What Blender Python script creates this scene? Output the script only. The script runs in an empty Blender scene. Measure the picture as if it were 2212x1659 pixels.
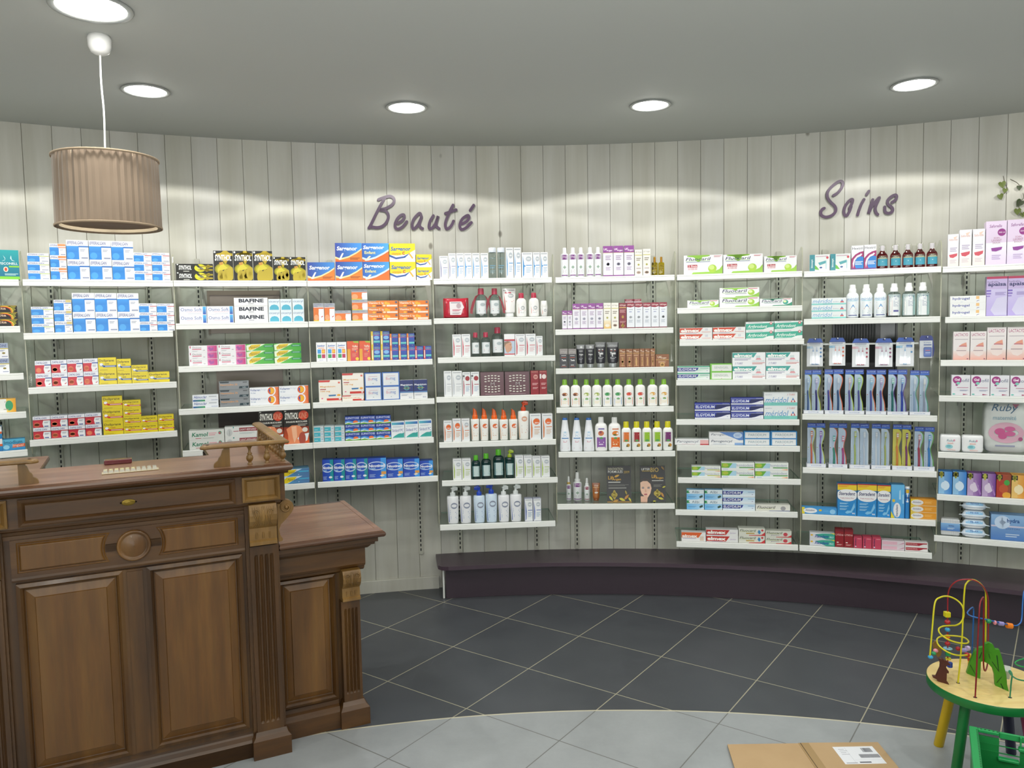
import bpy, math, random
from math import sin, cos, pi, sqrt, atan2, radians
from mathutils import Vector, Matrix
random.seed(7)
scene = bpy.context.scene
col0 = scene.collection

# ------------------------------------------------------------------ camera
IW, IH = 2212.0, 1659.0
FPX = 1676.77            # focal length in pixels of the 2212 px wide frame
PITCH, ROLL, EYE = 0.0700683, -0.0192270, 1.54965
_f = Vector((0, cos(PITCH), -sin(PITCH)))
_r0 = Vector((1, 0, 0)); _u0 = _r0.cross(_f)
_rt = _r0 * cos(ROLL) + _u0 * sin(ROLL)
_up = _u0 * cos(ROLL) - _r0 * sin(ROLL)
cam_d = bpy.data.cameras.new('camera'); cam = bpy.data.objects.new('camera', cam_d); col0.objects.link(cam)
cam.matrix_world = Matrix(((_rt.x, _up.x, -_f.x, 0), (_rt.y, _up.y, -_f.y, 0), (_rt.z, _up.z, -_f.z, EYE), (0, 0, 0, 1)))
cam_d.sensor_fit = 'HORIZONTAL'; cam_d.sensor_width = 36.0; cam_d.lens = 36.0 * FPX / IW
cam_d.clip_start = 0.05; cam_d.clip_end = 60
scene.camera = cam

# ------------------------------------------------------------------ world, exposure
wd = bpy.data.worlds.new('world'); scene.world = wd; wd.use_nodes = True
wd.node_tree.nodes['Background'].inputs[0].default_value = (0.8, 0.85, 0.9, 1)
wd.node_tree.nodes['Background'].inputs[1].default_value = 0.05
vs = scene.view_settings
vs.view_transform = 'Standard'; vs.look = 'None'; vs.gamma = 1.0; vs.use_curve_mapping = False
vs.exposure = 0.0
cy = scene.cycles
cy.max_bounces = 7; cy.diffuse_bounces = 4; cy.glossy_bounces = 3; cy.transmission_bounces = 6
cy.transparent_max_bounces = 40; cy.caustics_reflective = False; cy.caustics_refractive = False
cy.sample_clamp_indirect = 6.0
try:
    cy.use_denoising = True
except Exception:
    pass

# ------------------------------------------------------------------ the round room
CX, CY, RW = 0.285, -1.018, 5.67      # centre and radius of the curved plank wall
HC = 2.625                            # ceiling height
def polar(deg, r):
    a = radians(deg); return (CX + r * sin(a), CY + r * cos(a))

# lamps: recessed ceiling downlights. (angle seen from the room's centre, distance from the wall, power)
LAMP_SPOTS = [(-50.0, .79), (-36.2, .79), (-22.5, .80), (-9.0, .78), (4.84, .78), (18.7, .79), (32.4, .79), (46.2, .79)]
LAMP_FREE = [(-1.348, 2.613), (-2.9, 1.5), (0.15, 2.15), (1.75, 1.75), (-1.3, .2), (1.0, .1), (-2.6, -1.6), (0.2, -2.0), (2.8, -1.2), (3.6, .9), (-4.0, .2), (0.3, -4.3)]
LAMPS = [polar(a, RW - d) for a, d in LAMP_SPOTS] + LAMP_FREE
P_SPOT, P_DISC, LSIGN = 15.0, 30.0, -1.0
LAMP_COL = (1.0, 0.985, 0.93)
def lamp_light(i, x, y, ring):
    ld = bpy.data.lights.new('downlight_beam', 'POINT'); lo = bpy.data.objects.new('downlight_beam', ld)
    col0.objects.link(lo); lo.location = (x, y, HC - .035); ld.energy = P_SPOT if ring else P_SPOT * 1.1
    ld.color = LAMP_COL; ld.shadow_soft_size = .03
    # reflector's measured-style light distribution: nothing above the cut-off, a bright rim just inside it
    ld.use_nodes = True; nt = ld.node_tree; n = nt.nodes; L = nt.links
    em = n['Emission']; tc = n.new('ShaderNodeTexCoord'); sx = n.new('ShaderNodeSeparateXYZ'); ab = n.new('ShaderNodeMath'); ab.operation = 'MULTIPLY'; ab.inputs[1].default_value = LSIGN
    rp = n.new('ShaderNodeValToRGB'); e = rp.color_ramp.elements
    pts = [(0.0, .02), (.285, .03), (.305, 2.1), (.325, 1.9), (.36, .95), (.5, 1.1), (.8, 1.3), (1.0, 1.4)]
    e[0].position = pts[0][0]; e[0].color = (pts[0][1] / 2.2,) * 3 + (1,); e[1].position = 1; e[1].color = (pts[-1][1] / 2.2,) * 3 + (1,)
    for p, v in pts[1:-1]:
        q = e.new(p); q.color = (v / 2.2,) * 3 + (1,)
    mu = n.new('ShaderNodeMath'); mu.operation = 'MULTIPLY'; mu.inputs[1].default_value = 2.2
    L.new(tc.outputs['Normal'], sx.inputs[0]); L.new(sx.outputs[2], ab.inputs[0]); L.new(ab.outputs[0], rp.inputs[0])
    L.new(rp.outputs[0], mu.inputs[0]); L.new(mu.outputs[0], em.inputs['Strength'])
for i, (x, y) in enumerate(LAMPS):
    lamp_light(i, x, y, i < len(LAMP_SPOTS))

# added fill: unseen area light behind the viewer, aimed up to brighten the ceiling
for (x, y, z, sx, e) in ((.3, -1.2, 1.1, 3.2, 215.0),):
    ld = bpy.data.lights.new('ceiling_fill', 'AREA'); ld.shape = 'DISK'; ld.size = sx; ld.energy = e; ld.color = (1, .99, .95)
    lo = bpy.data.objects.new('ceiling_fill', ld); col0.objects.link(lo); lo.location = (x, y, z); lo.rotation_euler = (pi, 0, 0)

ld = bpy.data.lights.new('front_fill', 'AREA'); ld.shape = 'RECTANGLE'; ld.size = 4.5; ld.size_y = 1.6; ld.energy = 80.0; ld.color = (.97, 1, .99)  # added frontal fill, unseen, to brighten the wall behind the shelves
lo = bpy.data.objects.new('front_fill', ld); col0.objects.link(lo); lo.location = (.3, -5.2, 1.5); lo.rotation_euler = (pi / 2, 0, 0)

# ------------------------------------------------------------------ colours and materials
def lin(c):
    return c / 12.92 if c <= .04045 else ((c + .055) / 1.055) ** 2.4
_hx = {}
def hx(s):
    if isinstance(s, tuple): return s
    if s not in _hx:
        t = s.lstrip('#')
        if len(t) == 3: t = ''.join(ch * 2 for ch in t)
        _hx[s] = tuple(lin(int(t[i:i + 2], 16) / 255) for i in (0, 2, 4)) + (1,)
    return _hx[s]
MATS = {}
def mat(name, color='#888', rough=.5, metal=0., coat=0., emit=None, spec=.5):
    if name in MATS: return MATS[name]
    m = bpy.data.materials.new(name); m.use_nodes = True; MATS[name] = m
    b = m.node_tree.nodes['Principled BSDF']
    b.inputs['Base Color'].default_value = hx(color); b.inputs['Roughness'].default_value = rough; b.inputs['Metallic'].default_value = metal
    b.inputs['Specular IOR Level'].default_value = spec
    if coat: b.inputs['Coat Weight'].default_value = coat; b.inputs['Coat Roughness'].default_value = .12
    if emit: b.inputs['Emission Color'].default_value = hx(color); b.inputs['Emission Strength'].default_value = emit
    return m
def N(m, t, **kw):
    n = m.node_tree.nodes.new(t)
    for k, v in kw.items(): setattr(n, k, v)
    return n
def LK(m, a, b): m.node_tree.links.new(a, b)
def math_(m, op, a, b=None, c=None):
    n = N(m, 'ShaderNodeMath', operation=op)
    for i, x in enumerate((a, b, c)):
        if x is None: continue
        if isinstance(x, (int, float)): n.inputs[i].default_value = x
        else: LK(m, x, n.inputs[i])
    return n.outputs[0]
def mix_(m, fac, a, b, blend='MIX'):
    n = N(m, 'ShaderNodeMix', data_type='RGBA', blend_type=blend)
    for sock, x in ((n.inputs[0], fac), (n.inputs[6], a), (n.inputs[7], b)):
        if isinstance(x, (int, float)): sock.default_value = x
        elif isinstance(x, (tuple, str)): sock.default_value = hx(x)
        else: LK(m, x, sock)
    return n.outputs[2]
def ramp_(m, fac, pts):
    n = N(m, 'ShaderNodeValToRGB'); e = n.color_ramp.elements
    e[0].position = pts[0][0]; e[0].color = hx(pts[0][1]); e[1].position = pts[-1][0]; e[1].color = hx(pts[-1][1])
    for p, c in pts[1:-1]:
        q = e.new(p); q.color = hx(c)
    LK(m, fac, n.inputs[0]); return n.outputs[0]
def noise_(m, vec, scale, detail=3, rough=.5, vscale=None):
    if vscale:
        mp = N(m, 'ShaderNodeMapping'); mp.inputs['Scale'].default_value = vscale; LK(m, vec, mp.inputs[0]); vec = mp.outputs[0]
    n = N(m, 'ShaderNodeTexNoise'); n.inputs['Scale'].default_value = scale; n.inputs['Detail'].default_value = detail; n.inputs['Roughness'].default_value = rough
    LK(m, vec, n.inputs['Vector']); return n.outputs[0]
def bsdf(m): return m.node_tree.nodes['Principled BSDF']
def bump(m, h, strength=.3, dist=.002):
    n = N(m, 'ShaderNodeBump'); n.inputs['Strength'].default_value = strength; n.inputs['Distance'].default_value = dist
    LK(m, h, n.inputs['Height']); LK(m, n.outputs[0], bsdf(m).inputs['Normal'])
def attr_mat(name, rough, coat=0., spec=.5):
    m = mat(name, '#fff', rough, 0, coat, None, spec)
    a = N(m, 'ShaderNodeVertexColor'); a.layer_name = 'Col'; LK(m, a.outputs[0], bsdf(m).inputs['Base Color']); return m
CARTON = attr_mat('printed_carton', .42, .15)
PLAST = attr_mat('printed_plastic', .28, .25)
def thin_glass(name, tint, gloss_col='#fff', f0=.04, base=1.0):
    m = bpy.data.materials.new(name); m.use_nodes = True; MATS[name] = m; nt = m.node_tree
    for n in list(nt.nodes):
        if n.type == 'BSDF_PRINCIPLED': nt.nodes.remove(n)
    out = [n for n in nt.nodes if n.type == 'OUTPUT_MATERIAL'][0]
    tr = N(m, 'ShaderNodeBsdfTransparent'); tr.inputs[0].default_value = hx(tint)
    gl = N(m, 'ShaderNodeBsdfGlossy'); gl.inputs[0].default_value = hx(gloss_col); gl.inputs['Roughness'].default_value = .04
    fr = N(m, 'ShaderNodeFresnel'); fr.inputs[0].default_value = 1.5
    mx = N(m, 'ShaderNodeMixShader'); ge = N(m, 'ShaderNodeNewGeometry'); LK(m, math_(m, 'MULTIPLY', fr.outputs[0], math_(m, 'SUBTRACT', 1.0, ge.outputs['Backfacing'])), mx.inputs[0]); LK(m, tr.outputs[0], mx.inputs[1]); LK(m, gl.outputs[0], mx.inputs[2]); LK(m, mx.outputs[0], out.inputs[0])
    return m
GLASS = thin_glass('shelf_glass', '#f1f8f4')
GEDGE = mat('glass_edge', '#9fb8ac', .2)
ACRYL = thin_glass('clear_acrylic', '#f8f9f6')
CLEARB = thin_glass('clear_bottle', '#d9e2e2')
TEALB = thin_glass('teal_bottle', '#62adb2')
REDB = thin_glass('red_liquid_bottle', '#b04050')
GOLDB = thin_glass('gold_bottle', '#e2d65c')
BLISTER = thin_glass('blister_plastic', '#f6f8fa')
WHITE = mat('white_metal', '#e9ebe8', .35)
STEEL = mat('galvanised_steel', '#b9bbb6', .35, .8)
DARK = mat('dark_slot', '#1c1d22', .7)
CHROME = mat('chrome', '#cfd2d2', .15, 1.)

# ------------------------------------------------------------------ mesh builder
class MB:
    def __init__(s): s.v = []; s.f = []; s.c = []; s.mi = []; s.sm = []
    def add(s, vs_, fs, c='#ccc', mi=0, smooth=False):
        o = len(s.v); s.v += [tuple(p) for p in vs_]; cc = None
        if isinstance(c, list): cc = c
        for k, f in enumerate(fs):
            s.f.append(tuple(i + o for i in f)); s.mi.append(mi); s.sm.append(smooth)
            s.c.append([hx(cc[i]) for i in f] if cc else hx(c))
        return s
    def box(s, x0, y0, z0, x1, y1, z1, c='#ccc', mi=0):
        v = [(x, y, z) for z in (z0, z1) for y in (y0, y1) for x in (x0, x1)]
        return s.add(v, [(0, 1, 5, 4), (1, 3, 7, 5), (3, 2, 6, 7), (2, 0, 4, 6), (4, 5, 7, 6), (0, 2, 3, 1)], c, mi)
    def bbox(s, x0, y0, z0, x1, y1, z1, b=.003, c='#ccc', mi=0):
        """box with chamfered vertical and horizontal edges"""
        def ring(i, z): return [(x0 + i, y0 + b, z), (x0 + b, y0 + i, z), (x1 - b, y0 + i, z), (x1 - i, y0 + b, z), (x1 - i, y1 - b, z), (x1 - b, y1 - i, z), (x0 + b, y1 - i, z), (x0 + i, y1 - b, z)]
        R = [ring(b * .9, z0), ring(0, z0 + b), ring(0, z1 - b), ring(b * .9, z1)]
        return s.loft(R, c, mi, True, True)
    def loft(s, rings, c='#ccc', mi=0, cap0=False, cap1=False, closed=True, smooth=False):
        n = len(rings[0]); v = [p for r in rings for p in r]; f = []
        for i in range(len(rings) - 1):
            for j in range(n if closed else n - 1):
                a = i * n + j; b_ = i * n + (j + 1) % n; f.append((a, b_, b_ + n, a + n))
        s.add(v, f, c, mi, smooth)
        if cap0: s.add(rings[0], [tuple(range(n))[::-1]], c, mi)
        if cap1: s.add(rings[-1], [tuple(range(n))], c, mi)
        return s
    def lathe(s, prof, cx=0, cy_=0, seg=20, c='#ccc', mi=0, smooth=True, cap=True, sx=1., sy=1.):
        R = [[(cx + r * sx * cos(2 * pi * k / seg), cy_ + r * sy * sin(2 * pi * k / seg), z) for k in range(seg)] for r, z in prof]
        return s.loft(R, c, mi, cap, cap, smooth=smooth)
    def tube(s, pts, r, seg=8, c='#ccc', mi=0, cap=True, rf=None):
        pts = [Vector(p) for p in pts]; n = len(pts); rings = []; up = None
        for i in range(n):
            t = (pts[min(i + 1, n - 1)] - pts[max(i - 1, 0)]).normalized()
            if up is None: up = t.orthogonal().normalized()
            up = (up - t * up.dot(t)).normalized(); w = t.cross(up); rr = r if rf is None else rf[i]
            rings.append([pts[i] + up * (rr * cos(2 * pi * k / seg)) + w * (rr * sin(2 * pi * k / seg)) for k in range(seg)])
        return s.loft(rings, c, mi, cap, cap, smooth=True)
    def prism(s, poly, f0, f1, c='#ccc', mi=0, smooth=False):
        """poly: 2D points; f0/f1 map a 2D point to the two 3D faces"""
        a = [f0(p) for p in poly]; b_ = [f1(p) for p in poly]; n = len(poly)
        s.loft([a, b_], c, mi, smooth=smooth)
        t = tess(poly)
        s.add(a, [x[::-1] for x in t], c, mi); s.add(b_, t, c, mi); return s
    def rings(s, loops, c='#ccc', mi=0, fill=True):
        return s.loft(loops, c, mi, False, fill)
    def build(s, name, mats, parent=None, loc=None):
        me = bpy.data.meshes.new(name); me.from_pydata(s.v, [], s.f)
        if not isinstance(mats, (list, tuple)): mats = [mats]
        for m_ in mats: me.materials.append(m_)
        me.polygons.foreach_set('material_index', s.mi); me.polygons.foreach_set('use_smooth', s.sm)
        ca = me.color_attributes.new('Col', 'FLOAT_COLOR', 'CORNER'); buf = []
        for f, c in zip(s.f, s.c):
            if isinstance(c, list):
                for q in c: buf += q
            else: buf += c * len(f)
        ca.data.foreach_set('color', buf)
        me.update(); ob = bpy.data.objects.new(name, me); col0.objects.link(ob)
        if parent: ob.parent = parent
        if loc: ob.location = loc
        return ob
def tess(poly):
    from mathutils.geometry import tessellate_polygon
    return [tuple(t) for t in tessellate_polygon([[Vector((p[0], p[1], 0)) for p in poly]])]
def tag(o, label=None, cat=None, group=None, kind=None):
    if label: o['label'] = label
    if cat: o['category'] = cat
    if group: o['group'] = group
    if kind: o['kind'] = kind
    return o
def empty(name, loc=(0, 0, 0), rz=0., label=None, cat=None, group=None):
    o = bpy.data.objects.new(name, None); o.empty_display_size = .05; col0.objects.link(o); o.location = loc; o.rotation_euler = (0, 0, rz)
    return tag(o, label, cat, group)
def copy_tree(o, parent=None):
    c = o.copy(); col0.objects.link(c); c.parent = parent
    for ch in list(o.children): copy_tree(ch, c)
    return c
def crom(pts, k=6, closed=False):
    P = [Vector(p) for p in pts]; n = len(P); out = []
    g = (lambda i: P[i % n]) if closed else (lambda i: P[max(0, min(n - 1, i))])
    for i in range(n if closed else n - 1):
        a, b_, c, d = g(i - 1), g(i), g(i + 1), g(i + 2)
        for j in range(k):
            t = j / k; out.append(.5 * ((2 * b_) + (c - a) * t + (2 * a - 5 * b_ + 4 * c - d) * t * t + (3 * b_ - a - 3 * c + d) * t ** 3))
    if not closed: out.append(P[-1].copy())
    return out

# ------------------------------------------------------------------ measuring helpers (photo pixel -> place in the room)
def ray(x, y): return _f + _rt * ((x - IW / 2) / FPX) + _up * ((IH / 2 - y) / FPX)
def on_circ(x, y, r):
    d = ray(x, y); dx, dy = d.x, d.y; a = dx * dx + dy * dy; b_ = -2 * (dx * CX + dy * CY); c = CX * CX + CY * CY - r * r
    t = (-b_ + sqrt(b_ * b_ - 4 * a * c)) / (2 * a); return (dx * t, dy * t, EYE + d.z * t)
def on_plane(x, y, p0, nrm):
    d = ray(x, y); t = (p0[0] * nrm[0] + p0[1] * nrm[1]) / (d.x * nrm[0] + d.y * nrm[1]); return Vector((d.x * t, d.y * t, EYE + d.z * t))
# ================================================================== SETTING
WOODWALL = attr_mat('whitewashed_pine', .55)
def _ww():
    m = WOODWALL; b = bsdf(m); vc = [n for n in m.node_tree.nodes if n.type == 'VERTEX_COLOR'][0]
    tc = N(m, 'ShaderNodeTexCoord'); g = noise_(m, tc.outputs['Object'], 9, 4, .6, (1, 1, .07))
    grain = ramp_(m, g, [(.3, '#d6d4c8'), (.6, '#ffffff'), (.8, '#f0eee4')])
    c = mix_(m, .5, vc.outputs[0], grain, 'MULTIPLY')
    vo = N(m, 'ShaderNodeTexVoronoi'); mp = N(m, 'ShaderNodeMapping'); mp.inputs['Scale'].default_value = (1, 1, .62); LK(m, tc.outputs['Object'], mp.inputs[0]); LK(m, mp.outputs[0], vo.inputs['Vector']); vo.inputs['Scale'].default_value = 4.6
    kn = ramp_(m, vo.outputs['Distance'], [(0.0, '#55504a'), (.045, '#8d877c'), (.075, '#fff'), (1, '#fff')])
    br = noise_(m, tc.outputs['Object'], 3.1, 2); br = ramp_(m, br, [(.46, '#000'), (.56, '#fff')])
    c = mix_(m, math_(m, 'MULTIPLY', br, .75), c, mix_(m, 1.0, c, kn, 'MULTIPLY')); LK(m, c, b.inputs['Base Color'])
    bump(m, g, .15, .001)
_ww()
def sth(s): return s / RW
def wallpt(s, r, z): a = s / RW; return (CX + r * sin(a), CY + r * cos(a), z)
PW = .1310
mb = MB(); rnd = random.Random(3)
for k in range(-52, 53):
    s0 = .053 + PW * k; s1 = s0 + PW; g = .0016; t = rnd.random()
    base = (.56 + .05 * t, .555 + .045 * t, .50 + .035 * t + rnd.random() * .02, 1)
    prof = [(s0, RW + .006), (s0 + g * .6, RW + .004), (s0 + g, RW)]
    nseg = 3
    prof += [(s0 + g + (PW - 2 * g) * j / nseg, RW) for j in range(1, nseg + 1)] + [(s1 - g * .6, RW + .004), (s1, RW + .006)]
    mb.loft([[wallpt(s, r, 0) for s, r in prof], [wallpt(s, r, HC + .01) for s, r in prof]], base, closed=False)
for p in range(len(mb.f)): mb.f[p] = mb.f[p][::-1]
tag(mb.build('wall_back', WOODWALL), 'curved whitewashed pine plank wall behind the shelves', kind='structure')
PLAST_W = mat('painted_plaster', '#c9cac4', .7)
mb = MB(); a0 = .053 + PW * 53; a1 = 2 * pi * RW + (.053 - PW * 52)
ss = [a0 + (a1 - a0) * j / 70 for j in range(71)]
mb.loft([[wallpt(s, RW, HC + .01) for s in ss], [wallpt(s, RW, 0) for s in ss]], closed=False)
tag(mb.build('wall_front', PLAST_W), 'plain painted round wall behind the viewer', kind='structure')
CEIL = mat('ceiling_paint', '#bcbfbb', .75)
_tc = N(CEIL, 'ShaderNodeTexCoord'); bump(CEIL, noise_(CEIL, _tc.outputs['Object'], 60, 2), .04, .001)
mb = MB(); ring = [(CX + (RW + .2) * sin(2 * pi * k / 96), CY + (RW + .2) * cos(2 * pi * k / 96)) for k in range(96)]
mb.add([(x, y, HC) for x, y in ring] + [(x, y, HC + .05) for x, y in ring], [tuple(range(96)), tuple(range(96, 192))[::-1]])
tag(mb.build('ceiling', CEIL), 'flat pale ceiling', kind='structure')
# floor: anthracite tiles in a ring along the wall, pale grey tiles inside it
FL = mat('floor_tiles', '#444', .38)
def _fl():
    m = FL; b = bsdf(m); ge = N(m, 'ShaderNodeNewGeometry'); sp = N(m, 'ShaderNodeSeparateXYZ'); LK(m, ge.outputs['Position'], sp.inputs[0]); X, Y = sp.outputs[0], sp.outputs[1]
    g = .6249499; c_, s_ = cos(g), sin(g); t = .45; ox, oy = -.41636, 4.34445
    dx = math_(m, 'SUBTRACT', X, ox); dy = math_(m, 'SUBTRACT', Y, oy)
    pa = math_(m, 'DIVIDE', math_(m, 'SUBTRACT', math_(m, 'MULTIPLY', dx, c_), math_(m, 'MULTIPLY', dy, s_)), t)
    pb = math_(m, 'DIVIDE', math_(m, 'ADD', math_(m, 'MULTIPLY', dx, s_), math_(m, 'MULTIPLY', dy, c_)), t)
    def edge(p):
        f = math_(m, 'FRACT', math_(m, 'ADD', p, 50.5)); return math_(m, 'ABSOLUTE', math_(m, 'SUBTRACT', f, .5))
    e = math_(m, 'MINIMUM', edge(pa), edge(pb)); gr = math_(m, 'LESS_THAN', e, .0048)
    rx = math_(m, 'SUBTRACT', X, CX); ry = math_(m, 'SUBTRACT', Y, CY)
    rr = math_(m, 'SQRT', math_(m, 'ADD', math_(m, 'MULTIPLY', rx, rx), math_(m, 'MULTIPLY', ry, ry)))
    inn = math_(m, 'LESS_THAN', rr, 4.066); strip = math_(m, 'LESS_THAN', math_(m, 'ABSOLUTE', math_(m, 'SUBTRACT', rr, 4.0695)), .0042)
    n1 = noise_(m, ge.outputs['Position'], 5, 5, .65); n2 = noise_(m, ge.outputs['Position'], 70, 3, .6)
    dark = mix_(m, n1, '#3b3e43', '#54575b'); light = mix_(m, n1, '#878b8d', '#abafb1')
    dark = mix_(m, math_(m, 'MULTIPLY', n2, .35), dark, '#40444a'); light = mix_(m, math_(m, 'MULTIPLY', n2, .3), light, '#8a8f92')
    tile = mix_(m, inn, dark, light); grc = mix_(m, inn, '#a39f89', '#6c6d69')
    c = mix_(m, gr, tile, grc); c = mix_(m, strip, c, '#c4bfa8'); LK(m, c, b.inputs['Base Color'])
    LK(m, math_(m, 'ADD', math_(m, 'MULTIPLY', n1, .2), .28), b.inputs['Roughness'])
_fl()
mb = MB(); mb.add([(x, y, 0) for x, y in ring] + [(x, y, -.05) for x, y in ring], [tuple(range(96))[::-1], tuple(range(96, 192))])
tag(mb.build('floor', FL), 'anthracite tiles laid diagonally around a disc of pale grey tiles', kind='structure')
# skirting, left of the bench
mb = MB(); ss = [(-48 + 40.4 * j / 46) * pi / 180 * RW for j in range(47)]
mb.loft([[wallpt(s, RW - .001, .074) for s in ss], [wallpt(s, RW - .013, .074) for s in ss], [wallpt(s, RW - .015, .071) for s in ss], [wallpt(s, RW - .015, 0.0) for s in ss]], (.60, .59, .53, 1), closed=False)
mb.add([wallpt(-.7, RW - .0152, .0), wallpt(-.6985, RW - .0152, .0), wallpt(-.6985, RW - .0152, .073), wallpt(-.7, RW - .0152, .073)], [(0, 1, 2, 3)], '#777468')
tag(mb.build('baseboard_left', WOODWALL), 'white wooden baseboard under the plank wall', kind='structure')

# framed hatches in the wall behind the shelves
PINK = mat('pink_beige_panel', '#a08e86', .35); DKP = mat('dark_brown_panel', '#4a3a36', .4); BLK = mat('black_frame', '#101114', .3); GREYC = mat('grey_glass', '#343a3a', .15)
def wall_frame_box(name, s0, s1, z0, z1, mats, label, kindx):
    o = empty(name, wallpt((s0 + s1) / 2, RW, z0)); return o
def arcbox(mb, s0, s1, z0, z1, d0, d1, c='#ccc', mi=0):
    n = 4; S = [s0 + (s1 - s0) * j / n for j in range(n + 1)]
    ri = [wallpt(s, RW - d1, z0) for s in S]; ro = [wallpt(s, RW - d0, z0) for s in S]
    a = ri + ro[::-1]; b_ = [(x, y, z1) for x, y, z in a]; k = len(a)
    mb.loft([a, b_], c, mi); t = tess([(p[0], p[1]) for p in a]); mb.add(a, t, c, mi); mb.add(b_, t, c, mi)
def s_of(px, py): p = on_circ(px, py, RW); return atan2(p[0] - CX, p[1] - CY) * RW
sA, sB = s_of(447, 640), s_of(604, 640)
h = empty('wall_hatch', wallpt((sA + sB) / 2, RW, 1.55)); tag(h, 'upper pink-beige hatch panel set in the plank wall behind burn-cream boxes', 'wall hatch')
def plc(ob, par):
    ob.parent = par; ob.matrix_parent_inverse = Matrix.Translation(par.location).inverted(); return ob
mb = MB(); arcbox(mb, sA + .012, sB, 1.56, 1.77, .0, .006); plc(mb.build('panel', PINK), h)
mb = MB(); arcbox(mb, sA, sA + .012, 1.555, 1.795, .0, .012); arcbox(mb, sA + .012, sB, 1.77, 1.795, 0, .012); plc(mb.build('frame', mat('taupe_frame', '#857568', .4)), h)
h2 = empty('wall_hatch', wallpt((sA + sB) / 2, RW, 1.1)); tag(h2, 'lower hatch with pink-beige ledge over dark brown opening behind grey boxes', 'wall hatch')
mb = MB(); arcbox(mb, sA + .03, sB, 1.20, 1.36, 0, .006); plc(mb.build('panel', PINK), h2)
mb = MB(); arcbox(mb, sA + .03, sB, 1.0, 1.20, 0, .005); plc(mb.build('opening', DKP), h2)
mb = MB(); arcbox(mb, sA + .02, sB + .003, 1.192, 1.21, 0, .02); plc(mb.build('ledge', mat('pink_ledge', '#94827b', .35)), h2)
sC, sD = s_of(1798, 715), s_of(1938, 715)
h3 = empty('service_window', wallpt((sC + sD) / 2, RW, 1.1)); tag(h3, 'black framed window with dark pleated blind behind the hanging brush packs', 'window')
mb = MB(); arcbox(mb, sC, sD, 1.07, 1.60, 0, .006); plc(mb.build('backing', BLK), h3)
mb = MB()
for k in range(15):
    a = sC + .012 + k * .0145; arcbox(mb, a, a + .0085, 1.44, 1.59, .006, .014)
plc(mb.build('pleated_blind', mat('charcoal_blind', '#2a2c2c', .5)), h3)
mb = MB(); arcbox(mb, sC + .25, sD - .012, 1.44, 1.59, .006, .009); plc(mb.build('pane', GREYC), h3)
mb = MB(); arcbox(mb, sC, sD, 1.425, 1.44, .006, .02); arcbox(mb, sD - .01, sD, 1.07, 1.6, .006, .02); arcbox(mb, sC, sC + .01, 1.07, 1.6, .006, .02); plc(mb.build('frame', BLK), h3)

# ceiling downlights
EMI = mat('lamp_glow', '#fffaf0', .5, emit=0)
bsdf(EMI).inputs['Emission Color'].default_value = (1, .985, .94, 1); bsdf(EMI).inputs['Emission Strength'].default_value = P_DISC
proto = empty('recessed_downlight', (0, 0, HC))
mb = MB(); mb.lathe([(.082, -.001), (.098, -.001), (.101, -.005), (.098, -.008), (.086, -.007), (.084, -.004)], seg=40, cap=False); mb.build('trim_ring', mat('satin_ring', '#a7aaa8', .3, .3), proto)
mb = MB(); mb.lathe([(.0005, -.0045), (.05, -.0042), (.084, -.003)], seg=40, cap=False); mb.build('diffuser', EMI, proto)
dl_lab = {2: 'white recessed downlight nearest the pendant lamp cord, by the wall', 3: 'white recessed downlight above the word on the left, near the wall',
          4: 'white recessed downlight above the lotion and shampoo shelves, near the wall', 5: 'white recessed downlight above the word on the right, near the wall', 8: 'large looking recessed downlight above the pendant ceiling rose, furthest from the wall'}
oth = 0
for i, (x, y) in enumerate(LAMPS):
    o = proto if i == 0 else copy_tree(proto); o.location = (x, y, HC)
    lab = dl_lab.get(i, 'recessed downlight outside the view')
    tag(o, lab, 'ceiling light', 'recessed ceiling downlights' if i in dl_lab else 'downlights outside the view')
    if i == 8: o.scale = (1.25, 1.25, 1)

# pendant lamp
PX, PY = -1.452, 2.858
pl = empty('pendant_lamp', (PX, PY, HC), 0, 'taupe pleated drum shade hanging on a white cord over the counter', 'pendant lamp')
mb = MB(); mb.lathe([(.001, 0), (.036, 0), (.040, -.012), (.038, -.04), (.030, -.058), (.016, -.066), (.001, -.068)], seg=24, cap=False); mb.build('ceiling_rose', mat('white_plastic', '#e4e4e2', .3), pl)
mb = MB(); mb.tube(crom([(0, 0, -.06), (-.003, .002, -.16), (.002, 0, -.27), (-.001, 0, -.40), (0, 0, -.50)], 5), .0032, 8); mb.build('cord', mat('cord_white', '#f2f2ee', .4), pl)
SH = mat('pleated_fabric', '#8f7c69', .8)
bsdf(SH).inputs['Sheen Weight'].default_value = .3
shp = mb = MB(); n = 96; zt, zb = HC - 2.192, HC - 1.948
rnd = random.Random(5); dr = [rnd.uniform(.0, .0022) for _ in range(n)]
def shring(z, r, off=0.):
    out = []
    for k in range(n):
        a = 2 * pi * k / n; rr = r - off - (.0022 if k % 2 else 0.) - dr[k]
        out.append((rr * cos(a), rr * sin(a), z))
    return out
mb.loft([shring(-zt, .173), shring(-(zt + zb) / 2, .1745), shring(-zb, .1755)], '#fff'); mb.build('shade', SH, pl)
mb = MB(); mb.lathe([(.1665, -zt - .001), (.169, -zt), (.1685, -zb + .002), (.160, -zb + .001)], seg=64, cap=False); mb.build('lining', mat('cream_lining', '#b2a48c', .8), pl)
mb = MB()
for z in (-zt, -zb): mb.lathe([(.1745, z - .004), (.1772, z - .003), (.1772, z + .003), (.1745, z + .004)], seg=64, cap=False)
mb.build('rim_trim', mat('taupe_braid', '#99866f', .8), pl)
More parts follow.
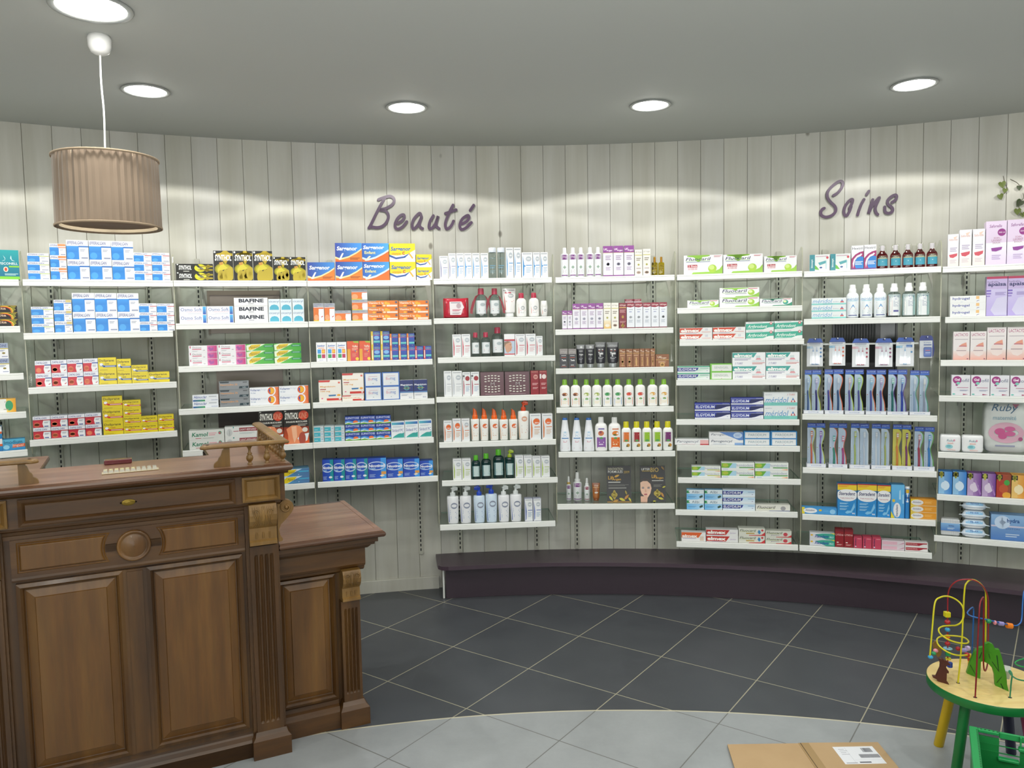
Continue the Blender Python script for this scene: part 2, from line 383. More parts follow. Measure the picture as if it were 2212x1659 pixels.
mb = MB(); mb.lathe([(.001, -zb + .016), (.158, -zb + .016), (.158, -zb + .012), (.001, -zb + .012)], seg=64, cap=False); mb.build('bottom_diffuser', mat('taupe_diffuser', '#8a7563', .8), pl)
mb = MB()
for a in (0, 2.1, 4.2): mb.tube([(0, 0, -zt + .0), (.166 * cos(a), .166 * sin(a), -zt + .0)], .0018, 6)
mb.build('spider', STEEL, pl)

# bench along the wall
AUB = mat('aubergine_laminate', '#382c36', .38); AUBT = mat('aubergine_top', '#463742', .32)
def lerp_tab(tab, x):
    for (a, p), (b_, q) in zip(tab, tab[1:]):
        if x <= b_: return p + (q - p) * (x - a) / (b_ - a)
    return tab[-1][1]
TT = [(-8, .272), (-.6, .275), (6.4, .301), (12, .318), (18.8, .372), (25, .402), (40, .42)]
TB = [(-8, .203), (-.6, .211), (4, .222), (10, .253), (15.2, .271), (20, .289), (40, .32)]
bench = empty('curved_bench', (0, 0, 0), 0, 'low aubergine bench with curved top running along the plank wall', 'bench')
def P2(deg, d, z=0.): x, y = polar(deg, RW - d); return (x, y, z)
mb = MB(); D0, D1 = -7.75, 36.0
fr = [(D0 + (D1 - D0) * j / 60) for j in range(61)]
front = [P2(d, lerp_tab(TT, d))[:2] for d in fr[2:]]
c0 = P2(-7.62, .2)[:2]
corner = [P2(D0, .003)[:2], P2(-7.75, .18)[:2], P2(-7.70, .235)[:2], P2(-7.5, .262)[:2], P2(-7.1, .271)[:2]]
poly = corner + front + [P2(D1, .003)[:2]] + [P2(d, .003)[:2] for d in fr[::-1][1:-1]]
for z0, z1, off in ((.186, .206, 0), ):
    mb.prism(poly, lambda p: (p[0], p[1], .186), lambda p: (p[0], p[1], .208))
mb.build('bench_top', AUBT, bench)
mb = MB(); bp = [P2(-7.25, .01)[:2]] + [P2(-7.25 + (D1 + 7.25) * j / 50, lerp_tab(TB, -7.25 + (D1 + 7.25) * j / 50))[:2] for j in range(51)] + [P2(D1, .01)[:2]] + [P2(D1 - (D1 + 7.25) * j / 50, .01)[:2] for j in range(1, 50)]
mb.prism(bp, lambda p: (p[0], p[1], .001), lambda p: (p[0], p[1], .186)); mb.build('bench_base', AUB, bench)
mb = MB(); a = P2(-7.38, .03); b_ = P2(-7.38, .205)
mb.tube([P2(-7.38, .197, .002), P2(-7.38, .197, .185)], .006, 6); mb.build('end_post', WHITE, bench)

# raised lettering on the wall
PURP = mat('plum_lettering', '#4b3250', .35)
def ribbon(mb, pts, w, d0, d1):
    """one pen stroke: a flat slab with round ends that follows the wall"""
    P = crom([(x, y, 0) for x, y in pts], 6); L_ = []; R_ = []
    for i, p in enumerate(P):
        t = (P[min(i + 1, len(P) - 1)] - P[max(i - 1, 0)]).normalized(); n_ = Vector((-t.y, t.x, 0)) * w / 2; L_.append(p + n_); R_.append(p - n_)
    def cap(c, t):
        a0 = atan2(t.y, t.x); return [c + Vector((cos(a0 + q), sin(a0 + q), 0)) * w / 2 for q in (pi / 3, pi / 6, 0, -pi / 6, -pi / 3)]
    te = (P[-1] - P[-2]).normalized(); ts = (P[0] - P[1]).normalized()
    def w3(p, d): return wallpt(p.x, RW - d, p.y)
    for side in (0,):
        f0 = [w3(p, d0) for p in L_]; f1 = [w3(p, d1) for p in L_]; g0 = [w3(p, d0) for p in R_]; g1 = [w3(p, d1) for p in R_]
    mb.loft([[f0[i], f1[i], g1[i], g0[i]] for i in range(len(P))], closed=True)
    for c, t in ((P[-1], te), (P[0], ts)):
        ring_ = cap(c, t); a = [w3(q, d1) for q in ring_]; b_ = [w3(q, d0) for q in ring_]; n_ = Vector((-t.y, t.x, 0)) * w / 2
        e0 = [w3(c + n_, d1)] + a + [w3(c - n_, d1)]; e1 = [w3(c + n_, d0)] + b_ + [w3(c - n_, d0)]
        mb.loft([e0, e1], closed=False); mb.add(e0, [tuple(range(len(e0)))])
def word(name, label, origin, sc, strokes, w):
    cx_ = origin[0] + 160; s_m = s_of(cx_, origin[1] + 60)
    root = empty(name, wallpt(s_m, RW, 2.1), 0, label, 'wall lettering')
    for letter in strokes:
        mb = MB()
        for pts in letter:
            q = []
            for x, y in pts:
                p = on_circ(origin[0] + x / sc, origin[1] + y / sc, RW - .012); q.append((atan2(p[0] - CX, p[1] - CY) * RW, p[2]))
            ribbon(mb, q, w, .004, .013)
        plc(mb.build('letter', PURP), root)
word('wall_lettering', 'plum script letters spelling a accented word, left of the two', (760, 390), 7.373, [
 [[(425, 305), (470, 285), (540, 262), (610, 250), (660, 275), (675, 320), (655, 370), (600, 415), (520, 450), (445, 462)], [(520, 285), (460, 390), (380, 545), (310, 690), (272, 755)], [(460, 468), (530, 480), (575, 530), (580, 600), (540, 680), (480, 730), (400, 748), (300, 735)]],
 [[(735, 680), (800, 640), (835, 585), (825, 545), (780, 555), (725, 610), (690, 690), (700, 755), (745, 770), (810, 735), (875, 655)]],
 [[(1110, 580), (1085, 520), (1040, 550), (985, 620), (960, 700), (975, 765), (1010, 755), (1060, 690), (1108, 590), (1090, 640), (1075, 710), (1100, 750), (1128, 765)]],
 [[(1298, 560), (1250, 640), (1228, 720), (1240, 765), (1280, 755), (1330, 690), (1375, 565), (1350, 650), (1345, 720), (1370, 750), (1392, 765)]],
 [[(1612, 390), (1560, 490), (1510, 610), (1488, 700), (1505, 765), (1545, 760), (1590, 710), (1620, 645)], [(1490, 525), (1560, 500), (1660, 465)]],
 [[(1760, 690), (1830, 650), (1865, 600), (1855, 555), (1810, 570), (1755, 620), (1720, 700), (1730, 765), (1775, 775), (1840, 735), (1905, 668)], [(1940, 392), (1885, 475)]]], .0165)
word('wall_lettering', 'plum script letters of the shorter word, right one of the two on the wall', (1740, 370), 9.217, [
 [[(560, 480), (640, 430), (715, 340), (748, 250), (720, 200), (640, 215), (520, 310), (445, 410), (440, 520), (500, 610), (580, 690), (605, 760), (580, 830), (500, 890), (400, 910), (325, 880), (305, 820), (330, 760), (375, 735)]],
 [[(880, 730), (925, 640), (940, 570), (910, 560), (850, 610), (790, 700), (765, 800), (780, 870), (820, 880), (875, 800), (910, 700)]],
 [[(1165, 560), (1110, 660), (1065, 780), (1038, 870)], [(1262, 395), (1218, 460)]],
 [[(1340, 565), (1300, 680), (1255, 840), (1300, 740), (1380, 620), (1475, 520), (1420, 640), (1390, 740), (1405, 820), (1440, 860)]],
 [[(1725, 615), (1790, 570), (1815, 500), (1780, 470), (1690, 520), (1635, 590), (1650, 660), (1720, 720), (1735, 780), (1700, 820), (1640, 835), (1585, 800), (1580, 710)]]], .0155)
for o_ in [o for o in bpy.data.objects if o.name.startswith('wall_lettering')]: pass
bpy.data.objects['wall_lettering']['label'] = 'plum script lettering with an accented final letter, mounted on the plank wall'
# trailing leaves
LEAF = mat('ivy_green', '#5c6b22', .5); LEAF2 = mat('ivy_dark', '#33401c', .5); STEM = mat('stem_brown', '#4f4a3a', .7)
def leaf(par, px, py, size, rot, m_):
    p = on_circ(px, py, RW - .012); s_, z = atan2(p[0] - CX, p[1] - CY) * RW, p[2]
    sh = [(0, .28), (.16, .42), (.36, .40), (.48, .2), (.42, -.08), (.22, -.36), (0, -.62), (-.22, -.36), (-.42, -.08), (-.48, .2), (-.36, .40), (-.16, .42)]
    mb = MB(); P_ = [(x * cos(rot) - y * sin(rot), x * sin(rot) + y * cos(rot), abs(x)) for x, y in sh]
    top = [wallpt(s_ + x * size, RW - .010 - q * size * .35, z + y * size) for x, y, q in P_]; ctr = wallpt(s_, RW - .008, z); bt = [wallpt(s_ + x * size, RW - .0085 - q * size * .35, z + y * size) for x, y, q in P_]
    n_ = len(sh); mb.add(top + [ctr], [(i, (i + 1) % n_, n_) for i in range(n_)], smooth=True); mb.add(bt + [ctr], [((i + 1) % n_, i, n_) for i in range(n_)]); mb.loft([top, bt])
    plc(mb.build('leaf', m_), par)
for lab, stems, leaves in (('sprig of three pale green heart-shaped leaves hanging on the plank wall', [[(2167, 380), (2170, 395), (2176, 410), (2163, 424)]], [(2165, 398, .036, .2, LEAF), (2171, 411, .026, -.2, LEAF), (2161, 424, .031, .3, LEAF)]),
                           ('longer trailing sprig with darker heart-shaped leaves above the tall white boxes', [[(2182, 387), (2196, 394), (2203, 402)], [(2210, 417), (2211, 428), (2200, 440), (2204, 455), (2209, 465)]], [(2202, 405, .026, 0, LEAF2), (2203, 438, .040, -.6, LEAF2), (2198, 456, .034, 0, LEAF), (2209, 463, .026, .2, LEAF)])):
    c_ = on_circ(stems[0][0][0], 450, RW); sp = empty('ivy_sprig', (c_[0], c_[1], 2.1), 0, lab, 'ivy')
    mb = MB()
    for st in stems: mb.tube(crom([on_circ(x, y, RW - .01) for x, y in st], 4), .0014, 5)
    plc(mb.build('stem', STEM), sp)
    for l in leaves: leaf(sp, *l)
# ================================================================== WOODEN COUNTERS
def wood(name, c0, c1, c2, axis, rough=.42, sc=1.):
    m = mat(name, c1, rough, 0, .12); tc = N(m, 'ShaderNodeTexCoord'); O = tc.outputs['Object']
    st = {'x': (.12, 1, 1), 'z': (1, 1, .10), 'y': (1, .12, 1)}[axis]
    a = noise_(m, O, 14 * sc, 5, .6, st); b_ = noise_(m, O, 70 * sc, 3, .6, st); d = noise_(m, O, 3.2 * sc, 2, .5, (st[0] * 3 if st[0] < 1 else 1, st[1], st[2] * 3 if st[2] < 1 else 1))
    c = ramp_(m, a, [(.28, c0), (.5, c1), (.72, c2)]); c = mix_(m, .35, c, ramp_(m, b_, [(.35, c0), (.65, c2)]), 'OVERLAY')
    c = mix_(m, math_(m, 'MULTIPLY', d, .5), c, c0); LK(m, c, bsdf(m).inputs['Base Color']); bump(m, b_, .12, .001); return m
W_V = wood('walnut_vertical_grain', '#3a240c', '#5e3f18', '#7c5826', 'z')
W_H = wood('walnut_horizontal_grain', '#3a240c', '#5e3e18', '#785426', 'x')
W_P = wood('walnut_panel', '#523614', '#745022', '#8c6630', 'z', .4)
W_T = wood('walnut_top', '#6e5240', '#927159', '#a98a70', 'x', .32)
W_N = wood('walnut_nosing', '#412716', '#62412a', '#7c583c', 'x', .25)
W_L = wood('light_worn_walnut', '#6b5026', '#8a6a36', '#a5854c', 'z', .4)
TH = radians(26.0)
def uv(u, v): return (-.842 + u * cos(TH) - v * sin(TH), 2.781 + u * sin(TH) + v * cos(TH))
def mold(mb, u0, z0, u1, z1, prof, fill=True):
    """rectangular frame / raised panel: loops at (inset, v)"""
    mb.loft([[(u0 + i, v, z0 + i), (u1 - i, v, z0 + i), (u1 - i, v, z1 - i), (u0 + i, v, z1 - i)] for i, v in prof], cap1=fill)
def extr_h(mb, prof, u0, u1):
    """profile [(v, z)] swept along u"""
    mb.prism(prof, lambda p: (u0, p[0], p[1]), lambda p: (u1, p[0], p[1]))
def arc(c, r, a0, a1, n=8): return [(c[0] + r * cos(radians(a0 + (a1 - a0) * i / n)), c[1] + r * sin(radians(a0 + (a1 - a0) * i / n))) for i in range(n + 1)]
def flutes(mb, u0, u1, z0, z1, v, vb, n=4, top=.03):
    pw = (u1 - u0); m_ = pw * .12; fw = (pw - 2 * m_) / n; prof = [(u0, vb), (u0, v)]
    for k in range(n):
        a = u0 + m_ + k * fw; g = fw * .14
        prof += [(a + g + (fw - 2 * g) * t, v + .006 * sin(pi * t)) for t in (0, .2, .5, .8, 1)]
    prof += [(u1, v), (u1, vb)]; flat = [(p[0], v if p[1] < vb else vb) for p in prof]
    mb.loft([[(u, w, z) for u, w in q] for q, z in ((flat, z0), (flat, z0 + top), (prof, z0 + top + .008), (prof, z1 - top - .008), (flat, z1 - top), (flat, z1))], cap0=True, cap1=True)
def capital(par, u0, u1, z0, z1, v, vb, wmat):
    """scrolled console with an acanthus leaf over three short flutes"""
    H = z1 - z0; zs = z0 + H * .38
    mb = MB(); P = [(vb, z1), (v - .018, z1), (v - .026, z1 - H * .10), (v - .030, z1 - H * .24), (v - .026, z1 - H * .38), (v - .014, z1 - H * .5), (v - .002, zs + H * .04), (v - .004, zs - H * .1), (v - .004, z0 + H * .14), (v - .012, z0 + H * .10), (v - .012, z0 + H * .02), (v - .004, z0), (vb, z0)]
    extr_h(mb, P, u0, u1); mb.build('console', wmat, par)
    mb = MB(); uc = (u0 + u1) / 2; W = (u1 - u0)
    def fv(z):
        q = sorted([(b_, a) for a, b_ in P[1:9]]); 
        for (za, va), (zb_, vb_) in zip(q, q[1:]):
            if z <= zb_: return va + (vb_ - va) * (z - za) / max(1e-6, zb_ - za)
        return q[-1][1]
    for sg in (-1, 1):
        for k in range(5):
            t = k / 4; pts = []
            for j in range(7):
                q = j / 6; z = z1 - H * (.05 + .47 * q); off = W * (.05 + (.38 - .05) * t) * (1 - .25 * sin(pi * q)) + W * .05 * sin(2 * pi * q) * t
                pts.append((uc + sg * off, fv(z) - .001, z))
            mb.tube(pts, .0022, 6, rf=[.0022 * (1.1 - .5 * abs(2 * j / 6 - 1)) for j in range(7)])
        mb.tube([(uc + sg * W * .25 + .012 * sg * cos(a) * (1 - a / 14), fv(z1 - H * .18) - .002, z1 - H * .17 + .012 * sin(a) * (1 - a / 14)) for a in [x * .7 for x in range(14)]], .0016, 5)
    mb.tube([(uc, fv(z1 - H * q) - .001, z1 - H * q) for q in (.04, .15, .3, .45, .52)], .0035, 6, rf=[.002, .003, .004, .003, .001])
    for k in (-1, 0, 1): mb.tube([(uc + k * W * .24, v - .005, zs - H * .06), (uc + k * W * .24, v - .006, zs - H * .14), (uc + k * W * .24, v - .005, z0 + H * .18)], .0028, 6)
    mb.build('acanthus_leaf', wmat, par)
RAISED = lambda v: [(0, v + .012), (0, v - .004), (.008, v - .008), (.014, v - .002), (.018, v + .010), (.026, v + .012)]
FIELD = lambda v, w=.018: [(0, v + .012), (.003, v + .002), (w, v - .003), (w + .004, v), (w + .008, v - .001)]
tall = empty('pharmacy_counter', uv(0, 0) + (0,), TH, 'tall carved dark wooden counter with brass oval and fluted corner, under the pendant lamp', 'counter')
UL, UR = -.99, -.015     # body ends
mb = MB(); mb.box(UL, .045, .0, UR, .30, 1.06); mb.build('carcass', W_V, tall)
mb = MB()                # right and left arms reach back
mb.box(-.215, .30, .0, UR, .64, 1.06); mb.box(UL, .30, .0, -.79, .64, 1.06); mb.build('return_carcass', W_V, tall)
mb = MB(); mb.box(UL + .01, .03, 0, -.13, .046, .055); extr_h(mb, [(.046, .0), (.030, .0), (.030, .055), (.036, .064), (.040, .078), (.044, .084), (.046, .100), (.06, .105), (.06, 0)], UL + .01, -.13); mb.build('plinth', W_H, tall)
for a, b_ in ((-.135, .0), (-.985, -.85)):
    mb = MB(); mb.loft([[(a, 0.0, 0), (b_, 0, 0), (b_, .06, 0), (a, .06, 0)], [(a, 0.0, .068), (b_, 0, .068), (b_, .06, .068), (a, .06, .068)], [(a + .010, .010, .080), (b_ - .010, .010, .080), (b_ - .010, .06, .080), (a + .010, .06, .080)], [(a + .014, .018, .095), (b_ - .014, .018, .095), (b_ - .014, .06, .095), (a + .014, .06, .095)]], cap0=True, cap1=True)
    mb.build('plinth_block', W_H, tall)
    mb = MB(); flutes(mb, a + .018, b_ - .022, .095, .785, .018, .06); mb.build('fluted_pilaster', W_V, tall)
    mb = MB(); mb.box(a + .006, .028, .095, b_ - .014, .05, .945); mb.build('pilaster_backing', W_V, tall)
    cp = empty('capital'); cp.parent = tall; capital(cp, a + .018, b_ - .022, .79, .942, .012, .05, W_L)
# scroll bracket on the right-hand corner
def scroll(par, u0, z0, z1, v0, v1, k):
    H = z1 - z0; c = (u0 + .036 * k, z1 - .030 * k)
    out = [(u0 - .02, z0)] + [(u0 + .016 * k, z0), (u0 + .021 * k, z0 + H * .05), (u0 + .012 * k, z0 + H * .14), (u0 + .008 * k, z0 + H * .28), (u0 + .014 * k, z0 + H * .40), (u0 + .034 * k, z0 + H * .52), (u0 + .054 * k, z0 + H * .66)] + [(c[0] + .027 * k * cos(t), c[1] + .027 * k * sin(t)) for t in [radians(x) for x in (-20, 0, 30, 60, 90, 120, 150)]] + [(u0 - .02, z1 - .01)]
    mb = MB(); mb.prism(out, lambda p: (p[0], v0, p[1]), lambda p: (p[0], v1, p[1]))
    mb.tube([(c[0] + (.021 - .0014 * i) * k * cos(i * .55 + 2.4), v0 - .002, c[1] + (.021 - .0014 * i) * k * sin(i * .55 + 2.4)) for i in range(14)], .0032 * k, 6)
    mb.lathe([(.001, 0), (.006 * k, .001), (.007 * k, .004), (.004 * k, .008), (.0005, .009)], seg=12, cap=False)
    n = 12 * 5
    for i in range(len(mb.v) - n, len(mb.v)):
        x, y, z = mb.v[i]; mb.v[i] = (c[0] + x, v0 - z, c[1] + y)
    mb.build('scroll_bracket', W_L, par)
scroll(tall, -.018, .79, .945, .028, .060, 1.0)
# frieze
mb = MB(); mb.box(UL - .02, .006, .948, .012, .30, 1.060); mb.box(-.215, .30, .948, .012, .64, 1.06)
extr_h(mb, [(.05, .905), (.042, .905), (.042, .918), (.034, .922), (.030, .932), (.018, .938), (.014, .948), (.05, .948)], UL - .005, -.002); mb.build('frieze', W_H, tall)
mb = MB(); extr_h(mb, [(.02, 1.046), (.004, 1.046), (-.004, 1.05), (-.012, 1.056), (-.014, 1.062), (.02, 1.062)], UL - .035, .024); mb.build('cornice', W_H, tall)
mb = MB(); mold(mb, -.813, .952, -.159, 1.041, [(0, .007), (0, -.002), (.006, -.005), (.012, -.001), (.018, .006), (.020, .004), (.024, .004)]); dr_ = mb.build('drawer', W_H, tall)
mb = MB(); mb.lathe([(.001, .0022), (.017, .0018), (.020, .0006), (.021, 0)], seg=28, sy=.52, cap=False)
mb.v = [(-.498 + x, .003 - z, .9975 + y) for x, y, z in mb.v]; 
for r_ in (.015, .011):
    mb.tube([(-.498 + r_ * cos(a * pi / 12), .0008, .9975 + r_ * .5 * sin(a * pi / 12)) for a in range(25)], .0007, 5)
mb.build('brass_oval', mat('aged_brass', '#8c7430', .35, .8), dr_)
mb = MB()
for a in (-.521, -.475): mb.lathe([(.0005, 0), (.0025, 0), (.0025, .0022), (.0005, .003)], cx=a, cy_=0, seg=10, cap=False)
mb.v = [(x, .003 - z, .9975 + y) for x, y, z in mb.v]; mb.build('brass_screw', mat('dark_screw', '#221c14', .4, .6), dr_)
for a, b_ in ((-.136, -.006), (-.972, -.842)):
    mb = MB(); mold(mb, a, .953, b_, 1.043, [(0, .007), (0, -.003), (.007, -.006), (.012, -.001), (.017, .006), (.019, .005)]); mb.build('square_panel', W_L, tall)
# upper rail with rosette
mb = MB(); mb.box(-.845, .036, .775, -.13, .046, .905)
mb.build('upper_rail', W_H, tall)
def side_panel(u0, u1, sgn):
    """raised panel whose inner end is cut concave around the rosette"""
    cx_, r_ = -.489, .088; z0, z1 = .796, .896
    def loop(i, v):
        pts = []
        ue = u0 + i if sgn < 0 else u1 - i
        zz = [z0 + i + (z1 - z0 - 2 * i) * j / 8 for j in range(9)]
        edge = [(cx_ + sgn * -1 * -1 * 0 + (cx_ * 0) + (cx_ - sqrt(max(0, (r_ + i) ** 2 - (z - .843) ** 2)) if sgn < 0 else sqrt(max(0, (r_ + i) ** 2 - (z - .843) ** 2)) + cx_ ) - cx_, z) for z in zz]
        if sgn < 0: pts = [(ue, v, z0 + i)] + [(u, v, z) for u, z in edge] + [(ue, v, z1 - i)]
        else: pts = [(ue, v, z1 - i)] + [(u, v, z) for u, z in edge[::-1]] + [(ue, v, z0 + i)]
        return pts
    mb = MB(); L_ = [loop(0, .036), loop(.002, .034), loop(.006, .037), loop(.011, .030), loop(.013, .029)]
    mb.loft(L_); q = L_[-1]; mb.add(q, tess([(p[0], p[2]) for p in q])); mb.build('raised_panel', W_P, tall)
side_panel(-.828, 0, -1); side_panel(0, -.152, 1)
mb = MB(); mb.lathe([(.053, 0), (.053, .012), (.050, .016), (.044, .014), (.041, .009), (.038, .010), (.02, .016), (.001, .018)], seg=40, cap=False)
mb.v = [(-.489 + x, .038 - z, .843 + y) for x, y, z in mb.v]; mb.build('rosette', W_P, tall)
mb = MB()
for k in range(2): mb.box(-.489 - .085 + k * .0, .032, .832, -.489 + .085, .038, .856)
mb.build('rosette_bar', W_H, tall)
mb = MB(); extr_h(mb, [(.046, .765), (.034, .768), (.032, .775), (.036, .782), (.046, .785)], -.845, -.13); mb.build('rail_moulding', W_H, tall)
for a, b_ in ((-.835, -.527), (-.455, -.142)):
    mb = MB(); mold(mb, a, .115, b_, .762, [(0, .046), (0, .030), (.012, .026), (.018, .032), (.022, .043), (.026, .044)], False); df = mb.build('door', W_V, tall)
    mb = MB(); mold(mb, a + .024, .139, b_ - .024, .738, [(0, .044), (.002, .043), (.026, .036), (.028, .033), (.030, .033)]); mb.build('raised_panel', W_P, df)
mb = MB(); mb.box(-.527, .030, .115, -.455, .046, .762); mb.box(-.515, .026, .12, -.467, .031, .755); mb.build('centre_stile', W_V, tall)
# top
def slab(name, poly, z0, z1, mat_, par, nose=.012):
    """flat top with rounded nosing: poly counter-clockwise"""
    n = len(poly); h_ = (z1 - z0) / 2
    def inset(d):
        out = []
        for i in range(n):
            p0, p1, p2 = Vector(poly[i - 1]), Vector(poly[i]), Vector(poly[(i + 1) % n]); e1 = (p1 - p0).normalized(); e2 = (p2 - p1).normalized()
            n1 = Vector((-e1.y, e1.x)); n2 = Vector((-e2.y, e2.x)); b_ = (n1 + n2); b_ = b_ / max(.3, b_.dot(n1)); out.append(p1 + b_ * d)
        return out
    mb = MB(); L_ = []
    for t in (0, 30, 60, 90, 120, 150, 180):
        d = nose * (1 - sin(radians(t))); z = (z0 + z1) / 2 - h_ * cos(radians(t)); L_.append([(p.x, p.y, z) for p in inset(d)])
    mb.loft(L_, cap0=False, smooth=False)
    for q, fl in ((L_[0], True), (L_[-1], False)):
        t = tess([(p[0], p[1]) for p in q]); mb.add(q, t)
    return mb.build(name, mat_, par)
tp = [(-1.03, -.05), (.035, -.05), (.035, .70), (-.218, .66), (-.218, .315), (-.775, .315), (-.775, .665), (-1.03, .68)]
slab('worktop_nosing', tp, 1.0615, 1.0885, W_N, tall, .014)
mb = MB(); ip = [(-1.02, -.034), (.021, -.034), (.021, .685), (-.204 - .012, .65), (-.216, .313), (-.777, .313), (-.777, .655), (-1.02, .67)]
t = tess(ip); mb.add([(x, y, 1.0891) for x, y in ip], t); mb.loft([[(x, y, 1.088) for x, y in ip], [(x, y, 1.0891) for x, y in ip]]); mb.build('worktop', W_T, tall)
# gallery rails
def baluster(par, u, v):
    mb = MB(); mb.lathe([(.0085, 0), (.0085, .003), (.0055, .006), (.0055, .009), (.010, .014), (.0125, .021), (.0115, .029), (.0065, .034), (.0085, .037), (.0085, .040), (.0045, .043), (.0042, .053), (.0075, .061), (.0105, .064), (.0105, .066)], cx=u, cy_=v, seg=16)
    for i, (x, y, z) in enumerate(mb.v): mb.v[i] = (x, y, z + 1.0892)
    mb.build('baluster', W_L, par)
def rail_prism(mb, p0, p1, miter0=0, miter1=0, z=1.1552):
    d = (Vector(p1) - Vector(p0)).normalized(); nn = Vector((-d.y, d.x)); w = .021
    prof = [(-w * .8, 0), (-w, .004), (-w * .96, .009), (-w * .7, .0125), (-w * .35, .0135), (w * .35, .0135), (w * .7, .0125), (w * .96, .009), (w, .004), (w * .8, 0)]
    mb.loft([[tuple(Vector(P_) + nn * a + d * (a * mt)) + (z + b_,) for a, b_ in prof] for P_, mt in ((p0, miter0), (p1, miter1))], cap0=True, cap1=True)
def post(par, u, v, along):
    sh = [(0, 0), (0, .066), (.018, .066), (.020, .060), (.024, .056), (.027, .046), (.030, .038), (.036, .032), (.040, .022), (.046, .018), (.052, .012), (.054, .004), (.054, 0)]
    mb = MB(); dx, dy = along
    f = lambda o: (lambda p: (u + dx * (p[0]) - dy * o, v + dy * p[0] + dx * o, 1.0892 + p[1])); mb.prism(sh, f(-.007), f(.007)); mb.build('scroll_post', W_L, par)
gal = empty('gallery_rail'); gal.parent = tall
mb = MB(); rail_prism(mb, (-.248, .006), (.010, .006), 0, -1); rail_prism(mb, (.010, .006), (.010, .635), 1, 0)
for q in ((-.248, .006), (.010, .635)): mb.lathe([(.0001, 1.1552), (.0205, 1.1552), (.021, 1.160), (.018, 1.166), (.010, 1.1687), (.0001, 1.1687)], cx=q[0], cy_=q[1], seg=18, cap=False)
mb.build('handrail', W_L, gal)
for u in (-.105, -.046): baluster(gal, u, .006)
baluster(gal, .010, .010)
for k in range(8): baluster(gal, .010, .072 + k * .0635)
post(gal, -.172, .006, (-1, 0)); post(gal, .010, .565, (0, 1))
gal2 = empty('gallery_rail'); gal2.parent = tall
mb = MB(); rail_prism(mb, (-.768, .006), (-1.005, .006), 0, 1); rail_prism(mb, (-1.005, .006), (-1.005, .635), 1, 0)
mb.lathe([(.0001, 1.1552), (.0205, 1.1552), (.021, 1.160), (.018, 1.166), (.010, 1.1687), (.0001, 1.1687)], cx=-.768, cy_=.006, seg=18, cap=False)
mb.build('handrail', W_L, gal2); post(gal2, -.805, .006, (1, 0))
for u in (-.90, -.955): baluster(gal2, u, .006)
for k in range(8): baluster(gal2, -1.005, .072 + k * .0635)
# low counter
low = empty('low_counter', uv(.0, .09) + (0,), TH, 'lower carved wooden counter with planked top, right of the tall counter', 'counter')
# local v is measured from its plinth front
mb = MB(); mb.box(-.012, .04, 0, .292, .55, .70); mb.build('carcass', W_V, low)
mb = MB(); extr_h(mb, [(.05, 0), (.0, 0), (.0, .066), (.008, .072), (.012, .084), (.024, .090), (.026, .104), (.034, .112), (.05, .112)], -.012, .205); mb.build('plinth', W_H, low)
a, b_ = .203, .318
mb = MB(); mb.loft([[(a, -.018, 0), (b_, -.018, 0), (b_, .50, 0), (a, .50, 0)], [(a, -.018, .068), (b_, -.018, .068), (b_, .50, .068), (a, .50, .068)], [(a + .01, -.006, .082), (b_ - .012, -.006, .082), (b_ - .012, .50, .082), (a + .01, .50, .082)], [(a + .014, .002, .098), (b_ - .018, .002, .098), (b_ - .018, .50, .098), (a + .014, .5, .098)]], cap0=True, cap1=True); mb.build('plinth_block', W_H, low)
mb = MB(); flutes(mb, .222, .296, .098, .502, .002, .05); mb.build('fluted_pilaster', W_V, low)
cp = empty('capital'); cp.parent = low; capital(cp, .226, .296, .503, .628, -.002, .05, W_L)
mb = MB(); mold(mb, -.010, .112, .205, .612, [(0, .05), (0, .020), (.010, .016), (.016, .024), (.020, .034), (.024, .035)], False); df = mb.build('door', W_V, low)
mb = MB(); mold(mb, .014, .136, .181, .588, [(0, .035), (.002, .034), (.020, .028), (.022, .024), (.024, .024)]); mb.build('raised_panel', W_P, df)
mb = MB(); extr_h(mb, [(.05, .612), (.03, .612), (.018, .62), (.012, .632), (.002, .636), (-.004, .646), (-.004, .706), (.05, .71)], -.012, .322); mb.box(.29, .05, .636, .322, .56, .706); mb.build('frieze', W_H, low)
mb = MB()
pr_ = [(.0, .706), (-.012, .708), (-.020, .716), (-.024, .722), (-.034, .724), (-.036, .734), (-.046, .736), (-.046, .752)]
L_ = []
for v, z in pr_:
    e_ = .322 + (-.004 - v); L_.append([(-.012, v, z), (e_, v, z), (e_, .57, z), (-.012, .57, z)])
mb.loft(L_, cap0=True, cap1=True); mb.build('cornice', W_H, low)
slab('worktop_nosing', [(-.012, -.062), (.392, -.062), (.392, .58), (-.012, .58)], .7525, .7765, W_N, low, .012)
mb = MB()
for k in range(5):
    v0, v1 = .0 + k * .108, .0 + (k + 1) * .108 - .0012; mb.bbox(.0, v0, .772, .362 - .0, v1, .7782, .0012)
mb.build('planked_top', W_T, low); mb = MB(); mb.box(-.010, -.05, .772, .383, -.0012, .7778); mb.box(.3632, .0, .772, .383, .57, .7778); mb.build('top_border', W_T, low)
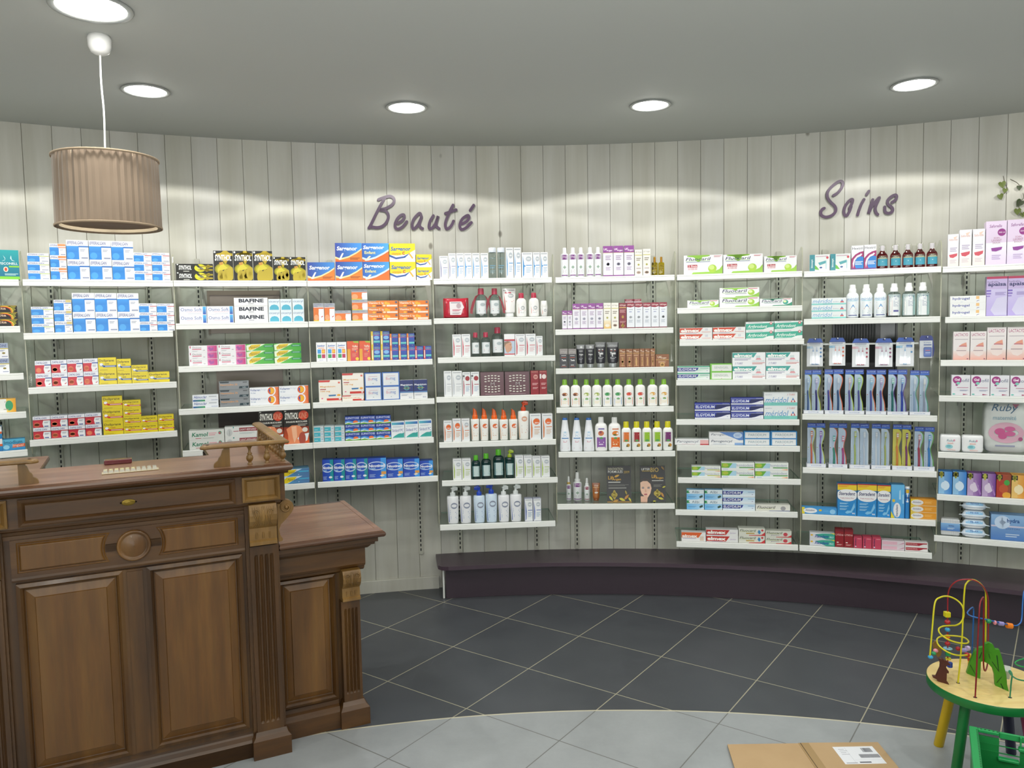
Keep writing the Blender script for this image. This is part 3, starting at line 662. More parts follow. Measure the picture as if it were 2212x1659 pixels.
# things on the tall counter
st = empty('blister_strip', uv(-.487, .075) + (1.0895,), TH + .02, 'clear plastic strip of ten small glossy compartments lying on the counter top', 'blister strip')
mb = MB(); mb.bbox(-.088, -.021, 0, .088, .021, .0035, .001); mb.build('tray', mat('strip_base', '#b9ab8c', .3), st)
mb = MB()
for k in range(10): a = -.084 + k * .0168; mb.loft([[(a, -.017, .0035), (a + .0152, -.017, .0035), (a + .0152, .017, .0035), (a, .017, .0035)], [(a + .002, -.012, .012), (a + .013, -.012, .012), (a + .013, .013, .013), (a + .002, .013, .013)]], cap1=True)
mb.build('compartments', mat('glossy_clear', '#c9c4b6', .06, .35), st)
rb = MB(); rb.bbox(-.045, -.02, 0, .045, .02, .016, .002); o = rb.build('glossy_case', mat('glossy_dark_red', '#5e0d1c', .1, 0, .6), None, uv(-.528, .291) + (1.0895,)); o.rotation_euler = (0, 0, TH); tag(o, 'flat glossy dark red case at the back edge of the counter top', 'case')
# ================================================================== TOY TABLE, CRATE, CARDBOARD
YEL = mat('yellow_paint', '#c9c01a', .3); RED = mat('red_paint', '#a01720', .28); DRED = mat('dark_red_wire', '#7c1520', .25); BLU = mat('blue_wire', '#1d5fa8', .25); GRN = mat('green_paint', '#146e34', .35)
SKY = mat('sky_blue_bead', '#2f93c4', .25); ORA = mat('orange_bead', '#e07812', .25); GBD = mat('green_bead', '#1f8a55', .25); PNK = mat('pink_bead', '#d98896', .25); LIL = mat('lilac_bead', '#8f86c0', .3); NAVY = mat('navy_paint', '#151838', .35); MAG = mat('magenta_paint', '#8c1750', .35); YLEG = mat('yellow_leg', '#c9a80c', .35); BEIGE = wood('birch_ply', '#c9ae74', '#dcc58c', '#e8d6a2', 'x', .35)
TX, TY, TZ, TR = 1.618, 2.59, .31, .188
toy = empty('activity_table', (TX, TY, 0), 0, 'round wooden bead-maze play table with green rim and coloured legs', 'play table')
def L3(x, y, z): return (x - TX, y - TY, z)
def atY(px, py, y): d = ray(px, py); s_ = y / d.y; return (d.x * s_, y, EYE + d.z * s_)
mb = MB(); mb.lathe([(.186, .2785), (.188, .282), (.188, .306), (.187, .3085)], seg=72, cap=False); mb.add([(.186 * cos(2 * pi * k / 72), .186 * sin(2 * pi * k / 72), .279) for k in range(72)], [tuple(range(72))[::-1]]); mb.build('rim', GRN, toy)
mb = MB(); mb.lathe([(.187, .3085), (.1862, .31)], seg=72, cap=False); mb.add([(.1862 * cos(2 * pi * k / 72), .1862 * sin(2 * pi * k / 72), .31) for k in range(72)], [tuple(range(72))]); mb.build('tabletop', BEIGE, toy)
for ang, m_ in ((118, YLEG), (207, GRN), (298, MAG), (32, NAVY)):
    a = radians(ang); mb = MB(); r0, r1 = .172, .118; mb.tube([(r0 * cos(a), r0 * sin(a), .0), (r0 * cos(a), r0 * sin(a), .004), ((r0 + r1) / 2 * cos(a), (r0 + r1) / 2 * sin(a), .14), (r1 * cos(a), r1 * sin(a), .279)], .0165, 18, rf=[.0155, .0165, .0165, .0165]); mb.build('leg', m_, toy)
tt = lambda x, y: (1990 + x / 5.923, 1240 + y / 5.923)
def wire(name, pts, m_, r=.0024, k=5):
    P = [L3(*(atY(*tt(x, y), dy) if z is None else (x, y, z))) for x, y, dy, z in pts]
    P = crom(P, k); mb = MB(); mb.tube(P, r, 8); return mb.build(name, m_, toy), P
def q(x, y, d): return (x, y, d, None)
def base(x, y): p = atY(*tt(x, y), 1); d = ray(*tt(x, y)); s_ = (TZ - EYE) / d.z; return d.x * s_, d.y * s_
bx, by = base(470, 1393)
wire('yellow_wire', [q(470, 1393, by), q(495, 1150, by), q(520, 850, by), q(535, 550, by + .01), q(555, 200, by + .01), q(585, 110, by + .01), q(650, 72, by + .01), q(740, 110, by + .02), q(815, 200, by + .03), q(828, 320, by + .04), q(825, 700, by + .05), q(820, 1000, by + .06), q(818, 1120, 2.645)], YEL, .0027)
wire('yellow_wire', [q(108, 1065, 2.52), q(120, 950, 2.52), q(145, 650, 2.53), q(175, 370, 2.54), q(240, 300, 2.55), q(340, 285, 2.56), q(450, 330, 2.56), q(525, 410, 2.55), q(545, 520, 2.55), q(515, 610, 2.55), q(450, 655, 2.56), q(380, 660, 2.59), q(280, 668, 2.62), q(225, 700, 2.60), q(240, 760, 2.57), q(330, 830, 2.53), q(450, 875, 2.53), q(570, 888, 2.54), q(605, 860, 2.58), q(540, 810, 2.62), q(400, 790, 2.64), q(270, 795, 2.63), q(205, 830, 2.60), q(215, 900, 2.56), q(290, 970, 2.53), q(400, 1025, 2.52), q(500, 1042, 2.53), q(590, 1035, 2.55)], YEL, .0027)
bx, by = base(690, 1578)
wire('red_wire', [q(690, 1578, by), q(705, 1300, by), q(722, 900, by + .01), q(742, 500, by + .02), q(755, 370, by + .03), q(785, 305, by + .05), q(800, 330, by + .07), q(798, 600, by + .09), q(795, 1000, by + .11), q(800, 1190, by + .12), q(818, 1240, by + .13), q(840, 1190, by + .15), q(850, 1130, by + .16)], DRED, .0026)
wire('red_wire', [q(340, 1150, 2.655), q(337, 800, 2.65), q(338, 470, 2.645), q(345, 250, 2.64), q(385, 150, 2.62), q(470, 85, 2.60), q(580, 68, 2.59), q(690, 85, 2.58), q(800, 170, 2.60), q(852, 290, 2.62), q(860, 450, 2.64), q(858, 700, 2.66), q(850, 1060, 2.70)], mat('red_wire', '#96202a', .25), .0022)
wire('blue_wire', [q(648, 1100, 2.71), q(655, 900, 2.70), q(668, 560, 2.69), q(668, 450, 2.69), q(650, 430, 2.67), q(592, 490, 2.62), q(620, 530, 2.61), q(720, 560, 2.60), q(800, 575, 2.60), q(1000, 620, 2.60), q(1190, 660, 2.61), q(1255, 640, 2.62), q(1285, 580, 2.63), q(1295, 420, 2.64), q(1310, 250, 2.65), q(1345, 160, 2.66)], BLU, .0024)
bx, by = base(1135, 1580)
wire('green_wire', [q(1135, 1580, by), q(1150, 1400, by), q(1162, 1290, by), q(1140, 1240, by + .01), q(1125, 1250, by + .01), q(1160, 1300, by), q(1230, 1345, by - .01), q(1320, 1365, by - .01), q(1420, 1370, by - .01)], mat('green_wire', '#2f7a55', .2), .0024)
wire('green_wire', [q(1315, 1190, 2.60), q(1240, 1170, 2.62), q(1200, 1140, 2.64), q(1230, 1110, 2.66), q(1310, 1085, 2.68), q(1420, 1060, 2.70)], mat('green_wire2', '#1f9a4c', .25), .0024)
mb = MB()
for bx_ in ((470, 1393), (690, 1578), (1135, 1580)):
    x, y = base(*bx_); mb.lathe([(.0027, .3105), (.0045, .3110), (.0058, .3104), (.0060, .3100)], cx=x - TX, cy_=y - TY, seg=16, cap=False)
mb.build('grommets', mat('dark_grommet', '#2a2422', .4), toy)
def bead(px, py, y, r, m_, ell=1., axis=None, cyl=False):
    p = Vector(L3(*atY(*tt(px, py), y))); ax = Vector(axis or (0, 0, 1)).normalized(); n = 9
    prof = [(.0001, -1), (.8, -1), (.97, -.93), (1, -.8), (1, .8), (.97, .93), (.8, 1), (.0001, 1)] if cyl else [(max(.0001, cos(t)), sin(t)) for t in [radians(-90 + 180 * i / n) for i in range(n + 1)]]
    mb = MB(); u = ax.orthogonal().normalized(); w = ax.cross(u)
    mb.loft([[tuple(p + (u * cos(2 * pi * k / 18) + w * sin(2 * pi * k / 18)) * (a * r) + ax * (b_ * r * ell)) for k in range(18)] for a, b_ in prof], smooth=not cyl)
    mb.build('bead', m_, toy)
mb = MB(); c = Vector(L3(*atY(*tt(330, 515), 2.642))); s_ = .0088
mb.bbox(c.x - s_, c.y - s_, c.z - s_, c.x + s_, c.y + s_, c.z + s_, .001)
cu = mb.build('cube_bead', YEL, toy)
for i, (yy, m_) in enumerate(((615, RED), (712, SKY), (800, ORA), (890, RED))): bead(336, yy, 2.646, .0098 if i == 0 else .0088, m_, .85)
mb = MB(); c = L3(*atY(*tt(340, 950), 2.65)); mb.lathe([(.0001, .0012), (.010, .0012), (.0145, .0005), (.0145, -.0012), (.0001, -.0016)], cx=c[0], cy_=c[1], seg=24, cap=False); mb.v = [(x, y, z + c[2]) for x, y, z in mb.v]; mb.build('disc_bead', mat('pale_blue', '#7fb4c8', .3), toy)
bead(342, 1010, 2.652, .0085, GBD, 1.1, None, True); bead(345, 1080, 2.655, .0092, YEL, .28, None, True); bead(365, 1160, 2.66, .0092, mat('blue_bead', '#1c3d9c', .25), .95, None, True)
A1 = (-.6, .75, .15)
bead(118, 1062, 2.52, .0085, SKY, .75); bead(160, 1015, 2.545, .0078, GBD, .8); bead(185, 980, 2.565, .0082, PNK, .8)
bead(585, 1035, 2.555, .0085, RED); bead(470, 955, 2.62, .0078, RED); bead(540, 975, 2.64, .0072, LIL, 1.2, (1, 0, -.1), True); bead(595, 950, 2.66, .0085, mat('pale_lilac', '#b7a4cc', .4), .6, (1, .3, 0), True)
bead(862, 603, 2.60, .0082, GBD, 1.1, (1, 0, -.17)); bead(942, 622, 2.60, .0078, PNK, .65, (1, 0, -.17)); bead(1020, 635, 2.60, .0072, LIL, 1.2, (1, 0, -.17), True); bead(1128, 662, 2.605, .0095, ORA, 1., (1, 0, -.17), True)
# cut-out figures
def flatfig(name, pts, y, th, m_, slope=0.):
    P_ = [Vector(L3(*atY(*tt(a, b_), y + slope * (a - pts[0][0])))) for a, b_ in pts]; mb = MB()
    n2 = [(p.x, p.z) for p in P_]; t = tess(n2); F = [tuple(p) for p in P_]; B = [(p.x + th * .3, p.y + th, p.z) for p in P_]
    mb.add(F, t); mb.add(B, t); mb.loft([F, B]); return mb.build(name, m_, toy)
BRN = mat('brown_wood', '#4c2216', .5); LG = mat('lime_green_wood', '#3f8c1c', .4)
flatfig('kangaroo_figure', [(205, 1075), (228, 1095), (245, 1150), (240, 1200), (212, 1260), (190, 1310), (145, 1305), (150, 1325), (200, 1350), (215, 1385), (300, 1448), (345, 1450), (362, 1425), (350, 1400), (325, 1370), (330, 1270), (352, 1272), (355, 1250), (335, 1225), (318, 1190), (335, 1165), (368, 1175), (370, 1155), (320, 1110), (290, 1105), (280, 1085), (262, 1095), (235, 1085)], 2.60, .011, BRN, -.00018)
flatfig('hill_figure', [(583, 1270), (630, 1120), (690, 985), (740, 945), (810, 935), (822, 895), (870, 880), (920, 905), (945, 965), (1000, 970), (1030, 1060), (1060, 1180), (1090, 1290), (1100, 1420), (1130, 1540), (1075, 1545), (950, 1470), (940, 1300), (915, 1210), (860, 1150), (790, 1115), (765, 1125), (755, 1340), (700, 1325)], 2.655, .013, LG, -.00026)
mbm = MB()
for a, b_, w in (((620, 1160), (690, 1290), 9), ((735, 1080), (770, 1000), 14), ((810, 995), (900, 1010), 14), ((860, 1020), (880, 1090), 8), ((900, 1120), (990, 1250), 12), ((960, 1040), (985, 1240), 14), ((960, 1390), (1030, 1310), 10), ((1010, 1400), (1070, 1530), 14)):
    y = lambda X: 2.655 - .00026 * (X - 583) - .0012
    P = [L3(*atY(*tt(X, Y), y(X))) for X, Y in (a, (a[0] + w, a[1] + 2), (b_[0] + w * .6, b_[1]), b_)]; mbm.add(P, [(0, 1, 2, 3)])
mbm.build('hill_paint_marks', mat('dark_green_paint', '#123c1e', .5), toy)
flatfig('lion_figure', [(150, 900), (180, 862), (215, 880), (250, 930), (265, 1000), (245, 1050), (215, 1065), (190, 1040), (160, 990)], 2.665, .010, mat('tan_wood', '#7a5a28', .5))
mb = MB(); mb.bbox(0, 0, 0, .020, .03, .035, .002); ob = mb.build('painted_block', mat('white_painted_block', '#b9bcb4', .4), toy, L3(1.648, 2.56, .335)); ob.rotation_euler = (.35, .1, -.5)
mb = MB(); mb.lathe([(.008, .3102), (.008, .340), (.009, .342), (.009, .352), (.0085, .353)], cx=.012, cy_=.125, seg=16); mb.build('castle_tower', YLEG, toy)
mb = MB(); mb.lathe([(.0092, .330), (.0092, .341)], cx=.012, cy_=.125, seg=16); mb.build('castle_band', RED, toy)
# crate
CR = mat('crate_green', '#17803f', .38); CRD = CR
ca = atan2(-.066, .123)
crate = empty('plastic_crate', (1.430, 2.369, 0), ca, 'green plastic crate with perforated rim standing in front of the play table', 'crate')
W_, D_, Hc_ = .56, .36, .27; th = .012
mb = MB()
mb.box(.0, -D_, .0, W_, 0, .006); mb.box(0, -D_, 0, th * .5, 0, Hc_ - .02); mb.box(W_ - th * .5, -D_, 0, W_, 0, Hc_ - .02)
mb.box(0, -th * .5, 0, .075, 0, Hc_ - .02); mb.box(.075, -th * .5, 0, .13, 0, Hc_ - .085); mb.box(.13, -th * .5, 0, W_, 0, Hc_ - .035); mb.box(0, -D_, 0, W_, -D_ + th * .5, Hc_ - .02)
mb.build('tub', CR, crate)
mb = MB(); mb.bbox(-.006, -D_ - .006, Hc_ - .02, .018, .006, Hc_, .002); mb.bbox(W_ - .018, -D_ - .006, Hc_ - .02, W_ + .006, .006, Hc_, .002)
mb.bbox(.018, -.008, Hc_ - .010, .075, .006, Hc_, .002); mb.bbox(.075, -.001, Hc_ - .02, W_ - .018, .006, Hc_, .002); mb.bbox(.018, -D_ - .006, Hc_ - .012, W_ - .018, -D_ + .008, Hc_, .002)
mb.bbox(.072, -.022, Hc_ - .083, .128, -.004, Hc_ - .074, .002); mb.bbox(.125, -.020, Hc_ - .042, W_ - .018, .0, Hc_ - .032, .002)
mb.box(.129, -.016, Hc_ - .04, .133, .0, Hc_); mb.box(.24, -.016, Hc_ - .04, .244, .0, Hc_)
mb.build('rim', mat('crate_rim_green', '#1f9450', .35), crate)
mb = MB()
for k in range(34): a = -.012 - k * .0100; mb.box(.0125, a - .0034, Hc_ - .0002, .0160, a, Hc_ + .0003)
for k in range(5): mb.box(.024 + k * .011, -.004, Hc_ - .0002, .029 + k * .011, .0, Hc_ + .0003)
for k in range(24): mb.box(.15 + k * .014, -.012, Hc_ - .0322, .156 + k * .014, -.007, Hc_ - .0315)
mb.build('rim_holes', mat('dark_hole', '#04180c', .8), crate)
mb = MB()
for z in (.14, .205, .228): mb.box(.01, -th * .5 - .0015, z, W_ - .01, -th * .5, z + .003)
mb.build('tub_ribs', CR, crate)
# contents of the crate
def crate_box(x, y, rz, w, d, h_, z0, face, lab, nm='carton'):
    o = MB(); o.bbox(-w / 2, -d / 2, 0, w / 2, d / 2, h_, .001, face[0])
    for a, b_, c in face[1:]: o.box(-w / 2 + w * a, -d / 2 - .0004, .0005, -w / 2 + w * b_, d / 2 + .0004, h_ + .0004, c)
    ob = o.build(nm, CARTON); ob.matrix_world = Matrix.Translation(crate.location) @ Matrix.Rotation(ca, 4, 'Z') @ Matrix.Translation((x, y, z0)) @ Matrix.Rotation(rz, 4, 'Z'); tag(ob, lab, 'carton', 'cartons in the green crate'); return ob
st_ = ['#dfe3c4', (.0, .01, '#dfe3c4'), (.40, .56, '#5d6a9c'), ]
crate_box(.118, -.205, .0, .040, .14, .020, .160, ['#d9dfb4', (.58, .80, '#4d5a94')], 'pale green carton with blue stripe standing in the crate, left of its twin')
crate_box(.162, -.210, .0, .040, .14, .020, .155, ['#d9dfb4', (.58, .80, '#4d5a94')], 'pale green carton with blue stripe in the crate, right of its twin')
crate_box(.140, -.21, .0, .11, .20, .148, .0065, ['#b9b5a0'], 'beige carton at the bottom of the crate under the striped ones')
crate_box(.052, -.19, .1, .055, .10, .150, .0065, ['#7f8a4a', (.1, .3, '#5a6a3a')], 'olive green folded packet at the left end of the crate')
mb = MB(); mb.box(-.004, -.004, 0, .004, .004, .20, '#9c8a52'); o = mb.build('wooden_stick', CARTON)
o.matrix_world = Matrix.Translation(crate.location) @ Matrix.Rotation(ca, 4, 'Z') @ Matrix.Translation((.215, -.10, .008)) @ Matrix.Rotation(.05, 4, 'X'); tag(o, 'thin wooden stick standing upright in the green crate', 'stick')
# flattened cardboard box on the floor
KR = mat('kraft_cardboard', '#b39670', .75); _t = N(KR, 'ShaderNodeTexCoord'); LK(KR, mix_(KR, noise_(KR, _t.outputs['Object'], 6, 4), '#a98b64', '#bfa27b'), bsdf(KR).inputs['Base Color'])
cb = empty('flattened_cardboard_box', (1.05, 2.55, 0), 0, 'flattened brown cardboard box with white shipping label lying on the pale floor tiles', 'cardboard box')
def cbp(poly, z0, z1, nm, m_=KR):
    mb = MB(); mb.prism([(x - 1.05, y - 2.55) for x, y in poly], lambda p: (p[0], p[1], z0), lambda p: (p[0], p[1], z1)); return mb.build(nm, m_, cb)
cbp([(.771, 2.765), (1.036, 2.762), (1.030, 2.15), (.705, 2.15)], .002, .0060, 'flap'); cbp([(.768, 2.759), (1.036, 2.757), (1.030, 2.16), (.700, 2.16)], .0062, .0102, 'flap')
cbp([(1.045, 2.763), (1.323, 2.757), (1.303, 2.15), (1.040, 2.15)], .002, .0060, 'flap'); cbp([(1.040, 2.760), (1.320, 2.754), (1.299, 2.16), (1.037, 2.16)], .0062, .0102, 'flap')
cbp([(1.028, 2.758), (1.066, 2.757), (1.060, 2.17), (1.024, 2.17)], .0103, .0110, 'tape', mat('packing_tape', '#a68a60', .25))
cbp([(1.0345, 2.757), (1.037, 2.757), (1.034, 2.17), (1.0325, 2.17)], .0111, .0113, 'crease', mat('dark_crease', '#4a3826', .8))
mb = MB(); LX0, LX1, LY0, LY1 = 1.141 - 1.05, 1.286 - 1.05, 2.614 - 2.55, 2.727 - 2.55
mb.box(LX0, LY0, .0103, LX1, LY1, .0106, '#e6e8ee')
rnd = random.Random(2)
def lb(x0, y0, x1, y1, c='#3a3a44'): mb.box(LX0 + (LX1 - LX0) * x0, LY1 - (LY1 - LY0) * y1, .0106, LX0 + (LX1 - LX0) * x1, LY1 - (LY1 - LY0) * y0, .0108, c)
for (a, b_, y0, y1) in ((.66, .90, .10, .34), (.50, .98, .46, .66)):
    x = a
    while x < b_: w = rnd.choice((.006, .012, .018)); lb(x, y0, min(b_, x + w), y1); x += w + rnd.choice((.006, .010))
for k in range(4): lb(.1, .14 + k * .10, .24 + .05 * (k % 2), .155 + k * .10, '#8a8a96')
lb(.38, .88, .66, .94, '#4a4a55'); lb(.05, .92, .32, .95, '#8a8a96'); lb(.28, .05, .285, .96, '#b9bac4'); lb(.30, .78, .98, .785, '#b9bac4')
mb.build('shipping_label', CARTON, cb)
ob_lab = ('79', 1.262, 2.6315)
# ================================================================== TEXT (Blender's built-in font, turned into flat polygons once per word)
_txt = {}
def text_geo(s, bold=0.):
    k = (s, bold)
    if k not in _txt:
        cu = bpy.data.curves.new('t', 'FONT'); cu.body = s; cu.resolution_u = 2; cu.fill_mode = 'FRONT'; cu.offset = bold
        ob = bpy.data.objects.new('t', cu); col0.objects.link(ob); dg = bpy.context.evaluated_depsgraph_get()
        me = bpy.data.meshes.new_from_object(ob.evaluated_get(dg)); V = [(v.co.x, v.co.y) for v in me.vertices]; F = [tuple(p.vertices) for p in me.polygons]
        bpy.data.objects.remove(ob); bpy.data.curves.remove(cu); bpy.data.meshes.remove(me)
        if V:
            x0 = min(v[0] for v in V); x1 = max(v[0] for v in V); y0 = min(v[1] for v in V); y1 = max(v[1] for v in V)
            V = [((x - x0) / max(1e-6, x1 - x0), (y - y0) / max(1e-6, y1 - y0)) for x, y in V]
        _txt[k] = (V, F)
    return _txt[k]
# elements (x right, y DOWN, both 0..1 on the face):
# ('r',x0,y0,x1,y1,c) rect  ('g',x0,y0,x1,y1,c1,c2,'x'|'y') printed blend  ('e',cx,cy,rx,ry,c) ellipse  ('o',cx,cy,rx,ry,w,c) ring
# ('p',[(x,y)..],c) polygon  ('t',s,x0,y0,x1,y1,c[,shear,bold]) word fitted in a box  ('l',x0,y0,x1,y1,n,c) small print
def emit(mb, els, fn, eps, nx=1, mi=0):
    for i, e in enumerate(els):
        d = (i + 1) * eps; k = e[0]
        if k in 'rg':
            x0, y0, x1, y1 = e[1:5]; m_ = max(1, int(math.ceil(nx * abs(x1 - x0)))); ny = 1 if nx == 1 else 5
            v = [fn(x0 + (x1 - x0) * a / m_, y0 + (y1 - y0) * b_ / ny, d) for b_ in range(ny + 1) for a in range(m_ + 1)]
            f = [(b_ * (m_ + 1) + a, (b_ + 1) * (m_ + 1) + a, (b_ + 1) * (m_ + 1) + a + 1, b_ * (m_ + 1) + a + 1) for b_ in range(ny) for a in range(m_)]
            if k == 'r': mb.add(v, f, e[5], mi)
            else:
                c1, c2 = hx(e[5]), hx(e[6]); cs = []
                for b_ in range(ny + 1):
                    for a in range(m_ + 1):
                        t = a / m_ if e[7] == 'x' else b_ / ny; cs.append(tuple(c1[q] + (c2[q] - c1[q]) * t for q in range(4)))
                mb.add(v, f, cs, mi)
        elif k == 'e':
            n = 20; v = [fn(e[1] + e[3] * cos(2 * pi * j / n), e[2] - e[4] * sin(2 * pi * j / n), d) for j in range(n)] + [fn(e[1], e[2], d)]; mb.add(v, [(j, (j + 1) % n, n) for j in range(n)], e[5], mi)
        elif k == 'o':
            n = 20; v = [fn(e[1] + (e[3] - w * e[5]) * cos(2 * pi * j / n), e[2] - (e[4] - w * e[5]) * sin(2 * pi * j / n), d) for w in (0, 1) for j in range(n)]; mb.add(v, [(j, (j + 1) % n, n + (j + 1) % n, n + j) for j in range(n)], e[6], mi)
        elif k == 'p':
            P_ = e[1]; mb.add([fn(x, y, d) for x, y in P_], tess([(x, -y) for x, y in P_]), e[2], mi)
        elif k == 't':
            s_, x0, y0, x1, y1, c = e[1:7]; sh = e[7] if len(e) > 7 else 0; bo = e[8] if len(e) > 8 else 0; V, F = text_geo(s_, bo)
            if sh == 'v': mb.add([fn(x0 + y * (x1 - x0) if False else x0 + (1 - y) * (x1 - x0), y1 - x * (y1 - y0), d) for x, y in V], F, c, mi)
            else: mb.add([fn(x0 + x * (x1 - x0 - sh) + sh * y, y1 - y * (y1 - y0), d) for x, y in V], F, c, mi)
        elif k == 'l':
            x0, y0, x1, y1, n, c = e[1:7]; h_ = (y1 - y0) / (2 * n - 1 if n > 1 else 1)
            for j in range(n):
                w = (x1 - x0) * (1, .82, .93, .7, .88)[j % 5]; v = [fn(x0, y0 + 2 * j * h_, d), fn(x0, y0 + (2 * j + 1) * h_, d), fn(x0 + w, y0 + (2 * j + 1) * h_, d), fn(x0 + w, y0 + 2 * j * h_, d)]; mb.add(v, [(0, 1, 2, 3)], c, mi)
W0 = '#e9ebee'
DS = {}      # design: (side colour, elements)
def eff(bar, split, ex=()):
    return [('r', 0, 0, 1, .30, '#e4e8ee'), ('t', 'EFFERALGAN', .04, .06, .78, .22, '#3a3f86', .03, .01), ('r', 0, .30, .56, .97, '#2f86d6'), ('g', .0, .30, .5, .6, '#3b93de', '#2a7fd0', 'y'), ('e', .2, .78, .16, .17, '#4aa0e2'), ('p', [(.60, .30), (1, .30), (1, .97), (.62, .97), (.56, .65)], W0), ('r', split, .29, 1, .36, bar), ('l', .62, .46, .85, .56, 2, '#9aa0b4'), ('l', .66, .86, .96, .93, 1, '#8f97b0')] + list(ex)
DS['effL'] = (W0, eff('#2b6cb8', .55)); DS['effR'] = (W0, eff('#b3202e', .62)); DS['effS'] = (W0, eff('#a8bb2a', .52))
DS['effO'] = (W0, eff('#e87c3a', .52, [('r', .5, .02, .98, .2, '#e8935c')])); DS['effG'] = (W0, eff('#2b6cb8', .6, [('r', .68, .02, .98, .24, '#cbb878'), ('e', .88, .7, .05, .03, '#b5b33a')]))
def daf(bar): return [('r', 0, 0, 1, .30, '#e4e6ee'), ('t', 'DAFALGAN', .06, .07, .80, .24, '#3f4686', .03, .01), ('r', 0, .33, .60, .97, '#c6253a'), ('e', .22, .72, .19, .22, '#d4503c'), ('o', .22, .72, .15, .18, .3, '#e0805c'), ('p', [(.60, .33), (.96, .33), (.96, .97), (.60, .97), (.54, .65)], W0), ('r', .6 if bar[0] == '2' else 0, .29, 1, .37, bar[1]), ('l', .64, .48, .9, .6, 2, '#9297a8')]
DS['dafB'] = ('#d9dbe4', daf(('2', '#33509c')) + [('p', [(.78, .82), (.92, .72), (.92, .78), (.82, .86)], '#c03048')]); DS['dafR'] = ('#b9bcc6', daf(('1', '#a8202e')) + [('r', .64, .84, .88, .92, '#3c4c94')])
def dol(bar, num, nc): return [('t', 'Doliprane', .05, .12, .88, .36, '#5a4a1c', 0, .02), ('p', [(.05, .44), (.26, .42), (.30, .62), (.12, .68)], '#8fa4c4' if bar[1] == '2' else '#d84a3a'), ('e', .17, .5, .09, .1, '#eceef0'), ('t', num, .36, .42, .60, .52, nc, 0, .01), ('r', .28, .58, 1, .72, bar), ('p', [(.20, .55), (.32, .58), (.32, .72), (.26, .70)], bar), ('l', .38, .63, .94, .67, 1, '#dfe4ea'), ('l', .08, .90, .5, .93, 1, '#a08c1c')]
DS['dolB'] = ('#e3cf1f', dol('#24509c', '500', '#5a4a3c')); DS['dolR'] = ('#dcc81a', dol('#c8321c', '1000', '#b8401c'))
DS['gav'] = ('#0e8c94', [('g', 0, 0, 1, .9, '#12a0a4', '#0d6c8c', 'y'), ('p', [(.42, .18), (.50, .28), (.47, .36), (.36, .38), (.50, .33)], '#c8e8e8'), ('p', [(.72, .18), (.68, .28), (.74, .36), (.86, .38), (.74, .33)], '#c8e8e8'), ('t', 'GAVISCONELL', .04, .42, .95, .50, '#e8f2f2', 0, .01), ('r', .62, .54, 1, .59, '#8ccc3a'), ('e', .5, .66, .09, .09, '#e8dcc0'), ('e', .5, .66, .05, .06, '#d8402c'), ('l', .45, .8, .95, .86, 2, '#b8e0e0'), ('r', 0, .9, 1, 1, '#7cc63c')])
DS['blk'] = ('#15120f', [('r', 0, 0, 1, .06, '#c8a82c'), ('e', .62, .8, .26, .72, '#e8c828'), ('e', .60, .85, .25, .70, '#d8401c'), ('e', .56, .9, .25, .68, '#15120f'), ('t', 'smecta', .1, .3, .66, .6, '#d8b8a0', 0, .02), ('l', .80, .15, .96, .85, 4, '#b8b038')])
DS['grt'] = (W0, [('r', 0, 0, 1, .34, '#9aa6bc'), ('t', 'TIDINE', .35, .08, .92, .26, '#34427c', .02, .01), ('r', 0, .34, 1, .39, '#c8b41c'), ('e', .72, .66, .1, .06, '#8a7a2c'), ('l', .3, .45, .8, .55, 2, '#8890a8'), ('l', .6, .86, .95, .9, 1, '#7880a8')])
DS['orb'] = ('#e8b04a', [('r', 0, 0, .7, 1, '#e8e8e4'), ('g', .66, 0, 1, 1, '#ecc85c', '#e09a1c', 'x'), ('t', 'ryl', .60, .12, .70, .34, '#8c8068'), ('e', .78, .55, .10, .22, '#28489c'), ('o', .76, .5, .14, .38, .14, '#3c9c6c'), ('l', .55, .75, .75, .8, 1, '#a09880')])
DS['imo'] = ('#2a92c6', [('g', 0, 0, 1, 1, '#5cb4d4', '#2480bc', 'y'), ('t', 'Imodium', .06, .10, .88, .42, '#165c80', 0, .01), ('p', [(.46, .48), (1, .42), (1, .72), (.42, .78)], '#d8643c'), ('t', 'lingual', .44, .46, .92, .74, '#ecd8cc', 0, .0), ('e', .16, .7, .14, .2, '#8cc8e4')])
DS['imo2'] = ('#2878b0', [('r', 0, 0, 1, .5, '#e8eaec'), ('g', 0, .5, 1, 1, '#2a98c8', '#1c6cae', 'y'), ('r', .5, .42, 1, .60, '#d8602c')])
def syn(a): return [('o', .62, .13, .5, .06, .4, '#b8a01c'), ('t', 'SYNTHOL', .07, .13, .95, .34, '#eef0ee', .02, .035), ('e', .5, .62, .46, .20, '#8a8410'), ('e', .5, .62, .38, .17, '#b4ae18'), ('p', [(.30, .42), (.50, .38), (.54, .48), (.74, .58), (.80, .80), (.22, .82), (.20, .60), (.34, .50)], '#d2c63c'), ('p', [(.28, .40), (.48, .37), (.50, .46), (.32, .49)], '#c8923c'), ('p', [(.40, .66), (.72, .60), (.78, .72), (.44, .80)], '#22241c'), ('t', 'synthol', .44, .66, .72, .74, '#9c9c94'), ('r', .04, .84, .96, .96, '#14150f'), ('o', .38, .88, .10, .065, .3, '#b8a42c'), ('o', .64, .85, .10, .065, .3, '#b8a42c'), ('o', .86, .76, .09, .065, .3, '#b8a42c'), ('r', .03, .02, .12, .08, '#dfe2e0')]
DS['syn'] = ('#12130f', syn(0))
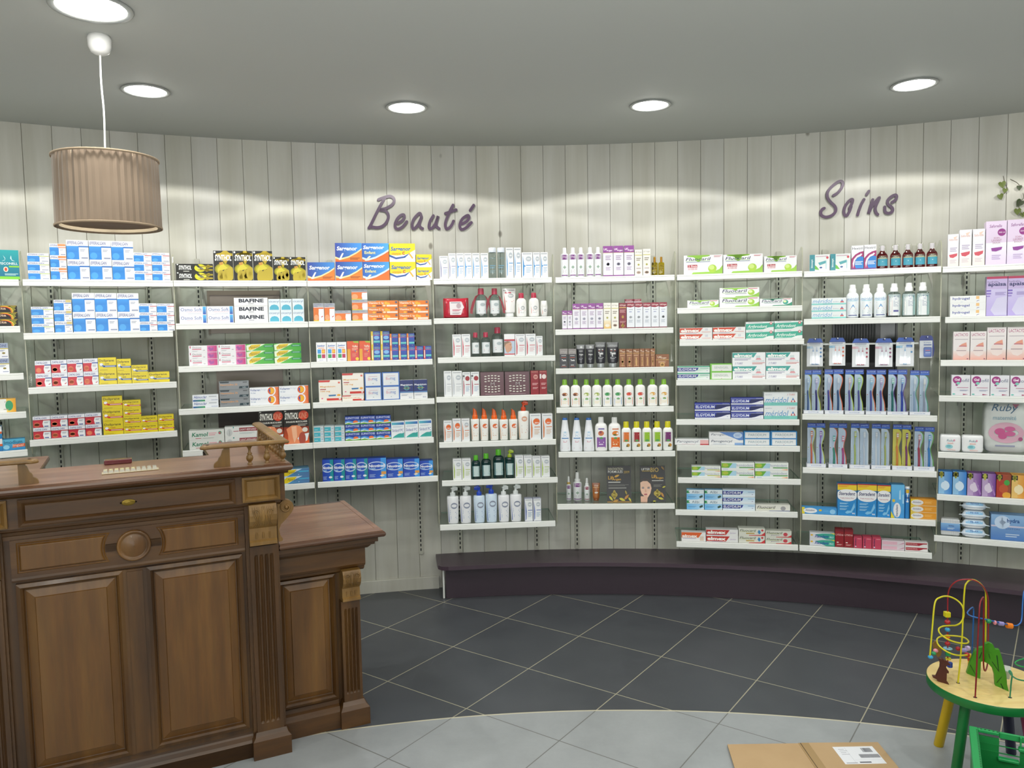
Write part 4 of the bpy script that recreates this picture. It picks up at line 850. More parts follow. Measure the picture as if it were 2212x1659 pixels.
DS['synW'] = ('#12130f', [('t', 'SYNTHOL', .08, .18, .43, .72, '#eef0ee', .01, .03), ('r', .2, .86, .36, .93, '#d8d8d0'), ('e', .66, .5, .16, .46, '#d8d41c'), ('p', [(.52, .12), (.60, .08), (.78, .68), (.70, .78)], '#26281c'), ('t', 'SYNTHOL', .58, .42, .76, .62, '#b8b8a8'), ('o', .88, .3, .05, .2, .3, '#b8a42c'), ('o', .84, .72, .05, .2, .3, '#b8a42c'), ('r', .03, .02, .07, .16, '#dfe2e0')])
DS['synK'] = ('#17130f', [('t', 'SYNTHOL', .05, .08, .60, .28, '#e8e8e0', .02, .03), ('e', .80, .17, .20, .14, '#c63a1c'), ('t', 'KINE', .60, .09, .94, .26, '#d88a6c', .02, .02), ('t', 'DOULEURS MUSCULAIRES', .10, .33, .94, .38, '#dcdcd4', 0, .02), ('g', 0, .5, 1, 1, '#7c2810', '#d8541c', 'y'), ('p', [(.10, .56), (.32, .46), (.62, .46), (.78, .62), (.66, .78), (.60, 1), (.16, 1), (.16, .74)], '#e0885c'), ('p', [(.30, .50), (.50, .48), (.52, .8), (.40, .98), (.34, .8)], '#ecb490'), ('e', .84, .60, .11, .07, '#d8d4cc'), ('p', [(.52, .86), (.66, .74), (1, .70), (.92, .92), (.74, .98)], '#dfe4e8'), ('o', .72, .86, .11, .06, .25, '#a84838'), ('r', .04, .02, .12, .05, '#dcdcd4'), ('l', .56, .42, .94, .48, 2, '#a8a49c')])
DS['osmo'] = ('#e6e9f2', [('t', 'Osmo Soft', .05, .18, .82, .58, '#46589c', 0, .0), ('l', .25, .64, .82, .68, 1, '#d8a8b4'), ('l', .3, .86, .8, .89, 1, '#a8aebc'), ('g', .86, .03, .98, .96, '#4ab4ec', '#2848a8', 'y')])
DS['biaf'] = ('#e8eaec', [('t', 'BIAFINE', .14, .12, .88, .58, '#1d2338', 0, .045), ('l', .42, .70, .58, .75, 1, '#5a5c66'), ('l', .34, .88, .64, .90, 1, '#a8aab0')])
DS['cica'] = ('#dbe6ec', [('t', 'cicatryl', .06, .12, .92, .36, '#3a6ca0', 0, .0), ('p', [(.10, .94), (.12, .70), (.26, .54), (.5, .48), (.74, .54), (.88, .70), (.90, .94)], '#4fb0cc')])
DS['onct'] = ('#e6e6ea', [('t', 'Onctose', .12, .16, .44, .42, '#4c2c44', 0, .0), ('l', .12, .5, .44, .62, 1, '#c85070'), ('r', .04, .08, .07, .4, '#b83060'), ('l', .12, .8, .32, .9, 2, '#a8a8b0'), ('e', .53, .72, .04, .07, '#b8b8bc'), ('g', .64, .03, .98, .97, '#d870ac', '#b82070', 'x'), ('p', [(.66, .4), (.72, .2), (.78, .45), (.86, .25), (.86, .7), (.74, .85)], '#a04c98')])
DS['apai'] = ('#4cae3c', [('g', 0, 0, 1, 1, '#5cba4c', '#38a028', 'x'), ('p', [(0, .2), (.2, 0), (.7, 0), (.5, .4), (.2, 1), (.02, 1)], '#ddebd0'), ('p', [(.08, .5), (.2, .12), (.55, .04), (.48, .36), (.26, .8), (.1, .9)], '#dcbe20'), ('t', 'Apaisyl', .09, .22, .5, .76, '#7c6c20', .04, .0), ('r', .64, .22, 1, .5, '#177a54'), ('l', .68, .3, .94, .4, 1, '#8cc4a8')])
DS['apaB'] = ('#5c8eb0', [('g', 0, 0, 1, 1, '#4c90c0', '#4c74a4', 'x'), ('p', [(0, 0), (.75, 0), (.4, .6), (.2, 1), (0, 1)], '#c8dcec'), ('p', [(.06, .55), (.18, .10), (.56, .06), (.46, .45), (.22, .9), (.08, .92)], '#dcc418'), ('t', 'Apaisyl', .20, .24, .56, .66, '#6a6020', .04, .0), ('r', .62, .3, .98, .46, '#48acd4'), ('e', .62, .8, .02, .05, '#b8d4e4')])
DS['hemo'] = ('#e4e8ee', [('t', 'Hémoclar', .05, .12, .56, .56, '#33509c', .02, .01), ('l', .63, .2, .93, .36, 1, '#b4bac0'), ('g', .02, .74, .48, 1, '#2a54a0', '#3a9c54', 'x'), ('l', .72, .78, .97, .86, 1, '#9ca4c4')])
DS['hexa'] = ('#83888c', [('r', 0, .02, 1, .10, '#74797d'), ('p', [(.02, .04), (.34, .04), (.32, .22), (.04, .22)], '#1c2c34'), ('t', 'Hexomedine 2%', .04, .30, .62, .52, '#d89a5c', 0, .01), ('t', 'biogaran', .05, .60, .24, .68, '#2c2c30', 0, .01), ('p', [(.68, .64), (.99, .62), (.96, .88), (.66, .9)], '#14323c'), ('t', 'GEL', .78, .68, .92, .84, '#b8c4c8'), ('l', .80, .12, .94, .22, 1, '#4c5054')])
DS['volt'] = ('#e8ebf0', [('t', 'Voltaren', .02, .12, .36, .40, '#34549c', 0, .01), ('t', 'Actigo', .36, .12, .60, .40, '#b8c0d4', .02, 0), ('t', '1% Gel', .04, .52, .2, .68, '#4c74ac'), ('g', .80, 0, 1, 1, '#eaa070', '#d85818', 'x'), ('e', .76, .40, .14, .55, '#ecedf0'), ('e', .74, .42, .115, .42, '#d8541c'), ('e', .76, .42, .085, .34, '#ecb02c'), ('p', [(.66, .3), (.72, .16), (.72, .6), (.70, .68)], '#4050a0')])
DS['kamol'] = ('#d9dcd8', [('t', 'Kamol', .08, .22, .54, .66, '#1f7c5c', .02, .02), ('l', .56, .3, .78, .58, 2, '#e0a8b0'), ('e', .88, .34, .05, .18, '#6a9a80'), ('e', .87, .38, .03, .1, '#c8506c'), ('l', .18, .82, .34, .87, 1, '#b84050'), ('l', .38, .82, .7, .86, 1, '#a8aca8')])
DS['stb'] = ('#dee0de', [('o', .14, .55, .09, .35, .1, '#c4c8c8'), ('l', .26, .4, .42, .48, 1, '#b87880'), ('r', .44, .12, 1, .48, '#8c2430'), ('t', 'SAINT-BERNARD', .46, .2, .96, .42, '#d8c4c4', 0, .02), ('l', .44, .6, .9, .72, 2, '#b8c8c8'), ('r', .25, 0, .28, .14, '#3a9c98')])
DS['sarg'] = ('#2b4ca8', [('g', 0, 0, 1, 1, '#2a3c98', '#3c90dc', 'x'), ('p', [(0, 1), (0, .82), (.18, .86), (.5, .74), (.8, .54), (1, .34), (1, 1)], '#e07c28'), ('p', [(0, .82), (0, .72), (.18, .82), (.5, .70), (.8, .48), (1, .28), (1, .36), (.8, .56), (.5, .78), (.2, .90)], '#ecd8a0'), ('t', 'Sargenor', .05, .18, .84, .46, '#eef2f6', .03, .03), ('p', [(.12, .90), (.26, .54), (.32, .54), (.20, .90)], '#e2e4e4'), ('l', .55, .78, .92, .88, 2, '#8c4818'), ('r', 0, .93, 1, 1, '#d8601c')])
DS['sargE'] = ('#2f6cc0', [('g', 0, 0, 1, 1, '#2458b0', '#48a0e4', 'x'), ('p', [(0, 1), (0, .85), (.2, .90), (.5, .78), (.8, .58), (1, .40), (1, 1)], '#dc6a22'), ('p', [(0, .85), (0, .74), (.2, .84), (.5, .72), (.8, .50), (1, .32), (1, .42), (.8, .60), (.5, .82), (.2, .94)], '#c4dcf0'), ('t', 'Sargenor', .03, .12, .84, .38, '#eef2f6', .03, .03), ('t', 'Enfant', .09, .42, .50, .58, '#e4dc84', 0, .02), ('p', [(.08, .94), (.26, .68), (.33, .70), (.16, .96)], '#dcd4c0')])
DS['sargC'] = ('#e6ce1c', [('p', [(0, .62), (.3, .66), (.7, .58), (1, .34), (1, 1), (0, 1)], '#e2e6e4'), ('p', [(0, .60), (.25, .76), (.55, .70), (.80, .52), (.60, .78), (.25, .86), (0, .72)], '#2f549c'), ('t', 'Sargenor', .04, .18, .84, .46, '#2a68ac', .03, .03), ('t', 'vitamine', .08, .48, .45, .62, '#b8562c', .02, 0), ('t', 'C', .50, .44, .60, .62, '#b8303c', 0, .04), ('p', [(.72, .52), (.78, .50), (.92, .78), (.88, .84)], '#e0a83c')])
DS['sargCs'] = DS['sargC']
DS['vitT'] = (W0, [('r', 0, 0, 1, .22, '#a4a8b0'), ('t', 'VITAMINE C', .06, .05, .9, .12, '#44508c'), ('t', 'UPSA', .06, .14, .42, .21, '#44508c'), ('r', 0, .24, .98, .32, '#dc6c34'), ('r', .0, .32, .5, .95, '#e07428'), ('e', .25, .8, .2, .16, '#eca070'), ('p', [(.52, .32), (.98, .32), (.98, .97), (.56, .97), (.48, .6)], W0), ('p', [(.70, .76), (.88, .70), (.90, .74), (.74, .80)], '#b83038'), ('r', 0, .95, .5, 1, '#ccc020')])
DS['vitS'] = ('#c9ccd2', [('r', 0, 0, 1, .26, '#a4a8b0'), ('t', 'VITAMINE C UPSA', .04, .06, .80, .15, '#44508c'), ('r', 0, .28, .98, .36, '#dc6c34'), ('r', 0, .34, .66, .92, '#e07428'), ('e', .2, .72, .2, .26, '#eca070'), ('p', [(.68, .34), (1, .34), (1, .98), (.70, .98), (.64, .66)], W0), ('r', 0, .92, .66, 1, '#ccc020')])
DS['vitW'] = ('#df7a20', [('r', 0, .0, .28, .12, '#a09c90'), ('t', 'Vitamine C 1g', .03, .20, .52, .58, '#f2ead8', 0, .02), ('e', .6, .4, .06, .24, '#ecae30'), ('e', .68, .5, .05, .2, '#ecae30'), ('r', .9, .1, .97, .42, '#5a5c70'), ('r', .28, .66, .46, .9, '#7c4030'), ('e', .54, .78, .05, .14, '#ecd8b0'), ('r', .62, .66, .97, .92, '#eadfd0'), ('e', .2, .8, .05, .14, '#ecb43c')])
DS['jun'] = (W0, [('t', 'Junior', .10, .12, .88, .25, '#2c5cac', 0, .03), ('l', .2, .28, .8, .31, 1, '#d8783c'), ('r', .12, .36, .48, .58, '#3a98dc'), ('r', .54, .36, .88, .58, '#e8923c'), ('e', .7, .47, .12, .07, '#ecc43c'), ('r', .12, .62, .48, .82, '#3a9c54'), ('r', .54, .62, .88, .82, '#b8305c'), ('t', 'boiron', .3, .88, .66, .94, '#7c84b4')])
DS['vitR'] = ('#d05a24', [('g', 0, 0, 1, 1, '#dc5a24', '#c8384c', 'y'), ('r', .0, .4, .28, 1, '#dc9c28'), ('p', [(.5, 0), (1, 0), (1, .10), (.62, .08)], '#9cb430'), ('t', 'VitaMax', .44, .20, .92, .32, '#f0dcc8', 0, .02), ('l', .42, .36, .9, .46, 2, '#ecb49c'), ('e', .70, .5, .05, .03, '#3a68b4'), ('e', .8, .54, .06, .035, '#ecb030'), ('l', .42, .62, .8, .80, 4, '#e08a70'), ('e', .84, .9, .14, .08, '#ecc82c')])
def bion(c): return [('g', 0, .1, 1, 1, '#2450b0', '#183890', 'y'), ('r', 0, .0, .24, 1, c), ('r', .06, .3, .17, .9, '#e8e0d0'), ('e', .58, .16, .40, .08, '#7c98b8'), ('t', 'BION3', .26, .11, .90, .21, '#24406c', 0, .02), ('r', .28, .26, .96, .29, '#c8506c'), ('r', .28, .64, .98, .80, '#3ab0b4'), ('r', .28, .69, .98, .71, '#b8e4dc'), ('e', .7, .91, .05, .02, '#c87898')]
DS['bioY'] = ('#2448a0', bion('#dcc030') + [('e', .62, .44, .3, .13, '#7ab0e0')]); DS['bioO'] = ('#2448a0', bion('#e07a20')); DS['bioR'] = ('#2448a0', bion('#c02434'))
DS['mag'] = ('#e8e4dc', [('p', [(0, 0), (.52, 0), (.48, .09), (0, .09)], '#c83834'), ('r', .86, .08, .95, .16, '#d86858'), ('t', 'Magnésium', .06, .26, .74, .34, '#dc9c3c', 0, .02), ('l', .06, .40, .32, .44, 1, '#b04048'), ('t', '100 mg', .08, .48, .50, .56, '#dc9c3c', 0, .02), ('p', [(.42, .68), (.76, .67), (.74, .74), (.44, .75)], '#3c78ac'), ('e', .88, .70, .08, .045, '#e0a038'), ('r', .34, .84, 1, .94, '#c8342c'), ('e', .92, .88, .05, .03, '#ece4dc'), ('e', .14, .84, .04, .03, '#e07898')])
DS['magS'] = ('#e8e4dc', [('p', [(0, .04), (.42, .04), (.38, .2), (0, .2)], '#c83834'), ('t', 'Magnésium 100 mg', .05, .36, .80, .58, '#dc9c3c', 0, .01), ('r', .48, .66, 1, .94, '#c8342c'), ('e', .93, .74, .05, .12, '#ece4dc')])
DS['bmg'] = ('#3c6cb8', [('r', .06, .07, .94, .95, '#dadee2'), ('t', 'Bio', .22, .36, .46, .56, '#c87890', 0, -.0), ('t', 'mag', .46, .40, .76, .62, '#3c6cb8', 0, 0), ('l', .24, .26, .76, .29, 1, '#c8a0b0'), ('e', .5, .78, .03, .02, '#4c7c8c')])
DS['mgb'] = ('#e0e2e4', [('r', 0, 0, 1, .60, '#24306c'), ('t', 'Magnésium', .05, .20, .94, .32, '#e4e8ee', 0, .02), ('e', .5, .42, .2, .12, '#4c8c8c'), ('e', .5, .42, .1, .07, '#24446c'), ('l', .24, .41, .78, .43, 1, '#a8a040'), ('r', 0, .60, 1, .67, '#5c84b4'), ('l', .1, .76, .6, .82, 2, '#a8acb8'), ('t', 'Boiron', .66, .88, .9, .94, '#54649c')])
DS['teal'] = ('#b9c6ca', [('r', 0, 0, 1, .16, '#c4ccce'), ('r', .03, .2, .66, .95, '#40aabc'), ('l', .1, .62, .4, .68, 1, '#d8ecec'), ('r', .68, .2, .98, .95, '#c4d4dc'), ('l', .74, .4, .92, .6, 2, '#7c98b8')])
DS['eup'] = ('#203a78', [('r', 0, 0, 1, 1, '#1d3c98'), ('t', 'EUPHYTOSE', .04, .10, .94, .34, '#cfd8ec', 0, .01), ('p', [(0, .62), (.25, .50), (.55, .66), (1, .50), (1, .80), (0, .85)], '#4c94d4'), ('e', .70, .74, .17, .22, '#e07030'), ('p', [(0, .80), (.2, .70), (.5, .84), (1, .74), (1, 1), (0, 1)], '#e6ece8'), ('p', [(0, .90), (.25, .80), (.5, .92), (1, .84), (1, 1), (0, 1)], '#5c9c2c')])
DS['sed'] = ('#e2e8ec', [('g', .04, .05, .96, .20, '#58b4c4', '#2c58a8', 'x'), ('l', .12, .28, .86, .34, 2, '#a4b4c8'), ('t', 'Sédatif PC', .07, .44, .93, .60, '#44509c', 0, .0), ('p', [(.06, .96), (.25, .84), (.55, .72), (.96, .66), (.96, .96)], '#2c9c94'), ('e', .8, .70, .1, .015, '#b8c8e0')])
def nico(w, o):
    r = [('g', 0, 0, .72, 1, '#1a3aa4', '#1c54bc', 'x'), ('r', .70, 0, 1, 1, w), ('o', .45, .38, .52, .22, .05, '#b8c8e4'), ('t', 'Nicotinell', .03, .30, .93, .44, '#eef2f8', .02, .03), ('l', .04, .48, .4, .53, 1, '#88b4dc'), ('l', .06, .78, .4, .92, 3, '#8ca4d4')]
    return r + ([('e', .72, .82, .16, .05, '#dfe6ea')] if o else [('r', .72, .66, .98, .80, '#d89848'), ('p', [(.62, .86), (.78, .80), (.92, .86), (.74, .92)], '#e8d8b8')])
DS['nicT'] = ('#1c4298', nico('#128c98', 1)); DS['nicL'] = ('#1c4298', nico('#3a94e0', 0))
def bod(c, dot=0, lc='#a4b8d0'): return [('r', .04, .02, .96, .98, '#e2e5e7'), ('l', .1, .05, .9, .075, 1, '#9298a0'), ('p', [(.10, .12), (.24, .55), (.20, .9), (.10, .97)], c), ('o', .64, .26, .26, .10, .08, '#b4bcc4'), ('l', .4, .50, .94, .53, 1, c), ('l', .4, .60, .9, .80, 4, lc)] + ([('e', .24, .54, .12, .03, c)] if dot else [])
DS['boL'] = (W0, bod('#8c8cac')); DS['boD'] = (W0, bod('#3c8ccc', 1)); DS['boB'] = (W0, bod('#4a90c8')); DS['boP'] = (W0, bod('#c04858', 0, '#d8b4bc')); DS['boW'] = (W0, bod('#b8bcc4', 0, '#c4c8cc')); DS['boG'] = (W0, bod('#a4bc54', 0, '#bccc9c')); DS['boV'] = ('#b4b8cc', bod('#4860ac'))
DS['boDot'] = (W0, bod('#a85060') + [('e', .64, .26, .28, .10, '#9c2430'), ('r', .04, .12, .28, .30, '#5a5c60'), ('r', .1, .2, .26, .34, '#e8e8e8')])
DS['boRed'] = ('#8c1c28', [('t', 'BIODERMA', .12, .03, .9, .07, '#d8a08c'), ('o', .62, .26, .28, .10, .08, '#c88c84'), ('l', .2, .52, .9, .60, 2, '#d8a8a8'), ('l', .25, .70, .9, .76, 2, '#d8b0b0')]); DS['boRedW'] = ('#8c1c28', DS['boRed'][1][:1] + [('e', .64, .25, .28, .10, '#e4d8d4'), ('r', .08, .14, .28, .34, '#e8e4e4'), ('l', .25, .52, .9, .60, 2, '#d8a8a8'), ('l', .3, .70, .9, .76, 2, '#d8b0b0')])
DS['boS'] = (W0, bod('#d07844', 0, '#d8b8a0') + [('e', .60, .30, .30, .12, '#dc6424'), ('t', '50+', .44, .32, .84, .38, '#f2e4dc', 0, .03)]); DS['boS2'] = (W0, bod('#d07844', 0, '#d8b8a0') + [('t', '50+', .42, .30, .84, .38, '#e08c4c')])
DS['face'] = (W0, [('r', .0, .02, 1, .22, '#e8e8ea'), ('r', 0, .24, 1, .32, '#b83844'), ('r', 0, .32, 1, .88, '#b4c4d8'), ('p', [(.02, .42), (.3, .34), (.62, .36), (.72, .46), (.70, .54), (.76, .62), (.70, .66), (.66, .76), (.5, .80), (.34, .86), (.16, .80), (.06, .62)], '#c8987c'), ('p', [(0, .36), (.3, .32), (.6, .35), (.4, .40), (.14, .46), (0, .6)], '#8c7058'), ('p', [(.5, .48), (.64, .48), (.60, .51)], '#4a3a34'), ('p', [(.54, .68), (.66, .66), (.62, .70)], '#a8605c'), ('r', 0, .89, 1, .94, '#b83844')])
DS['brM'] = ('#5a3c44', [('r', .03, .02, .97, .98, '#66474f')] + [('e', .22 + .14 * i, y + .02 * (i - 2) ** 2 * (1 if y < .5 else -1) * .4, .05, .022, '#dcdad0') for y in (.15, .26, .37, .63, .74, .85) for i in range(5)] + [('t', 'M', .44, .44, .60, .58, '#b4b0b0', 0, -.01), ('l', .2, .93, .84, .95, 1, '#a88c94')])
DS['lfP'] = ('#e0dfe8', [('r', 0, 0, 1, .22, '#8c4494'), ('t', "Lift'", .08, .07, .42, .14, '#eee4f0', 0, .02), ('t', 'Argan', .36, .12, .92, .19, '#eee4f0', 0, .02), ('r', 0, .22, 1, .235, '#c8b478'), ('l', .24, .32, .8, .46, 3, '#a894b4'), ('o', .5, .60, .2, .05, .1, '#a8a8bc'), ('l', .26, .70, .76, .80, 3, '#a894b4'), ('r', 0, .96, 1, 1, '#84408c')])
DS['lfW'] = ('#e6e4dc', [('t', "Lift' Argan", .1, .06, .9, .14, '#7c7470'), ('l', .04, .20, .96, .23, 1, '#c4bc70'), ('l', .2, .32, .8, .42, 2, '#8c8478'), ('e', .5, .58, .14, .04, '#a8a454'), ('l', .2, .7, .8, .74, 1, '#b8a8a8'), ('o', .5, .88, .3, .06, .1, '#c8b4a8')]); DS['lfY'] = ('#e6e4dc', DS['lfW'][1][:5] + [('g', 0, .68, 1, 1, '#e6dcc0', '#dcb05c', 'y'), ('e', .5, .88, .32, .06, '#e2dccc')])
DS['lfD'] = ('#7c2030', [('t', "Lift'Argan", .08, .05, .92, .14, '#e4ccc8', 0, .01), ('r', 0, .17, 1, .20, '#d0b068'), ('l', .1, .27, .9, .38, 3, '#c89898'), ('e', .5, .55, .16, .06, '#b08c3c'), ('l', .1, .72, .9, .78, 2, '#c49494'), ('o', .5, .90, .24, .06, .2, '#c0a050')])
DS['lfR'] = ('#dfe3ea', [('p', [(0, 0), (1, 0), (1, .15), (.5, .19), (0, .17)], '#8c2038'), ('t', "Lift'Argan", .08, .05, .92, .13, '#ecdcd8', 0, .01), ('r', .3, .35, .64, .37, '#44549c'), ('l', .24, .26, .78, .29, 1, '#a8b0bc'), ('o', .5, .57, .2, .045, .1, '#b0b4bc'), ('l', .24, .68, .76, .78, 3, '#b0b8c4'), ('r', 0, .965, 1, 1, '#7c1c34')]); DS['lfRs'] = ('#8c2038', [('t', "Lift'Argan", .15, .1, .85, .5, '#e8d4d4', 0, .01), ('r', 0, .66, 1, .9, '#e4e0e4')])
DS['lfK'] = ('#20222c', [('r', 0, 0, 1, .28, '#8c8684'), ('t', "Lift'Argan", .1, .1, .9, .22, '#b8b4b4'), ('l', .2, .34, .8, .37, 1, '#c4c4c4'), ('l', .2, .44, .8, .47, 1, '#b0482c'), ('t', 'Tonic', .25, .54, .8, .64, '#eceeee', 0, .03), ('l', .3, .82, .7, .86, 1, '#b0b0b0'), ('l', .2, .90, .8, .92, 1, '#b0482c')])
DS['lfO'] = ('#8a5228', [('t', "Lift'", .08, .06, .45, .13, '#ecdcc4', 0, .01), ('t', 'Argan', .34, .12, .92, .19, '#ecdcc4', 0, .01), ('r', 0, .23, 1, .25, '#d8b464'), ('l', .1, .32, .9, .38, 2, '#d0a880'), ('l', .25, .46, .75, .50, 2, '#c09870'), ('o', .5, .70, .16, .045, .3, '#c89c5c'), ('l', .2, .9, .8, .92, 1, '#c8a078')]); DS['lfOw'] = ('#8a5228', [('t', "Lift'", .16, .12, .44, .30, '#ecdcc4', 0, .01), ('t', 'Argan', .38, .22, .8, .38, '#ecdcc4', 0, .01), ('r', 0, .42, 1, .45, '#d8b464'), ('l', .2, .54, .8, .70, 3, '#d0a880'), ('o', .5, .85, .12, .07, .3, '#c89c5c')])
def flu(c, c2, ex=(), tc='#34345c'): return [('o', .40, .04, .34, .12, .4, c), ('r', .0, .0, 1, .03, '#e6ecdc'), ('t', 'Fluocaril', .06, .16, .70 - .0, .50, tc, .03, .01), ('r', .06, .52, .66, .55, c), ('l', .14, .62, .68, .67, 1, '#9098a0'), ('e', .80, .52, .085, .30, c2), ('e', .78, .44, .05, .15, '#dcecb0'), ('p', [(.42, .90), (.80, .88), (.93, .68), (1, .5), (1, 1), (.38, 1)], c), ('l', .72, .08, .96, .16, 1, '#c87880')] + list(ex)
DS['fluo'] = (W0, flu('#8cc040', '#a4cc3c')); DS['fluT'] = (W0, flu('#2a8c6c', '#2c9c8c')); DS['fluW'] = ('#dcdcd4', [('t', 'Fluocaril', .04, .18, .58, .62, '#44443c', .03, .01), ('r', .04, .64, .56, .68, '#a8b43c'), ('e', .80, .55, .075, .34, '#9c9ca0'), ('p', [(.4, .90), (1, .86), (1, 1), (.38, 1)], '#8c94b0')])
def flub(): return [('o', .38, .03, .3, .08, .4, '#8cc040'), ('t', 'Fluocaril', .05, .12, .70, .28, '#34345c', .03, .01), ('r', .05, .29, .68, .305, '#8cc040'), ('l', .06, .34, .68, .37, 1, '#7880a0'), ('r', .10, .50, .35, .64, '#a82434'), ('t', '2 Etuis', .12, .52, .34, .62, '#f0dcdc', 0, .02), ('r', .10, .64, .35, .78, '#e4ccd0'), ('t', 'x 125 ml', .12, .66, .34, .76, '#a84c5c'), ('p', [(.24, .90), (.78, .88), (.92, .76), (1, .56), (1, 1), (.20, 1)], '#94c444'), ('e', .74, .72, .11, .21, '#a8cc40'), ('e', .72, .66, .07, .12, '#c8e080'), ('l', .78, .05, .97, .12, 2, '#d08890')]
DS['flu2'] = (W0, flub())
DS['elmO'] = ('#dfe0e0', [('p', [(0, .06), (.72, .06), (.60, .78), (0, .78)], '#c8482c'), ('t', 'elmex', .03, .18, .62, .74, '#f0eeea', 0, .045), ('l', .18, .86, .52, .91, 1, '#7c70a0'), ('r', .78, .14, .87, .5, '#c8c8d0'), ('l', .68, .68, .96, .76, 1, '#d08c84')]); DS['elmJ'] = ('#dfe0e0', DS['elmO'][1][:3] + [('t', 'Junior', .74, .42, .95, .66, '#8c64a8', .02, 0)]); DS['elmJ'][1][0:1] = [('p', [(0, .06), (.74, .06), (.62, .88), (0, .88)], '#b83028')]
DS['elmK'] = ('#e4e4e4', [('p', [(0, .0), (.86, .0), (.70, .58), (0, .58)], '#d8602c'), ('t', 'elmex', .02, .24, .66, .56, '#f0eeea', 0, .045), ('l', .04, .66, .6, .72, 1, '#a8a0c0'), ('r', .76, .42, .92, .9, '#d8c8b8')])
DS['elmS'] = (W0, [('p', [(0, .03), (.74, .03), (.64, .38), (0, .38)], '#2a9c94'), ('t', 'elmex', .04, .10, .62, .36, '#eef0ee', 0, .045), ('l', .06, .46, .56, .58, 2, '#8480a4'), ('r', .72, .24, .84, .5, '#c8d8d8'), ('p', [(.70, .56), (.74, .42), (.84, .42), (.88, .56)], '#d8949c'), ('t', 'SENSITIVE', .60, .62, .96, .69, '#88a8b0'), ('l', .60, .76, .98, .88, 2, '#c8706c'), ('t', '2 TUBES', .07, .74, .32, .88, '#7c78ac', .02, 0)])
DS['arth'] = ('#dfe3e2', [('p', [(0, .24), (1, .14), (1, .62), (.82, .66), (.62, .88), (0, .92)], '#34a48c'), ('t', 'Arthrodont', .06, .36, .78, .72, '#e6f0ec', .03, .01), ('e', .90, .2, .05, .16, '#b83844'), ('r', .88, .12, .92, .28, '#eceaea'), ('l', .08, .06, .6, .11, 1, '#a8acb4'), ('l', .06, .80, .3, .84, 1, '#a8d8cc')])
DS['elgG'] = ('#dfe6e4', [('r', 0, 0, 1, .16, '#26a07c'), ('p', [(.56, .24), (1, .24), (1, .5), (.6, .78), (.5, .8)], '#c4dcd0'), ('p', [(0, .24), (.66, .24), (.62, .60), (.54, .76), (0, .76)], '#1f2f88'), ('t', 'ELGYDIUM', .04, .34, .58, .66, '#e0e4ee', 0, .02), ('l', .70, .30, .96, .36, 1, '#30807c'), ('e', .92, .68, .02, .05, '#a8a4c4')])
DS['elg'] = ('#202c80', [('r', 0, 0, 1, .16, '#2b3898'), ('r', 0, .18, 1, .21, '#c8d0e8'), ('p', [(0, .24), (.6, .24), (.6, .74), (0, .74)], '#20329c'), ('p', [(.62, .24), (1, .24), (1, .40), (.86, .48), (.66, .76), (.55, .78)], '#1c2458'), ('t', 'ELGYDIUM', .03, .32, .56, .68, '#dfe4f0', 0, .02), ('p', [(0, .82), (.62, .82), (.74, .72), (.9, .48), (1, .42), (1, .98), (0, .98)], '#dfe2ea'), ('l', .78, .10, .97, .13, 1, '#b8c0dc'), ('e', .92, .7, .02, .05, '#b4b8d4')])
DS['elgB'] = ('#c9d4de', [('g', 0, .1, 1, 1, '#b8d8ee', '#e0e8ee', 'y'), ('p', [(0, .20), (.64, .20), (.60, .58), (.52, .74), (0, .74)], '#1f2f88'), ('t', 'ELGYDIUM', .03, .28, .56, .66, '#e0e4ee', 0, .02), ('l', .78, .3, .97, .36, 1, '#5884b8'), ('e', .92, .66, .02, .06, '#a8a4c4')])
DS['sens'] = ('#72be3c', [('r', .07, .13, .98, .93, '#dfe2de'), ('t', 'SENSIGEL', .18, .34, .84, .62, '#8ca498', 0, 0), ('e', .52, .86, .03, .05, '#c8a8a8')])
DS['meri'] = ('#dfe4e6', [('t', 'méridol', .04, .36, .74, .78, '#3c88c4', .04, 0), ('p', [(.80, .74), (.87, .40), (.95, .74)], '#c04c54'), ('p', [(.835, .58), (.87, .40), (.905, .58)], '#4c90c8'), ('r', .845, .6, .895, .72, '#eceeee'), ('r', 0, .76, 1, 1, '#78c4bc'), ('t', 'soin des gencives irritées', .22, .84, .76, .90, '#28687c'), ('t', 'dentifrice', .04, .16, .24, .21, '#44507c'), ('t', '2 TUBES', .68, .12, .94, .24, '#d08484', .02, 0)])
DS['merS'] = ('#dfe4e6', [('t', 'méridol', .03, .14, .60, .74, '#4c94c8', .03, 0), ('t', 'dentifrice', .62, .52, .79, .62, '#54608c'), ('r', 0, .78, 1, 1, '#84ccc8'), ('p', [(.82, .70), (.88, .24), (.94, .70)], '#c85c60'), ('p', [(.85, .48), (.88, .24), (.91, .48)], '#4c90c8'), ('l', .32, .84, .62, .88, 1, '#44849c')])
DS['par'] = ('#e2e4e6', [('t', 'Parogencyl', .05, .22, .70, .74, '#2c3c5c', .03, 0), ('l', .2, .84, .6, .88, 1, '#d8a0a8'), ('r', .75, .16, 1, .82, '#e0b0b0'), ('r', .75, .82, 1, 1, '#c03c44')])
DS['parW'] = ('#e2e4e6', [('t', 'Parogencyl', .05, .10, .66, .30, '#2c3c5c', .03, 0), ('p', [(.30, 0), (1, 0), (1, .60), (.88, .62)], '#5a84c4'), ('e', .84, .24, .13, .22, '#b8cce4'), ('l', .76, .18, .92, .32, 3, '#7c98c8'), ('r', 0, .47, .72, .485, '#c0c4c8'), ('t', 'Parogencyl', .05, .60, .68, .84, '#2c3c5c', .03, 0), ('l', .12, .90, .5, .93, 1, '#a8b4c8'), ('r', .75, .82, 1, 1, '#80a4d4')])
